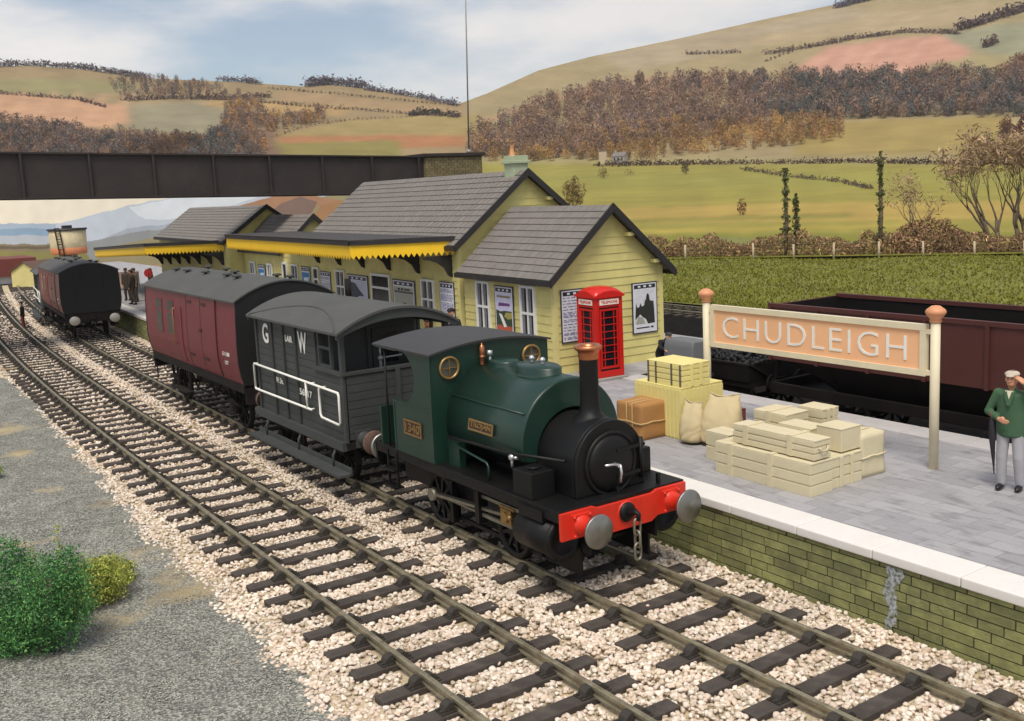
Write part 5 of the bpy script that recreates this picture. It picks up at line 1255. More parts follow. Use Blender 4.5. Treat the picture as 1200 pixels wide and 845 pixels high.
def sack(label, c, w, d, h, lean, rz, ears):
    t = thing('sack', label, 'sack', c, rz, GY); b = MB(); lx, ly = lean; nu, nv_ = 56, 34; rows = []; seam = []
    for j in range(nv_+1):
        v = j/nv_; row = []
        a_ = w/2*(.86 + .20*math.sin(math.pi*min(1, v*1.05+.08))**.8 - .10*v); d_ = d/2*max(.035, (1 - v**2.6))**.62*(.80 + .34*math.sin(math.pi*(v*.75+.18)))
        low = min(1, (v/.10))**.5
        for i in range(nu+1):
            th = 2*math.pi*i/nu; cx_, sy_ = math.cos(th), math.sin(th); x = a_*low*math.copysign(abs(cx_)**.72, cx_); y = d_*low*math.copysign(abs(sy_)**.8, sy_); fx = x/(w/2)
            z = h*v*(.90 + .02*math.sin(5*fx)) + h*.16*max(0, v-.55)/.45*(max(0, fx*ears[0])**3 + .45*max(0, -fx*ears[0])**3)
            q = Vector((x*4 + c[0], y*4, z*2.4)); fold = abs(mno.noise(Vector((x*6 + v*4*ears[0], y*3, v*3.2)))) - .25
            k = 1 + .16*fold + .07*mno.noise(q*1.6); x *= 1 + .06*fold; y *= k
            z -= .05*h*max(0, mno.noise(Vector((x*5, y*5, 3))))*v
            row.append((x + lx*v*v, y + ly*v*v, max(z, .003)))
        rows.append(row)
        if j == nv_: seam = [(p[0], p[1], p[2] + .004) for p in row[:nu//2+1]]
    b.strip(rows); b.add(rows[0][:-1], [tuple(range(nu))]); B_(b, 'bag', SACK, t)
    b = MB(); b.tube(seam, .016, 6); B_(b, 'seam', SACK, t, fix=False)
    return t
sack('plump tan sack with a pointed tied corner leaning on the yellow crates', (-2.72, 5.06, P), .80, .52, 1.02, (.02, .20), R(22), (1,))
sack('smaller slumped tan sack on the left, against the corner of the yellow crate', (-3.20, 4.80, P), .48, .44, .86, (-.02, .10), R(18), (-1,))
# ------------------------------------------------------------------ countryside: rolling hills as real terrain, fields as their own colours
def ray(px, py):
    return FW + RT*((px - 601.9)/FPX) - UP*((py - 393.7)/FPX)
def ray_np(X, Y):
    d = np.array(FW)[None] + np.outer((X - 601.9)/FPX, np.array(RT)) - np.outer((Y - 393.7)/FPX, np.array(UP)); return d
def lerp_tab(x, tab): return np.interp(x, [t[0] for t in tab], [t[1] for t in tab])
# skyline of the hills by bearing (as seen from the line side)
SKY = [(-900,100),(-400,80),(0,79),(60,77),(130,82),(200,92),(300,96),(370,101),(400,98),(450,104),(500,114),(545,122),(556,118),(580,109),(640,82),(700,66),(800,45),(900,22),(975,6),(1040,-14),(1200,-40),(1500,-60),(2200,-40)]
FENCE_A, FENCE_B = Vector((-47., 46.81, 0)), Vector((-27.05, 59.55, 0))
cols = np.linspace(-700, 1900, 521); NR = 150
c2 = np.array(CAM)
def terrain_r(px):                                                     # horizontal distance where the flat meadow ends
    d = ray_np(np.array([px]), np.array([300.]))[0]; d2 = Vector((d[0], d[1])); u = FENCE_B - FENCE_A
    den = d2.x*u.y - d2.y*u.x; t = ((FENCE_A.x - CAM.x)*u.y - (FENCE_A.y - CAM.y)*u.x)/den if abs(den) > 1e-6 else 80
    return min(max(t*d2.length, 60), 130) if t > 0 else 130
GV = np.zeros((len(cols), NR, 3)); GP = np.zeros((len(cols), NR, 2)); GRd = np.zeros((len(cols), NR))
for i, px in enumerate(cols):
    rf = terrain_r(px); ys = lerp_tab(px, SKY)
    d0 = ray_np(np.array([px]), np.array([300.]))[0]; hd = np.array([d0[0], d0[1]]); hd /= np.linalg.norm(hd)
    ds = ray_np(np.array([px]), np.array([ys]))[0]; tan_s = ds[2]/math.hypot(ds[0], ds[1]); tan_0 = -CAM.z/rf
    t = np.linspace(0, 1, NR)
    tn = tan_0 + (tan_s - tan_0)*t
    # distance grows quickly over the valley floor, then with the slope of the hill
    k1 = max(-.045, tan_0 + .004)
    rr = np.exp(np.where(tn < .022, np.interp(tn, [tan_0, k1, max(-.005, k1 + .005), .022], np.log([rf, 105+rf*.3, 260, 420])), math.log(420) + 5.5*(tn - .022)))
    z = CAM.z + rr*tn
    GV[i, :, 0] = CAM.x + hd[0]*rr; GV[i, :, 1] = CAM.y + hd[1]*rr; GV[i, :, 2] = z
# back side of the hills so that the crest is round
back_ = GV[:, -1:, :].copy(); dirn = back_[:, 0, :2] - c2[None, :2]; dirn /= np.linalg.norm(dirn, axis=1)[:, None]
b1 = back_.copy(); b1[:, 0, :2] += dirn*90; b1[:, 0, 2] += 1; b2_ = back_.copy(); b2_[:, 0, :2] += dirn*600; b2_[:, 0, 2] -= 160
GA = np.concatenate([GV, b1, b2_], 1); NRA = NR + 2
def to_px(Pw):
    d = Pw - c2; zz = d @ np.array(FW); return np.stack([601.9 + FPX*(d @ np.array(RT))/zz, 393.7 - FPX*(d @ np.array(UP))/zz], -1)
PXY = to_px(GA.reshape(-1, 3))
def inpoly(P_, poly):
    x, y = P_[:, 0], P_[:, 1]; ins = np.zeros(len(P_), bool); n = len(poly)
    for i in range(n):
        x0, y0 = poly[i]; x1, y1 = poly[(i+1) % n]
        c = ((y0 > y) != (y1 > y)) & (x < (x1-x0)*(y-y0)/((y1-y0) + 1e-12) + x0); ins ^= c
    return ins
C_ = lambda h: np.array(lin(h))
def nz2(P_, s, seed=0.):
    return np.array([mno.noise((p[0]*s, p[1]*s, seed)) for p in P_])
jit = np.stack([nz2(PXY, .06, 1.), nz2(PXY, .06, 7.)], 1)*2.2
QX = PXY + jit
colr = np.tile(C_('#8f8652'), (len(PXY), 1))
def paint(poly, h, f=1.): 
    m = inpoly(QX, poly); colr[m] = colr[m]*(1-f) + C_(h)*f
# --- right hand hillside
paint([(540,330),(540,190),(1900,180),(1900,330)], '#9a8c4e')
paint([(540,330),(540,276),(1900,268),(1900,330)], '#86803f')
paint([(540,262),(690,262),(1900,250),(1900,232),(900,238),(690,246),(540,250)], '#b3955c')
paint([(700,262),(1000,254),(1000,250),(700,258)], '#8a8145'); paint([(690,270),(1100,262),(1100,266),(690,274)], '#b39b55')
paint([(540,206),(1900,196),(1900,214),(540,222)], '#988d50')
paint([(545,192),(545,20),(1900,-80),(1900,192)], '#9c9268')
paint([(556,142),(700,96),(860,84),(860,96),(700,110),(590,142)], '#a58f68'); paint([(556,150),(640,122),(700,112),(640,140),(556,164)], '#8d8a55')
paint([(800,100),(1000,70),(1200,60),(1200,92),(900,104)], '#9b9366')
paint([(925,86),(968,56),(1040,46),(1100,40),(1135,46),(1140,60),(1120,72),(1085,74),(1085,84),(1000,90)], '#bd957a')
for k in range(5): paint([(940+k*26,86),(980+k*26,55-k*2),(986+k*26,55-k*2),(950+k*26,86)], '#c9a488', .7)
paint([(1100,40),(1300,10),(1900,0),(1900,70),(1240,60),(1180,66),(1140,60)], '#8e9271')
paint([(700,66),(760,54),(900,26),(980,10),(1030,14),(960,40),(840,64),(740,84)], '#a39a78')
paint([(800,22+40),(1060,10),(1160,0),(1160,26),(1000,40)], '#a79b74')
paint([(930,146),(1040,140),(1180,136),(1180,176),(1060,182),(930,182)], '#9c8f52'); paint([(1120,170),(1200,160),(1400,160),(1400,190),(1120,186)], '#988c4c')
# --- left hand hillside
paint([(-900,330),(-900,40),(548,60),(548,330)], '#94865f')
paint([(-900,110),(-300,98),(60,92),(160,96),(150,106),(90,112),(-900,116)], '#8f8d5e')
paint([(-900,104),(-200,110),(0,108),(60,114),(110,118),(150,126),(155,142),(120,150),(40,146),(-900,150)], '#b99771')
for k in range(7): paint([(-60+k*30,150),(-30+k*30,108),(-22+k*30,108),(-48+k*30,150)], '#c7a67e', .55)
paint([(150,122),(270,118),(300,132),(250,150),(230,162),(150,150)], '#8d8b6c'); paint([(330,106),(540,128),(540,136),(330,118)], '#a08c64'); paint([(225,120),(290,118),(420,126),(400,134),(280,130)], '#a9925f')
paint([(320,160),(420,140),(560,134),(560,172),(320,172)], '#9a8e58'); paint([(325,160),(545,158),(545,172),(330,176)], '#a3784d'); paint([(322,168),(470,164),(470,190),(322,190)], '#858046')
paint([(-900,148),(60,144),(120,152),(230,158),(320,150),(330,190),(-900,190)], '#7f6a52')
paint([(330,262),(332,236),(370,226),(430,226),(430,262)], '#9c7a58')
LOWM = np.clip((PXY[:, 1:2] - 182)/14, 0, 1)*np.clip((PXY[:, 0:1] - 520)/40, 0, 1)
colr *= .82*(1 + .12*nz2(PXY, .03, 3.) + .10*nz2(PXY, .2, 5.) + .07*nz2(PXY, .6, 9.))[:, None]*(np.array([1.05, .95, 1.02])[None]*(1 - LOWM) + np.array([.95, 1.02, .74])[None]*LOWM)
cg = colr.reshape(len(cols), NRA, 3)
for _ in range(2):
    pd = np.pad(cg, ((1, 1), (1, 1), (0, 0)), 'edge'); cg = (pd[:-2, 1:-1] + pd[2:, 1:-1] + pd[1:-1, :-2] + pd[1:-1, 2:] + 2*pd[1:-1, 1:-1])/6
colr = cg.reshape(-1, 3)
F_ = np.array([[i*NRA+j, (i+1)*NRA+j, (i+1)*NRA+j+1, i*NRA+j+1] for i in range(len(cols)-1) for j in range(NRA-1)])
HILLM = attr_mat('hillside', .95, .16, .05, .5, .15)
tag(mesh_obj('hills', np_mesh('hills', GA.reshape(-1, 3), F_, True, colr), HILLM), kind='structure')
# flat meadow between the railway and the hedge
def meadow_mat():
    m = M('meadow_grass', '#75742f', .95, 0, .18, .35, .8, 3.2, dirt='#55592a', dirt_amt=.75, dirt_s=1.1); return m
MEAD = meadow_mat()
sheet('meadow', -260, 220, 26.4, 120, -.05, MEAD, 120, 60, lambda x, y: .22*mno.noise((x*.1, y*.1, 2)) - .1 - .02*max(0, y - 70))
# short grass blades over the near part of the meadow
n = 60000; gx = nrng.uniform(-55, 6, n); gy = 26.6 + nrng.random(n)**1.6*34
hgt = nrng.uniform(.02, .10, n); an = nrng.uniform(0, 6.283, n); wv = .05 + .02*(gy-26)/30
bx_, by_ = np.cos(an)*wv, np.sin(an)*wv; lean = nrng.normal(0, .06, (n, 2)); z0 = np.full(n, -.12) + np.array([.22*mno.noise((a_*.1, b_*.1, 2)) for a_, b_ in zip(gx, gy)])
V = np.stack([np.stack([gx-bx_, gy-by_, z0], 1), np.stack([gx+bx_, gy+by_, z0], 1), np.stack([gx+lean[:, 0], gy+lean[:, 1], z0+hgt+.05], 1)], 1).reshape(-1, 3)
tag(mesh_obj('grass', np_mesh('grass', V, np.arange(3*n).reshape(-1, 3)), M('grass_blade', '#74742f', .9, 0, .18, .35, island=.14, spec=.1)), kind='stuff')

# ------------------------------------------------------------------ plants: crowns are many leaf or twig faces
def leaf_cloud(name, pts, size, mat, parent=None, stretch=1., up=0., local=False, col=None):
    n = len(pts); size = np.broadcast_to(size, (n,)); q = nrng.normal(size=(n, 3)); q /= np.linalg.norm(q, axis=1)[:, None]
    w = nrng.normal(size=(n, 3)); w[:, 2] += up; w -= (w*q).sum(1)[:, None]*q; w /= np.linalg.norm(w, axis=1)[:, None]; h = size[:, None]
    V = np.stack([pts - w*h*stretch, pts + q*h*.45, pts + w*h*stretch, pts - q*h*.45], 1).reshape(-1, 3)
    me = np_mesh(name, V, np.arange(4*n).reshape(-1, 4), False, np.repeat(col, 4, 0) if col is not None else None)
    return mesh_obj(name, me, mat, parent, local)
def terr(px, py):
    """point of the terrain seen in that direction"""
    i = np.argmin(np.abs(cols - px)); yy = to_px(GV[i])[:, 1]; j = np.interp(-py, -yy, np.arange(NR)); j0 = int(min(j, NR-2)); f = j - j0
    return GV[i, j0]*(1-f) + GV[i, j0+1]*f
# distant woods: one uncountable mass
WOODM = attr_mat('wood_twigs', .95, .2, .02, island=.2)
def wood(polys, dens, h_px, pal, name='wood'):
    allp, alls, allc = [], [], []
    tk = []
    for poly, hp_, cl_ in polys:
        xs = [p[0] for p in poly]; ys = [p[1] for p in poly]; area = (max(xs)-min(xs))*(max(ys)-min(ys)); n = int(area*dens)
        X_ = nrng.uniform(min(xs), max(xs), n); Y_ = nrng.uniform(min(ys), max(ys), n); k = inpoly(np.stack([X_, Y_], 1), poly)
        for x, y in zip(X_[k], Y_[k]):
            p = terr(x, y); dist = np.linalg.norm(p - c2); H = hp_*nrng.uniform(.7, 1.3)*dist/FPX; c = C_(cl_[nrng.integers(len(cl_))])*nrng.uniform(.75, 1.25)
            m = 110; u = nrng.normal(size=(m, 3)); u /= np.linalg.norm(u, axis=1)[:, None]; r_ = nrng.random(m)**.4
            allp.append(p + np.stack([u[:, 0]*H*.30*r_, u[:, 1]*H*.30*r_, H*.5 + u[:, 2]*H*.5*r_], 1)); alls.append(np.full(m, H*.046)*nrng.uniform(.6, 1.5, m)); allc.append(np.tile(c*np.array([.93, .97, .92]), (m, 1)))
    return tag(leaf_cloud(name, np.concatenate(allp), np.concatenate(alls), WOODM, None, 1.9, 1.6, col=np.concatenate(allc)), kind='stuff')
PURP = ['#8c6e60', '#9a7a66', '#7c645a', '#a28068', '#86706a']; ORAN = ['#a37a50', '#b38850', '#947050', '#a88656', '#866a4c']; DARK = ['#625a56', '#6e6262', '#5c605e', '#7a6a60']; HEDG = ['#63504a', '#6f5a50', '#584a48']
wood([
 ([(556,186),(556,162),(600,142),(650,122),(700,110),(760,102),(830,98),(900,98),(900,150),(780,170),(700,186)], 17, PURP),
 ([(880,150),(880,98),(960,94),(1080,94),(1180,92),(1300,88),(1300,130),(1100,136),(960,142)], 18, PURP + DARK),
 ([(930,142),(930,104),(1080,100),(1080,138)], 17, DARK), ([(1090,138),(1130,122),(1200,100),(1300,100),(1300,140)], 15, DARK),
 ([(556,190),(556,176),(700,162),(840,146),(930,144),(990,150),(985,166),(920,172),(830,180),(760,190)], 15, ORAN),
 ([(1160,90),(1200,70),(1300,68),(1300,90)], 12, ['#8a6650', '#7d5a48']),
 ([(1155,166),(1175,150),(1300,140),(1300,168)], 13, ['#6b3f36', '#4d443f', '#80503e'])], .045, 16, None)
wood([
 ([(-600,196),(-600,146),(0,142),(60,150),(110,158),(190,166),(190,196)], 14, DARK + PURP),
 ([(120,196),(190,164),(250,166),(270,196)], 13, ['#6d5038', '#7b5b3c', '#5d4a40']), ([(220,196),(240,170),(270,158),(300,170),(322,196)], 15, DARK),
 ([(150,100),(190,92),(240,98),(300,108),(290,118),(230,116),(160,116)], 9, PURP + DARK),
 ([(266,166),(280,128),(310,122),(330,142),(400,134),(390,142),(320,158),(322,180),(280,190)], 13, PURP + ORAN[:2])], .06, 14, None)
# hedgerows and shelter belts along the field edges (far lines of scrub)
def belt(line, hp_, cl_, n, name='hedgerow'):
    P_, S_, Cc = [], [], []
    for k in range(n):
        f = k/max(n-1, 1)*(len(line)-1); i = min(int(f), len(line)-2); f -= i
        x = line[i][0]*(1-f) + line[i+1][0]*f + nrng.normal(0, .6); y = line[i][1]*(1-f) + line[i+1][1]*f + nrng.normal(0, .4)
        p = terr(x, y); H = hp_*nrng.uniform(.5, 1.3)*np.linalg.norm(p-c2)/FPX; m = 12; u = nrng.normal(size=(m, 3))*.3
        P_.append(p + np.stack([u[:, 0]*H, u[:, 1]*H, H*.4 + u[:, 2]*H*.8], 1)); S_.append(np.full(m, H*.22)); Cc.append(np.tile(C_(cl_[nrng.integers(len(cl_))])*nrng.uniform(.8, 1.2), (m, 1)))
    return (np.concatenate(P_), np.concatenate(S_), np.concatenate(Cc))
BL = [belt(*a_) for a_ in (
 ([(900,64),(960,54),(1000,46),(1060,38),(1120,40)], 5, HEDG, 200), ([(1120,36),(1170,20),(1230,0)], 9, HEDG, 140), ([(930,60),(900,72)], 3, HEDG, 30), ([(810,64),(870,62)], 4, HEDG, 60),
 ([(978,10),(1010,2),(1040,-6)], 7, ['#6b6470'], 90), ([(1148,56),(1160,50)], 8, HEDG, 24),
 ([(700,206-11),(820,193),(1000,191),(1130,193),(1260,194)], 6, ['#4b3a34', '#5a463c'], 420), ([(870,199),(920,207),(985,214),(1020,222)], 5, ['#5b5145', '#6a5c4a'], 150),
 ([(10,79),(60,76),(120,81),(160,87),(190,92)], 6, ['#6c6468', '#736a68'], 200), ([(376,101),(400,98),(440,103)], 9, ['#736c74'], 110), ([(440,105),(500,114),(545,124)], 6, ['#6d686e'], 140), ([(275,94),(300,96),(320,99)], 6, ['#6c6468'], 50),
 ([(0,108),(60,113),(110,117),(140,126)], 4, HEDG, 120), ([(160,118),(220,116),(280,117),(330,114)], 6, HEDG, 120), ([(300,118),(360,124),(440,130),(545,138)], 4, HEDG, 150), ([(330,104),(400,110),(480,118),(545,124)], 3, HEDG, 120),
 ([(490,136),(512,134),(545,137)], 7, ['#3f4239', '#54493f'], 60), ([(690,262),(720,258)], 3, ['#8a6a3c'], 10), ([(330,161),(380,146),(430,140),(490,137)], 3, ['#8a7658'], 90))]
tag(leaf_cloud('hedgerow', np.concatenate([b_[0] for b_ in BL]), np.concatenate([b_[1] for b_ in BL]), WOODM, None, 1.2, .3, col=np.concatenate([b_[2] for b_ in BL])), kind='stuff')
# ------------------------------------------------------------------ hedge, post and wire fence, single trees at the meadow's far side
fd = (FENCE_B - FENCE_A).normalized(); fn = Vector((-fd.y, fd.x, 0))
def mead_z(x, y): return -.15 + .22*mno.noise((x*.1, y*.1, 2))
fe = thing('fence', 'low post and wire fence along the far edge of the grass field', 'fence', tuple(FENCE_A))
FPM = M('pale_fence_post', '#b8a88c', .85, 0, .15, 5)
for px in (803, 883, 930, 977, 1030, 1082, 1142, 1200, 1262, 1325, 726, 655):
    d = ray(px, 300); den = d.x*fd.y - d.y*fd.x; t = ((FENCE_A.x - CAM.x)*fd.y - (FENCE_A.y - CAM.y)*fd.x)/den; x, y = CAM.x + d.x*t, CAM.y + d.y*t
    b = MB(); b.cyl((x, y, -.35), (x + rnd.uniform(-.05, .05), y, 1.0 + rnd.uniform(-.1, .1)), .085, .075, 8); b.build('fence_post', FPM, fe)
b = MB()
for zz in (.35, .62, .88): b.tube([FENCE_A - fd*12 + Vector((0, 0, zz)), FENCE_B + fd*14 + Vector((0, 0, zz))], .012, 5)
tag(b.build('fence_wire', UND, fe, fix=False), kind='stuff')
HEDM = attr_mat('hedge_twigs', .95, .2, .4, island=.4)
def twig_bank(name, label, cat, a_, b_, width, hfun, n, pal, size=.16):
    m = nrng.random(n); u = nrng.normal(0, .4, n)*width; base = np.array(a_)[None]*(1-m)[:, None] + np.array(b_)[None]*m[:, None]
    p = base + np.outer(u, np.array(fn)); hh = np.array([hfun(t) for t in m]); p[:, 2] = np.maximum(nrng.random(n)**.8*hh*np.exp(-(u/width)**2*.6), .02) - .15
    c = np.array([C_(pal[k]) for k in nrng.integers(0, len(pal), n)])*nrng.uniform(.7, 1.25, (n, 1))
    q = thing(name, label, cat, tuple(np.array(a_)*.5 + np.array(b_)*.5))
    o = leaf_cloud('foliage', p, nrng.uniform(.5, 1.4, n)*size, HEDM, q, 1.8, .9, True, c); o.matrix_parent_inverse = WM[q.name].inverted(); return q
hA, hB = FENCE_A - fd*13 + fn*2.6, FENCE_B + fd*16 + fn*2.6
twig_bank('hedge', 'rough brown bramble hedge running behind the fence at the foot of the hillside', 'hedge', hA, hB, 2.0, lambda t: 1.6 + 1.0*mno.noise((t*14, 3, 1)) + .7*mno.noise((t*45, 1, 1)), 26000, ['#9c7a60', '#a88262', '#8a6b58', '#b09064', '#96785f', '#a0925a', '#7a6654'], .09)
c0 = FENCE_A + fd*18.0 + fn*3.2
twig_bank('bush', 'tall brown bramble bush rising from the hedge between the two ivy covered trunks', 'bush', c0 - fd*3.4, c0 + fd*2.4, 1.6, lambda t: 1.2 + 1.5*math.sin(math.pi*t)**.9*(1+.5*mno.noise((t*9, 2, 2))), 2600, ['#8b6654', '#9a7359', '#7e5f50', '#a8855f'], .10)
BARK = M('grey_brown_bark', '#6e5f4c', .9, 0, .2, 5, .4, 20)
IVY = M('ivy_leaves', '#535a2c', .7, 0, .2, 3, island=.4)
def grow(b, p, d, r, L, depth, tips, spread=.55, segs=4):
    pts = [p]; rs = [r]; q = Vector(p); dd = Vector(d).normalized()
    for k in range(segs):
        dd = (dd + Vector((rnd.gauss(0, .13), rnd.gauss(0, .13), rnd.gauss(.05, .06)))).normalized(); q = q + dd*L/segs; pts.append(tuple(q)); rs.append(r*(1 - .45*(k+1)/segs))
    b.tube(pts, rs, 5)
    if depth == 0: tips.append(q.copy()); return
    for k in range(rnd.choice([2, 3, 3])):
        j = rnd.choice(range(1 + segs//2, segs+1)); s_ = Vector(pts[j]); nd = (dd + Vector((rnd.gauss(0, spread), rnd.gauss(0, spread), rnd.gauss(.15, spread*.5)))).normalized()
        grow(b, tuple(s_), nd, rs[j]*.62, L*.72, depth-1, tips, spread, max(3, segs-1))
def tree(label, pos, h, depth, spread, pal, ivy=0., tw=10, trunks=1, lean=0.):
    t = thing('tree', label, 'tree', pos, 0); b = MB(); tips = []
    for k in range(trunks):
        if ivy: b.tube([(0, 0, -.3), (.06, .02, h*.4), (-.03, .03, h*.75), (.04, 0, h*.98)], [h*.022, h*.02, h*.014, h*.006], 6); tips.append(Vector((0, 0, h*.95))); continue
        grow(b, (rnd.uniform(-.5, .5)*(trunks > 1), rnd.uniform(-.5, .5)*(trunks > 1), -.3), (lean + rnd.gauss(0, .12), rnd.gauss(0, .12), 1), h*.03, h*.42 if not ivy else h*.96, depth, tips, spread, 5)
    B_(b, 'trunk', BARK, t, fix=False)
    if tw:
        P_ = np.concatenate([np.array(tp)[None] + nrng.normal(0, h*.045, (tw, 3)) for tp in tips]); P_[:, 2] = np.maximum(P_[:, 2], .3)
        c = np.array([C_(pal[k]) for k in nrng.integers(0, len(pal), len(P_))])
        leaf_cloud('crown', P_, nrng.uniform(.5, 1.3, len(P_))*h*.014, HEDM, t, 2.4, .5, True, c)
    if ivy:
        n = 1000; f = nrng.random(n)**.85; f = np.clip(f + .03*np.sin(f*40), 0, 1); a_ = nrng.uniform(0, 6.28, n); rr = ivy*(.18 + .82*np.abs(np.sin(f*8 + 1.7*np.cos(f*17 + h))))*(1.05 - .55*f)*np.sqrt(nrng.random(n))
        P_ = np.stack([rr*np.cos(a_), rr*np.sin(a_), .8 + f*(h*.98 - .8)], 1); leaf_cloud('ivy', P_, nrng.uniform(.5, 1.2, n)*.13, IVY, t, 1.1, 0, True)
    return t
def onfence(px, off):
    d = ray(px, 300); den = d.x*fd.y - d.y*fd.x; A_ = FENCE_A + fn*off; t = ((A_.x - CAM.x)*fd.y - (A_.y - CAM.y)*fd.x)/den; return (CAM.x + d.x*t, CAM.y + d.y*t, -.2)
TWP = ['#9a8068', '#a68c70', '#8a7460', '#b0946a']
tree('tall thin twin trunked tree wrapped in dark ivy behind the fence', onfence(921, 2.2), 6.9, 1, .25, TWP, .50, 0)
tree('short ivy covered second stem beside the tall thin ivy tree', onfence(933, 2.6), 4.9, 1, .25, TWP, .42, 0)
tree('tall narrow ivy covered trunk standing above the sign\'s right half', onfence(1031, 2.2), 7.8, 1, .2, TWP, .42, 0)
tree('bare leaning brown tree beside the tall narrow ivy trunk', onfence(1082, 3.0), 5.6, 4, .5, TWP, 0, 5, 2, -.45)
tree('wide bare tree with many twigs at the right edge of the field', onfence(1168, 3.4), 7.6, 5, .27, TWP, 0, 5, 3)
tree('second bare twiggy tree partly cut by the right edge of view', onfence(1204, 3.6), 7.8, 5, .27, TWP, 0, 5, 3)
def scrub(label, px, py, w, hgt, pal, name='bush', n=420):
    p = terr(px, py); k = np.linalg.norm(p - c2)/FPX; W_, H_ = w*k, hgt*k; t = thing(name, label, 'bush', tuple(p))
    u = nrng.normal(size=(n, 3)); u /= np.linalg.norm(u, axis=1)[:, None]; r_ = nrng.random(n)**.45
    P_ = np.stack([u[:, 0]*W_*.5*r_, u[:, 1]*W_*.5*r_, H_*.48 + u[:, 2]*H_*.5*r_], 1); c = np.array([C_(pal[q]) for q in nrng.integers(0, len(pal), n)])
    leaf_cloud('foliage', P_, nrng.uniform(.5, 1.2, n)*H_*.06, HEDM, t, 1.8, .8, True, c); return t
scrub('loose brown bush in the pale field just right of the station ridge', 673, 243, 30, 36, ['#8a7a4a', '#7a6a44', '#94824e'])
scrub('small reddish sapling standing on the pale strip in the field', 872, 252, 12, 20, ['#8d6a48', '#7d5c42'], 'bush', 200)
scrub('small dark bush near the top of the field above the chimney', 710, 209, 14, 13, ['#5f5236', '#6d5c3c'], 'bush', 200)
scrub('tiny dark bush left of the hedge line in the upper field', 806, 204, 10, 16, ['#6a5a3e', '#594c38'], 'bush', 200)
scrub('low flat scrub bush in the upper field beside the small dark bush', 742, 206, 14, 8, ['#6a5c3a', '#5c5034'], 'bush', 160)
# farm buildings below the wood
def house(label, pos, w, d, h, rz, wall, roofc, name='farmhouse', chim=True, cat='house'):
    t = thing(name, label, cat, pos, rz); b = MB(); b.prism([(-d/2, -.5), (d/2, -.5), (d/2, h), (0, h*1.5), (-d/2, h)], YZ(-w/2), 0, w); B_(b, 'wall', wall, t)
    b = MB()
    for s in (-1, 1):
        q = [(s*d/2*1.12, h*.93), (0, h*1.5), (0, h*1.5+.12*h/3), (s*d/2*1.12, h*.93+.12*h/3)]; b.prism(q, YZ(-w*.54), 0, w*1.08)
    r_ = B_(b, 'roof', roofc, t)
    if chim: b = MB(); b.box(-w*.4, -w*.4+h*.22, -h*.1, h*.1, h*1.3, h*1.9); B_(b, 'chimney', wall, r_)
    for k in range(3):
        x = -w*.3 + k*w*.3; b = MB(); b.box(x-h*.11, x+h*.11, -d/2-.03*h, -d/2, h*.35, h*.75); B_(b, 'window', GLS, t)
    return t
STN = M('grey_stone_wall', '#9a938a', .85, 0, .15, .5)
p_ = terr(728, 191); k_ = np.linalg.norm(p_-c2)/FPX
house('small grey stone farmhouse below the wood with a pale gable', tuple(p_), 16*k_, 9*k_, 8*k_, R(20), STN, SLT)
p_ = terr(712, 191); b = MB(); t_ = thing('barn', 'small pale square building left of the grey farmhouse below the wood', 'barn', tuple(p_)); b.box(-3.5*k_, 3.5*k_, -3*k_, 3*k_, -.5, 13*k_); B_(b, 'wall', M('pale_render', '#c9b79a', .8, 0, .1, .5), t_); b = MB(); b.box(-3.8*k_, 3.8*k_, -3.3*k_, 3.3*k_, 13*k_, 14*k_); B_(b, 'roof', SLT, t_)

# ------------------------------------------------------------------ girder bridge, abutment and mast
GIRD = M('bridge_brown_black', '#2e2623', .7, 0, .2, .6, .1, 20, dirt='#3f342e', dirt_amt=.6, dirt_s=.9)
br = thing('girder_bridge', 'dark brown plate girder bridge crossing above the tracks behind the station', 'bridge', (-36.5, 7.5, 0))
zt = lambda y: 8.25 - .0265*(y+.5)
yL, yR = -14., 17.4
for x0 in (-35.5, -38.6):
    b = MB(); v = []
    b.add([(x0, yL, zt(yL)-1.84), (x0, yR, zt(yR)-1.84), (x0, yR, zt(yR)), (x0, yL, zt(yL)), (x0-.06, yL, zt(yL)-1.84), (x0-.06, yR, zt(yR)-1.84), (x0-.06, yR, zt(yR)), (x0-.06, yL, zt(yL))], [(0,1,2,3),(7,6,5,4),(0,4,5,1),(1,5,6,2),(2,6,7,3),(3,7,4,0)])
    w_ = b.build('girder', GIRD, br)
    for dz, hh in ((0, .07), (-1.84, .07)):
        b = MB(); b.bar((x0-.03, yL, zt(yL)+dz), (x0-.03, yR, zt(yR)+dz), .36, hh); b.build('flange', GIRD, w_)
    for k in range(12):
        y = -1.55 + 2.66*(k-4.)
        if not yL < y < yR: continue
        b = MB(); b.box(x0+.002, x0+.14, y-.045, y+.045, zt(y)-1.80, zt(y)-.04); b.build('stiffener', GIRD, w_)
b = MB(); b.bar((-37., yL, zt(yL)-1.55), (-37., yR, zt(yR)-1.55), 2.7, .25); b.build('deck', GIRD, br)
ABM = M('olive_brick', '#75694a', .85, 0, .2, 3, .3, 20, island=.2, dirt='#5b5238', dirt_amt=.5, dirt_s=1.2)
ab = thing('bridge_abutment', 'square olive brick pier with dark coping carrying the right end of the bridge', 'abutment', (-37, 19.2, 0))
b = MB(); b.box(-39.2, -35.35, 17.45, 20.9, -.3, 7.78); b.build('core', M('olive_mortar', '#524a36', .9, 0, .15, 3), ab)
b = MB()
for r_ in range(40):
    z = 7.70 - r_*.135; 
    y = 17.45 - (.16 if r_ % 2 else 0)
    while y < 20.9:
        b.box(-35.35, -35.32, max(y, 17.45)+.01, min(y+.33, 20.9)-.01, z-.125, z); y += .34
    x = -39.2 + (.16 if r_ % 2 else 0)
    while x < -35.4: b.box(x+.01, min(x+.33, -35.36), 17.42, 17.45, z-.125, z); x += .34
b.build('brickwork', ABM, ab, fix=False)
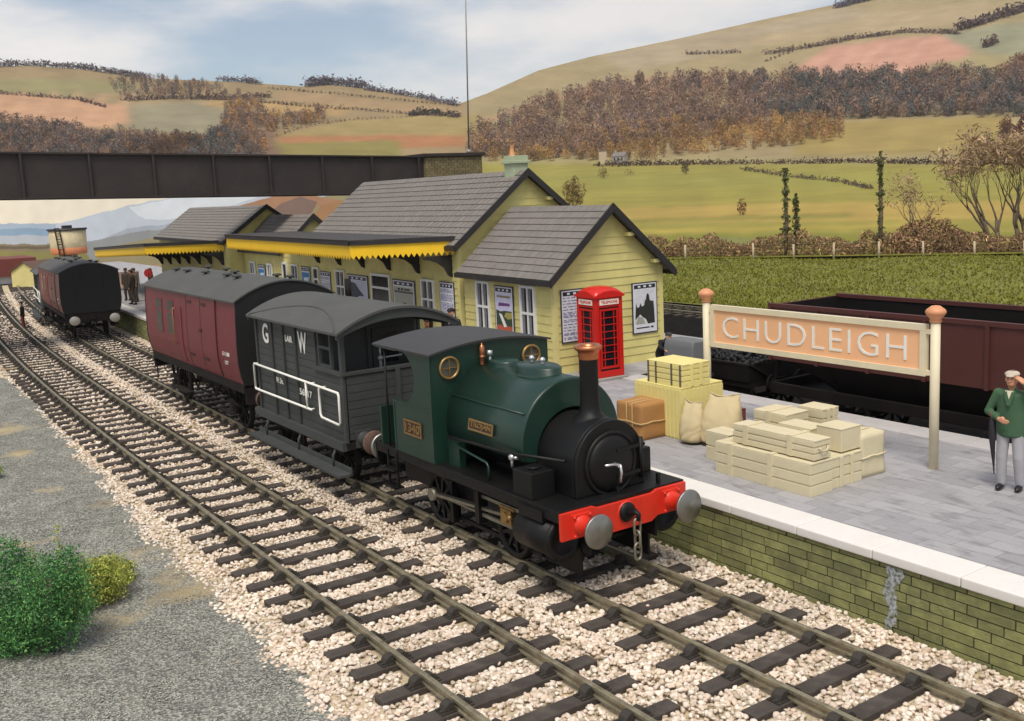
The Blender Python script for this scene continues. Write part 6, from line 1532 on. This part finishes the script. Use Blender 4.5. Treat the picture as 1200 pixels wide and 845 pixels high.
b = MB(); b.box(-39.4, -35.2, 17.3, 21.05, 7.78, 7.93); b.build('coping', GIRD, ab)
ms = thing('mast', 'very tall thin grey mast rising from the brick pier', 'mast', (-35.55, 20.24, 7.93))
b = MB(); b.cyl((-35.55, 20.24, 7.93), (-35.5, 20.6, 19.5), .045, .025, 10); b.build('pole', M('grey_mast', '#95918d', .5, .3, .1, 3), ms)
b = MB(); b.cyl((-35.55, 20.24, 7.93), (-35.55, 20.25, 8.1), .14, .1, 10); b.build('mast_foot', MATS['grey_mast'], ms)

# ------------------------------------------------------------------ far end of the line
def fpos(px, py, Z): d = ray(px, py); return CAM + d*Z
wt = thing('water_tower', 'round cream water tank with orange band and ladder on a stone base', 'water tower', tuple(fpos(85, 330, 72)))
o_ = wt.location; kz = 72/FPX; zb_ = fpos(85, 297, 72).z - o_.z; zt_ = fpos(85, 269, 72).z - o_.z; rr = 20.5*kz
CRT = M('cream_tank', '#c8b894', .6, 0, .1, 1.2, dirt='#8b7d62', dirt_amt=.5, dirt_s=1)
b = MB(); b.lathe([(0, zb_), (rr*.93, zb_), (rr*.97, zb_+.55), (rr, zt_), (0, zt_)], (0, 0, 0), n=28); tk = B_(b, 'tank', CRT, wt)
b = MB(); b.lathe([(rr*.935, zb_-.02), (rr*.955, zb_+.02), (rr*.985, zb_+.42), (rr*.96, zb_+.44)], (0, 0, 0), n=28); B_(b, 'orange_band', M('faded_orange', '#c47a4f', .6, 0, .15, 2), tk)
b = MB(); b.lathe([(rr*1.05, zt_-.02), (rr*1.07, zt_+.1), (0, zt_+.12)], (0, 0, 0), n=28); B_(b, 'rim', BLK, tk)
b = MB(); b.box(-.35, .25, -.3, .3, zt_+.1, zt_+.32); B_(b, 'hatch', BLK, tk)
b = MB(); b.cyl((0, 0, -1.5), (0, 0, zb_), rr*.45, rr*.42, 14); B_(b, 'base', STN, wt)
b = MB(); rv = Vector((RT.x, RT.y, 0)).normalized(); fv = Vector((-FW.x, -FW.y, 0)).normalized()
for s in (-1, 1): b.tube([fv*(rr*1.03) + rv*s*.16 + Vector((0, 0, zt_+.15)) - rv*.15, fv*(rr*1.25) + rv*s*.16 + Vector((0, 0, -1.0)) + rv*.45], .045, 6)
for k in range(14):
    f = k/13; c_ = (fv*(rr*1.03) - rv*.15 + Vector((0, 0, zt_+.15))).lerp(fv*(rr*1.25) + rv*.45 + Vector((0, 0, -1.0)), f); b.tube([c_ - rv*.16, c_ + rv*.16], .03, 5)
B_(b, 'ladder', UND, wt, fix=False)
hs = house('little yellow gabled house beyond the far train', tuple(fpos(52, 338, 84)), 3.6, 3.0, 1.55, R(-56), M('far_yellow', '#cfc382', .7, 0, .08, 1), M('far_roof_brown', '#5b4539', .7, 0, .1, 1), 'cottage', False)
rb_ = thing('engine_shed', 'far red brown shed with a pale band at the left edge', 'shed', tuple(fpos(-2, 335, 88)))
b = MB(); k_ = 88/FPX
b.box(-3.2, 2.4, -2.4, 2.4, -1, 12*k_); B_(b, 'wall', M('pale_band', '#b9bcc4', .6, 0, .1, 1), rb_)
b = MB(); b.box(-3.6, 2.8, -2.8, 2.8, 12*k_, 32*k_); B_(b, 'roof', M('shed_red_brown', '#6e332b', .7, 0, .15, 1), rb_)
b = MB(); b.box(-3.3, 2.45, -2.5, 2.5, -1, .25); B_(b, 'plinth', UND, rb_)
# printed scenery board that closes the view under the bridge
BD0, BD1 = fpos(-140, 262, 100), fpos(428, 262, 106); nx, ny = 520, 160
u_ = BD1 - BD0; V = []; CC = []
zlo, zhi = -1.0, 9.2
for j in range(ny):
    for i in range(nx):
        p = BD0.lerp(BD1, i/(nx-1)); V.append((p.x, p.y, zlo + (zhi-zlo)*j/(ny-1)))
V = np.array(V); q = to_px(V); q = q + np.stack([nz2(q, .05, 2.), nz2(q, .05, 8.)], 1)*2.0; colr = np.tile(C_('#efe6d3'), (len(V), 1))
def paint2(poly, h, f=1.): m = inpoly(q, poly); colr[m] = colr[m]*(1-f) + C_(h)*f
paint2([(-300,262),(70,262),(80,330),(-300,330)], '#a9b9cb'); paint2([(-300,268),(70,268),(80,330),(-300,330)], '#8fa8c0'); paint2([(-300,276),(80,276),(80,330),(-300,330)], '#b6bdc6')
paint2([(66,263),(120,248),(200,231),(260,220),(420,215),(420,330),(60,330)], '#c3cbd6'); paint2([(95,290),(150,268),(230,258),(300,262),(300,330),(90,330)], '#aab2bd')
paint2([(150,244),(200,232),(270,226),(300,232),(260,244),(210,256),(170,258)], '#dfe5ea', .8)
paint2([(100,284),(160,272),(215,266),(300,262),(420,258),(420,330),(90,330)], '#8d8f8c', .8); paint2([(120,292),(190,276),(240,262),(300,246),(345,232),(420,226),(420,330),(100,330)], '#9a9172')
paint2([(225,262),(270,244),(320,230),(360,226),(420,240),(330,244)], '#ab8468'); paint2([(300,262),(330,238),(352,231),(372,236),(360,262)], '#857068'); paint2([(360,262),(378,240),(440,226),(440,262)], '#a5805f')
paint2([(-300,286),(80,286),(120,330),(-300,330)], '#8a7f66'); paint2([(-300,296),(100,294),(120,330),(-300,330)], '#8c8656'); paint2([(-300,290),(80,288),(80,291),(-300,294)], '#6f6455')
colr *= (1 + .06*nz2(q, .08, 3.))[:, None]
Fb = np.array([[j*nx+i, j*nx+i+1, (j+1)*nx+i+1, (j+1)*nx+i] for j in range(ny-1) for i in range(nx-1)])
nb = Vector((-u_.y, u_.x, 0)).normalized()*.25
V2 = V + np.array(nb)[None]*(-1 if nb.dot(FW) < 0 else 1)
Fa = np.concatenate([Fb, Fb[:, ::-1] + len(V)])
ring = [i for i in range(nx)] + [j*nx + nx-1 for j in range(1, ny)] + [(ny-1)*nx + i for i in range(nx-2, -1, -1)] + [j*nx for j in range(ny-2, 0, -1)]
Fr = np.array([[ring[k], ring[(k+1) % len(ring)], ring[(k+1) % len(ring)] + len(V), ring[k] + len(V)] for k in range(len(ring))])
tag(mesh_obj('backdrop', np_mesh('backdrop', np.concatenate([V, V2]), np.concatenate([Fa, Fr]), False, np.concatenate([colr, colr])), attr_mat('printed_scenery', .8, .05, .3)), kind='structure')
# bright poster hoarding and round red sign under the far canopy
h_ = thing('hoarding', 'pale pink hoarding board at the far end of the platform', 'hoarding', tuple(fpos(142, 328, 62)))
b = MB(); b.obox((0, 0, 0), (.1, 2.2, .95), Matrix.Rotation(-.6, 3, 'Z')); B_(b, 'panel', M('pale_pink', '#dcb9a0', .6, 0, .05, 1), h_)
b = MB(); b.box(-.05, .05, -.9, -.8, -2., -.4); b.box(-.05, .05, .8, .9, -2., -.4); B_(b, 'legs', UND, h_)
rs = thing('round_sign', 'round red sign on a short post under the far canopy', 'sign', (-41.2, 4.6, P))
zc = fpos(174, 320, 52).z; ps = fpos(174, 320, 52); rs.location = (ps.x, ps.y, P); b = MB(); b.lathe([(0, 0), (.22, 0), (.22, .05), (.0, .05)], (0, 0, zc - P), (-FW.x, -FW.y, 0), 20, False); B_(b, 'disc', M('sign_red', '#a8302f', .4, 0, .05, 3), rs)
b = MB(); b.cyl((.04, 0, 0), (.04, 0, zc-P), .03, n=8); B_(b, 'post', UND, rs)
# baseboard joint strip beside the near track
b = MB(); b.box(-32.62, -32.42, -5.6, -2.3, -.24, -.135); tag(b.build('joint_strip', M('tan_strip', '#a8916a', .8, 0, .1, 3)), 'narrow tan timber strip across the near track at the far left', 'timber strip')

# ------------------------------------------------------------------ shrubs in the gravel
LEAFD = attr_mat('shrub_leaf', .75, .2, 1.5, island=.35)
def shrub(label, lobes, pal, n, size, st=1.1, loc=(0, 0, 0), fuzz=.03, sprigs=()):
    t = thing('shrub', label, 'shrub', loc); P_, C2 = [], []
    for (cx, cy, cz, rx, ry, rz) in lobes:
        k = int(n*rx*ry*rz/sum(l[3]*l[4]*l[5] for l in lobes)); u = nrng.normal(size=(k, 3)); u /= np.linalg.norm(u, axis=1)[:, None]
        lump = np.array([1 + .42*mno.noise((a_*2.6 + cx*7, b_*2.6 + cy*5, c_*2.6)) + .30*mno.noise((a_*6, b_*6, c_*6 + cx)) for a_, b_, c_ in u]); r_ = (nrng.random(k)**.28)*lump
        p = np.stack([cx + u[:, 0]*rx*r_, cy + u[:, 1]*ry*r_, cz + u[:, 2]*rz*r_], 1) + nrng.normal(0, fuzz, (k, 3)); p = p[p[:, 2] > .0]
        P_.append(p)
    P_ = np.concatenate(P_); c = np.array([C_(pal[q]) for q in nrng.integers(0, len(pal), len(P_))])
    leaf_cloud('foliage', P_, nrng.uniform(.6, 1.3, len(P_))*size, LEAFD, t, st, .2, True, c)
    b = MB()
    for _ in range(9):
        a_ = rnd.uniform(0, 6.28); l_ = rnd.choice(lobes); b.tube([(l_[0]*.6, l_[1]*.6, 0), (l_[0]*.9, l_[1]*.9, l_[2]*.7), (l_[0] + .3*l_[3]*math.cos(a_), l_[1] + .3*l_[4]*math.sin(a_), l_[2] + l_[5]*.5)], [.03, .022, .01], 5)
    B_(b, 'stem', BARK, t, fix=False)
    if sprigs:
        pts = []
        for sx, sy, h0, h1 in sprigs:
            for k in range(90): f = rnd.random(); pts.append((sx + rnd.gauss(0, .035), sy + rnd.gauss(0, .035), h0 + (h1-h0)*f))
        pts = np.array(pts); tag_ = leaf_cloud('sprig', pts, nrng.uniform(.6, 1.2, len(pts))*.022, LEAFD, t, 1.6, .6, True, np.array([C_(['#a3a246', '#8d9a3c', '#b0a650'][q]) for q in nrng.integers(0, 3, len(pts))])); tag_['kind'] = 'stuff'
    return t
shrub('dark green bushy shrub at the left edge of the gravel', [(-.15, -.05, .66, .48, .5, .74), (.50, .42, .74, .50, .5, .66), (.15, .10, .38, .6, .6, .42), (.05, -.25, .25, .45, .4, .3), (.45, .60, 1.10, .26, .26, .34), (-.22, .0, 1.24, .24, .24, .30), (.72, .30, 1.0, .2, .2, .26)], ['#4f8046', '#447040', '#5f8f4e', '#385b36', '#719a5a', '#48784a'], 34000, .021, 1.1, (-4.62, -6.95, -.25), .02)
shrub('bright yellow green low shrub behind the dark green one', [(.0, .05, .32, .50, .52, .34), (-.5, .35, .25, .34, .34, .26), (.25, -.35, .22, .35, .3, .24), (-.75, .65, .14, .24, .22, .16)], ['#96a044', '#a8ad50', '#7f8c3c', '#b5b35e', '#727f3c', '#8f9450'], 13000, .021, 1.3, (-5.62, -5.80, -.25), .03, ((-.95, -.25, .2, 1.10), (-.55, -.72, .4, .95)))
shrub('small bright green tuft at the far left edge of the gravel', [(0, 0, .18, .22, .22, .2)], ['#7f9a35', '#93a63c'], 1200, .03, 1.3, (-15.2, -6.05, -.25))
# ------------------------------------------------------------------ people: one fused body each, clothes as children
SKIN = M('skin', '#c68e6c', .55, 0, .06, 8)
def caps(b, p0, p1, r0, r1, n=12):
    b.cyl(p0, p1, r0, r1, n); b.sph(p0, r0, n, 8); b.sph(p1, r1, n, 8); return b
def hand(b, wrist, d, palm_n, sc=1., curl=.5, side=1):
    """palm, four unequal bent fingers and a thumb leaving the side of the palm"""
    w = Vector(wrist); d = Vector(d).normalized(); nn = Vector(palm_n); nn = (nn - d*nn.dot(d)).normalized(); s = d.cross(nn)*side
    for k in range(4):
        o = w + d*.05*sc + s*(k-1.5)*.019*sc; caps(b, w + s*(k-1.5)*.012*sc, o + d*.035*sc, .017*sc, .014*sc, 8)
        l = (.036, .042, .039, .030)[k]*sc; p = o + d*.04*sc; a1 = (d*math.cos(curl) + nn*math.sin(curl)); a2 = (d*math.cos(curl*2) + nn*math.sin(curl*2))
        q = p + a1*l; caps(b, p, q, .0105*sc, .010*sc, 8); caps(b, q, q + a2*l*.8, .010*sc, .008*sc, 8)
    t0 = w + d*.02*sc - s*.022*sc; t1 = t0 - s*.028*sc + d*.028*sc + nn*.008*sc; caps(b, t0, t1, .0135*sc, .0115*sc, 8); caps(b, t1, t1 + d*.026*sc + nn*.014*sc + s*.006*sc, .011*sc, .009*sc, 8)
def person(label, loc, rz, arms, coat, trous, hat=None, hair='#5a4636', sc=1., vox=.014, shirt=None, group=None, hem=.80, lean=0., step=.0, skin=None, brim=True, tie=None):
    t = thing('person', label, 'person', loc, rz, group); t.scale = (sc, sc, sc); skin = skin or SKIN
    def L_(p):                                                        # lean the upper body forward from the hips
        p = Vector(p); h = p.z - .95
        return Vector((p.x, p.y - math.sin(lean)*max(h, 0), .95 + (max(h, 0)*math.cos(lean) + min(h, 0)))) if lean else p
    sh = [L_((s*.185, .0, 1.43)) for s in (-1, 1)]; feet = [(-.115, .02 - step, .09), (.125, .02 + step, .09)]; kn = [(-.11, -.02 - step*.6, .5), (.115, -.03 + step*.3, .5)]; hip = [(-.095, 0, .92), (.095, 0, .92)]
    hc = L_((0, -.02, 1.655)); b = MB()
    b.sph(hc, (.078, .098, .118), 20, 14); b.sph(hc + Vector((0, -.02, -.06)), (.062, .072, .062), 16, 10); caps(b, L_((0, .01, 1.42)), hc + Vector((0, .015, -.07)), .056, .052)
    b.cyl(hc + Vector((0, -.088, .012)), hc + Vector((0, -.120, -.026)), .010, .018, 8); b.sph(hc + Vector((0, -.112, -.028)), .016, 8, 6)
    for s in (-1, 1): b.sph(hc + Vector((s*.080, .005, -.012)), (.014, .024, .034), 8, 8)
    b.sph(hc + Vector((0, -.092, -.068)), (.026, .012, .010), 8, 6)
    for k in range(6):
        f = k/5; b.sph(L_((0, 0, .93 + .44*f)), (.125 + .03*f, .085 + .02*f, .09), 16, 8)
    for i in (0, 1):
        e_, w_, hd, pn = arms[i]; e_, w_ = L_(e_), L_(w_); caps(b, sh[i], e_, .048, .038); caps(b, e_, w_, .038, .028); hand(b, w_, hd, pn, 1.0, .45, 1 if i else -1)
        caps(b, hip[i], kn[i], .07, .052); caps(b, kn[i], feet[i], .052, .036)
    remesh_obj('body', b, skin, t, min(vox, .011) if vox < .016 else vox, 2)
    eb = MB()
    for s in (-1, 1): eb.sph(hc + Vector((s*.030, -.088, .014)), (.011, .008, .008), 8, 6); eb.bar(hc + Vector((s*.016, -.098, .034)), hc + Vector((s*.048, -.088, .036)), .008, .008)
    B_(eb, 'eyes_and_brows', M('dark_eye', '#30241e', .4, 0, .1, 5), t, fix=False)
    hb = MB(); hb.sph(hc + Vector((0, .022, .030)), (.084, .094, .102), 18, 12); remesh_obj('hair', hb, M('hair_' + hair.strip('#'), hair, .8, 0, .2, 20), t, .014, 1, 0, lambda p: Vector((p.x, p.y if p.z > hc.z + .05 or p.y > hc.y - .03 else hc.y - .03, p.z)))
    # coat
    b = MB()
    nk = max(26, int((1.40-hem)/.022))
    for k in range(nk+1):
        f = k/nk; z = hem + .03 + (1.39 - hem)*f; b.sph(L_((0, .004, z)), (.178 + .022*math.sin(f*2.6) + .026*(1-f)**2, .122 + .018*f + .016*(1-f)**2, .05), 24, 8)
    for i in (0, 1):
        e_, w_, hd, pn = arms[i]; e_, w_ = L_(e_), L_(w_); caps(b, sh[i], e_, .072, .056); caps(b, e_, w_.lerp(e_, .12), .058, .046)
    caps(b, sh[0], sh[1], .066, .066); caps(b, L_((0, .02, 1.44)), L_((0, .02, 1.50)), .075, .07)
    remesh_obj('coat', b, coat, t, vox, 2)
    if shirt:
        b = MB(); c0_ = L_((0, -.142, 1.30)); c1_ = L_((-.055, -.118, 1.50)); c2_ = L_((.055, -.118, 1.50)); nv = Vector((0, -.018, .004))
        b.add([c0_, c1_, c2_, c0_ + nv, c1_ + nv, c2_ + nv], [(0,2,1), (3,4,5), (0,1,4,3), (1,2,5,4), (2,0,3,5)]); B_(b, 'shirt', shirt, t)
        b = MB(); 
        for s in (-1, 1): b.bar(L_((s*.062, -.122, 1.51)), L_((0, -.166, 1.29)), .045, .02, (0, 1, .2))
        B_(b, 'lapels', coat, t, fix=False)
    b = MB()
    for i in (0, 1): caps(b, (hip[i][0], 0, .95), kn[i], .098, .078); caps(b, kn[i], (feet[i][0], feet[i][1], .10), .078, .066)
    b.sph((0, 0, .93), (.165, .115, .11), 18, 10); remesh_obj('trousers', b, trous, t, vox, 2)
    for i in (0, 1):
        b = MB(); x, y, _ = feet[i]; b.sph((x*1.05, y-.075, .045), (.05, .125, .05), 16, 8); b.sph((x, y+.01, .06), (.048, .06, .06), 14, 8); remesh_obj('shoe', b, M('black_leather', '#17161a', .4, 0, .15, 6), t, .014, 2, 0, lambda p: Vector((p.x, p.y, max(p.z, .002))))
    if hat:
        b = MB(); b.sph(hc + Vector((0, .008, .072)), (.102, .122, .050), 20, 10)
        if brim: b.sph(hc + Vector((0, -.108, .055)), (.064, .052, .014), 14, 8)
        remesh_obj('cap', b, hat, t, .012, 2)
    return t
def cloth(n, c): return M(n, c, .85, 0, .12, 5, .15, 60, dirt=None)
HANG = [((-.25, .02, 1.14), (-.24, -.06, .88), (0, -.1, -1), (1, 0, 0)), ((.25, .02, 1.14), (.24, -.06, .88), (0, -.1, -1), (-1, 0, 0))]
GREENC = cloth('green_jacket', '#3c5a3f'); CREAM = cloth('cream_shirt', '#d9d0b4')
man = person('older man in green jacket and pale flat cap with a hand raised to his head', (2.30, 6.26, P), .24,
    [((-.315, -.01, 1.15), (-.12, -.20, 1.09), (.8, -.25, -.25), (0, 1, .1)), ((.40, -.10, 1.37), (.19, -.13, 1.63), (-.75, .15, .62), (0, .6, -1))], GREENC, cloth('pale_grey_trousers', '#a3a1a4'), cloth('pale_tweed_cap', '#b9ad9a'), '#6b5648', 1.07, .012, CREAM, step=.02)
um = thing('umbrella', 'folded dark umbrella held point down beside the man in the green jacket', 'umbrella', (2.30, 6.26, P), .24)
b = MB(); b.lathe([(.008, .0), (.012, .10), (.036, .42), (.050, .62), (.030, .84), (.016, .90)], (-.17, -.22, .28), (-.05, -.06, 1), n=14); B_(b, 'canopy', M('black_umbrella_cloth', '#211f24', .8, 0, .2, 9), um)
b = MB(); b.cyl((-.21, -.27, 1.15), (-.22, -.28, 1.28), .014, .018, 10); B_(b, 'handle', M('umbrella_handle', '#5a3f2a', .5, 0, .2, 9), um)
NAVYC = cloth('dark_uniform', '#23262c'); BLKC = cloth('black_cap', '#17171a')
person('railwayman in dark uniform and cap with a white collar by the wing windows', (-13.05, 5.35, P + .0), .55, HANG, NAVYC, NAVYC, BLKC, '#2a2320', 1.06, .02, CREAM, 'men in dark uniforms')
person('man in a dark cap with a ruddy face standing beyond the brake van veranda', (-12.55, 4.3, P), 1.0, HANG, NAVYC, NAVYC, BLKC, '#2a1d18', .99, .02, CREAM, 'men in dark uniforms', skin=M('ruddy_skin', '#b5714a', .55, 0, .06, 8))
BRC = cloth('dark_brown_coat', '#3d342b'); BRC2 = cloth('grey_brown_coat', '#544a40')
fg = 'dark figures waiting under the far canopy'
person('dark brown coated figure at the left of the group under the far canopy', (-46.5, 4.75, P), .8, HANG, BRC, BRC, BRC, '#2b221c', 1.0, .035, None, fg, hem=.6)
person('dark figure in a grey brown coat at the middle of the far canopy group', (-45.2, 4.85, P), .3, HANG, BRC2, BRC, BRC, '#2b221c', 1.02, .035, None, fg, hem=.7)
person('striding dark figure nearest the platform edge in the far canopy group', (-43.7, 4.35, P), -.7, HANG, BRC, BRC, BRC, '#2b221c', 1.03, .035, None, fg, step=.16)
person('dark figure standing at the right of the far canopy group', (-44.4, 5.5, P), .1, HANG, BRC2, BRC2, BRC, '#2b221c', 1.0, .035, None, fg, hem=.65)
person('distant workman in black beside the far brake van', tuple(Vector((-47.6, -.85 + curve(-47.6)*.4, -.18))), -.5, HANG, BLKC, cloth('rust_trousers', '#6a342c'), BLKC, '#2b221c', .78, .035)
person('man in dark clothes and flat cap bending over the grey sheeted trolley', (-7.98, 8.42, P), 1.25, [((-.22, -.22, 1.22), (-.15, -.42, 1.15), (0, -1, -.1), (0, 0, -1)), ((.22, -.22, 1.22), (.15, -.42, 1.15), (0, -1, -.1), (0, 0, -1))], BLKC, BLKC, cloth('dark_tweed_cap', '#35322e'), '#2a2320', .86, .018, None, None, lean=.75)
tr_ = thing('platform_trolley', 'grey sheeted platform trolley standing by the bay edge behind the yellow crates', 'trolley', (-6.75, 8.45, P))
GTP = M('grey_sheet', '#6a6b6c', .7, 0, .1, 2, .2, 12, dirt='#57585a', dirt_amt=.4, dirt_s=2)
b = MB(); b.prism([(-.31, .40), (.31, .40), (.33, 1.05), (.26, 1.22), (-.26, 1.24), (-.33, 1.05)], YZ(-.85), 0, 1.0); B_(b, 'sheeted_load', GTP, tr_, .05)
b = MB(); b.box(-.92, .2, -.34, .34, .32, .395); B_(b, 'deck', UND, tr_)
for sx in (-.6, .0):
    for sy in (-.30, .30): b = MB(); b.lathe([(.15, -.03), (.16, 0), (.15, .03), (.05, .035), (.05, -.035), (.15, -.03)], (sx, sy, .16), (0, 1, 0), 18); b.cyl((sx, sy-.04, .16), (sx, sy+.04, .16), .06, n=10); B_(b, 'wheel', UND, tr_)
b = MB(); b.tube([(-.92, 0, .36), (-1.1, 0, .6), (-1.18, 0, .95)], .02, 6); b.tube([(-1.18, -.15, .95), (-1.18, .15, .95)], .02, 6); B_(b, 'draw_handle', UND, tr_, fix=False)

# ------------------------------------------------------------------ thin even air over the valley
hb_ = MB(); hb_.box(-2700, 700, -700, 2700, -1.45, 700); hm = bpy.data.materials.new('valley_haze'); hm.use_nodes = True
_t = hm.node_tree; _t.nodes.remove(_t.nodes['Principled BSDF']); _v = _t.nodes.new('ShaderNodeVolumePrincipled'); _v.inputs['Color'].default_value = (.93, .92, .93, 1); _v.inputs['Density'].default_value = .00017; _v.inputs['Anisotropy'].default_value = .2
_t.links.new(_v.outputs['Volume'], _t.nodes['Material Output'].inputs['Volume'])
tag(hb_.build('haze', hm), kind='stuff')
S.cycles.volume_bounces = 0
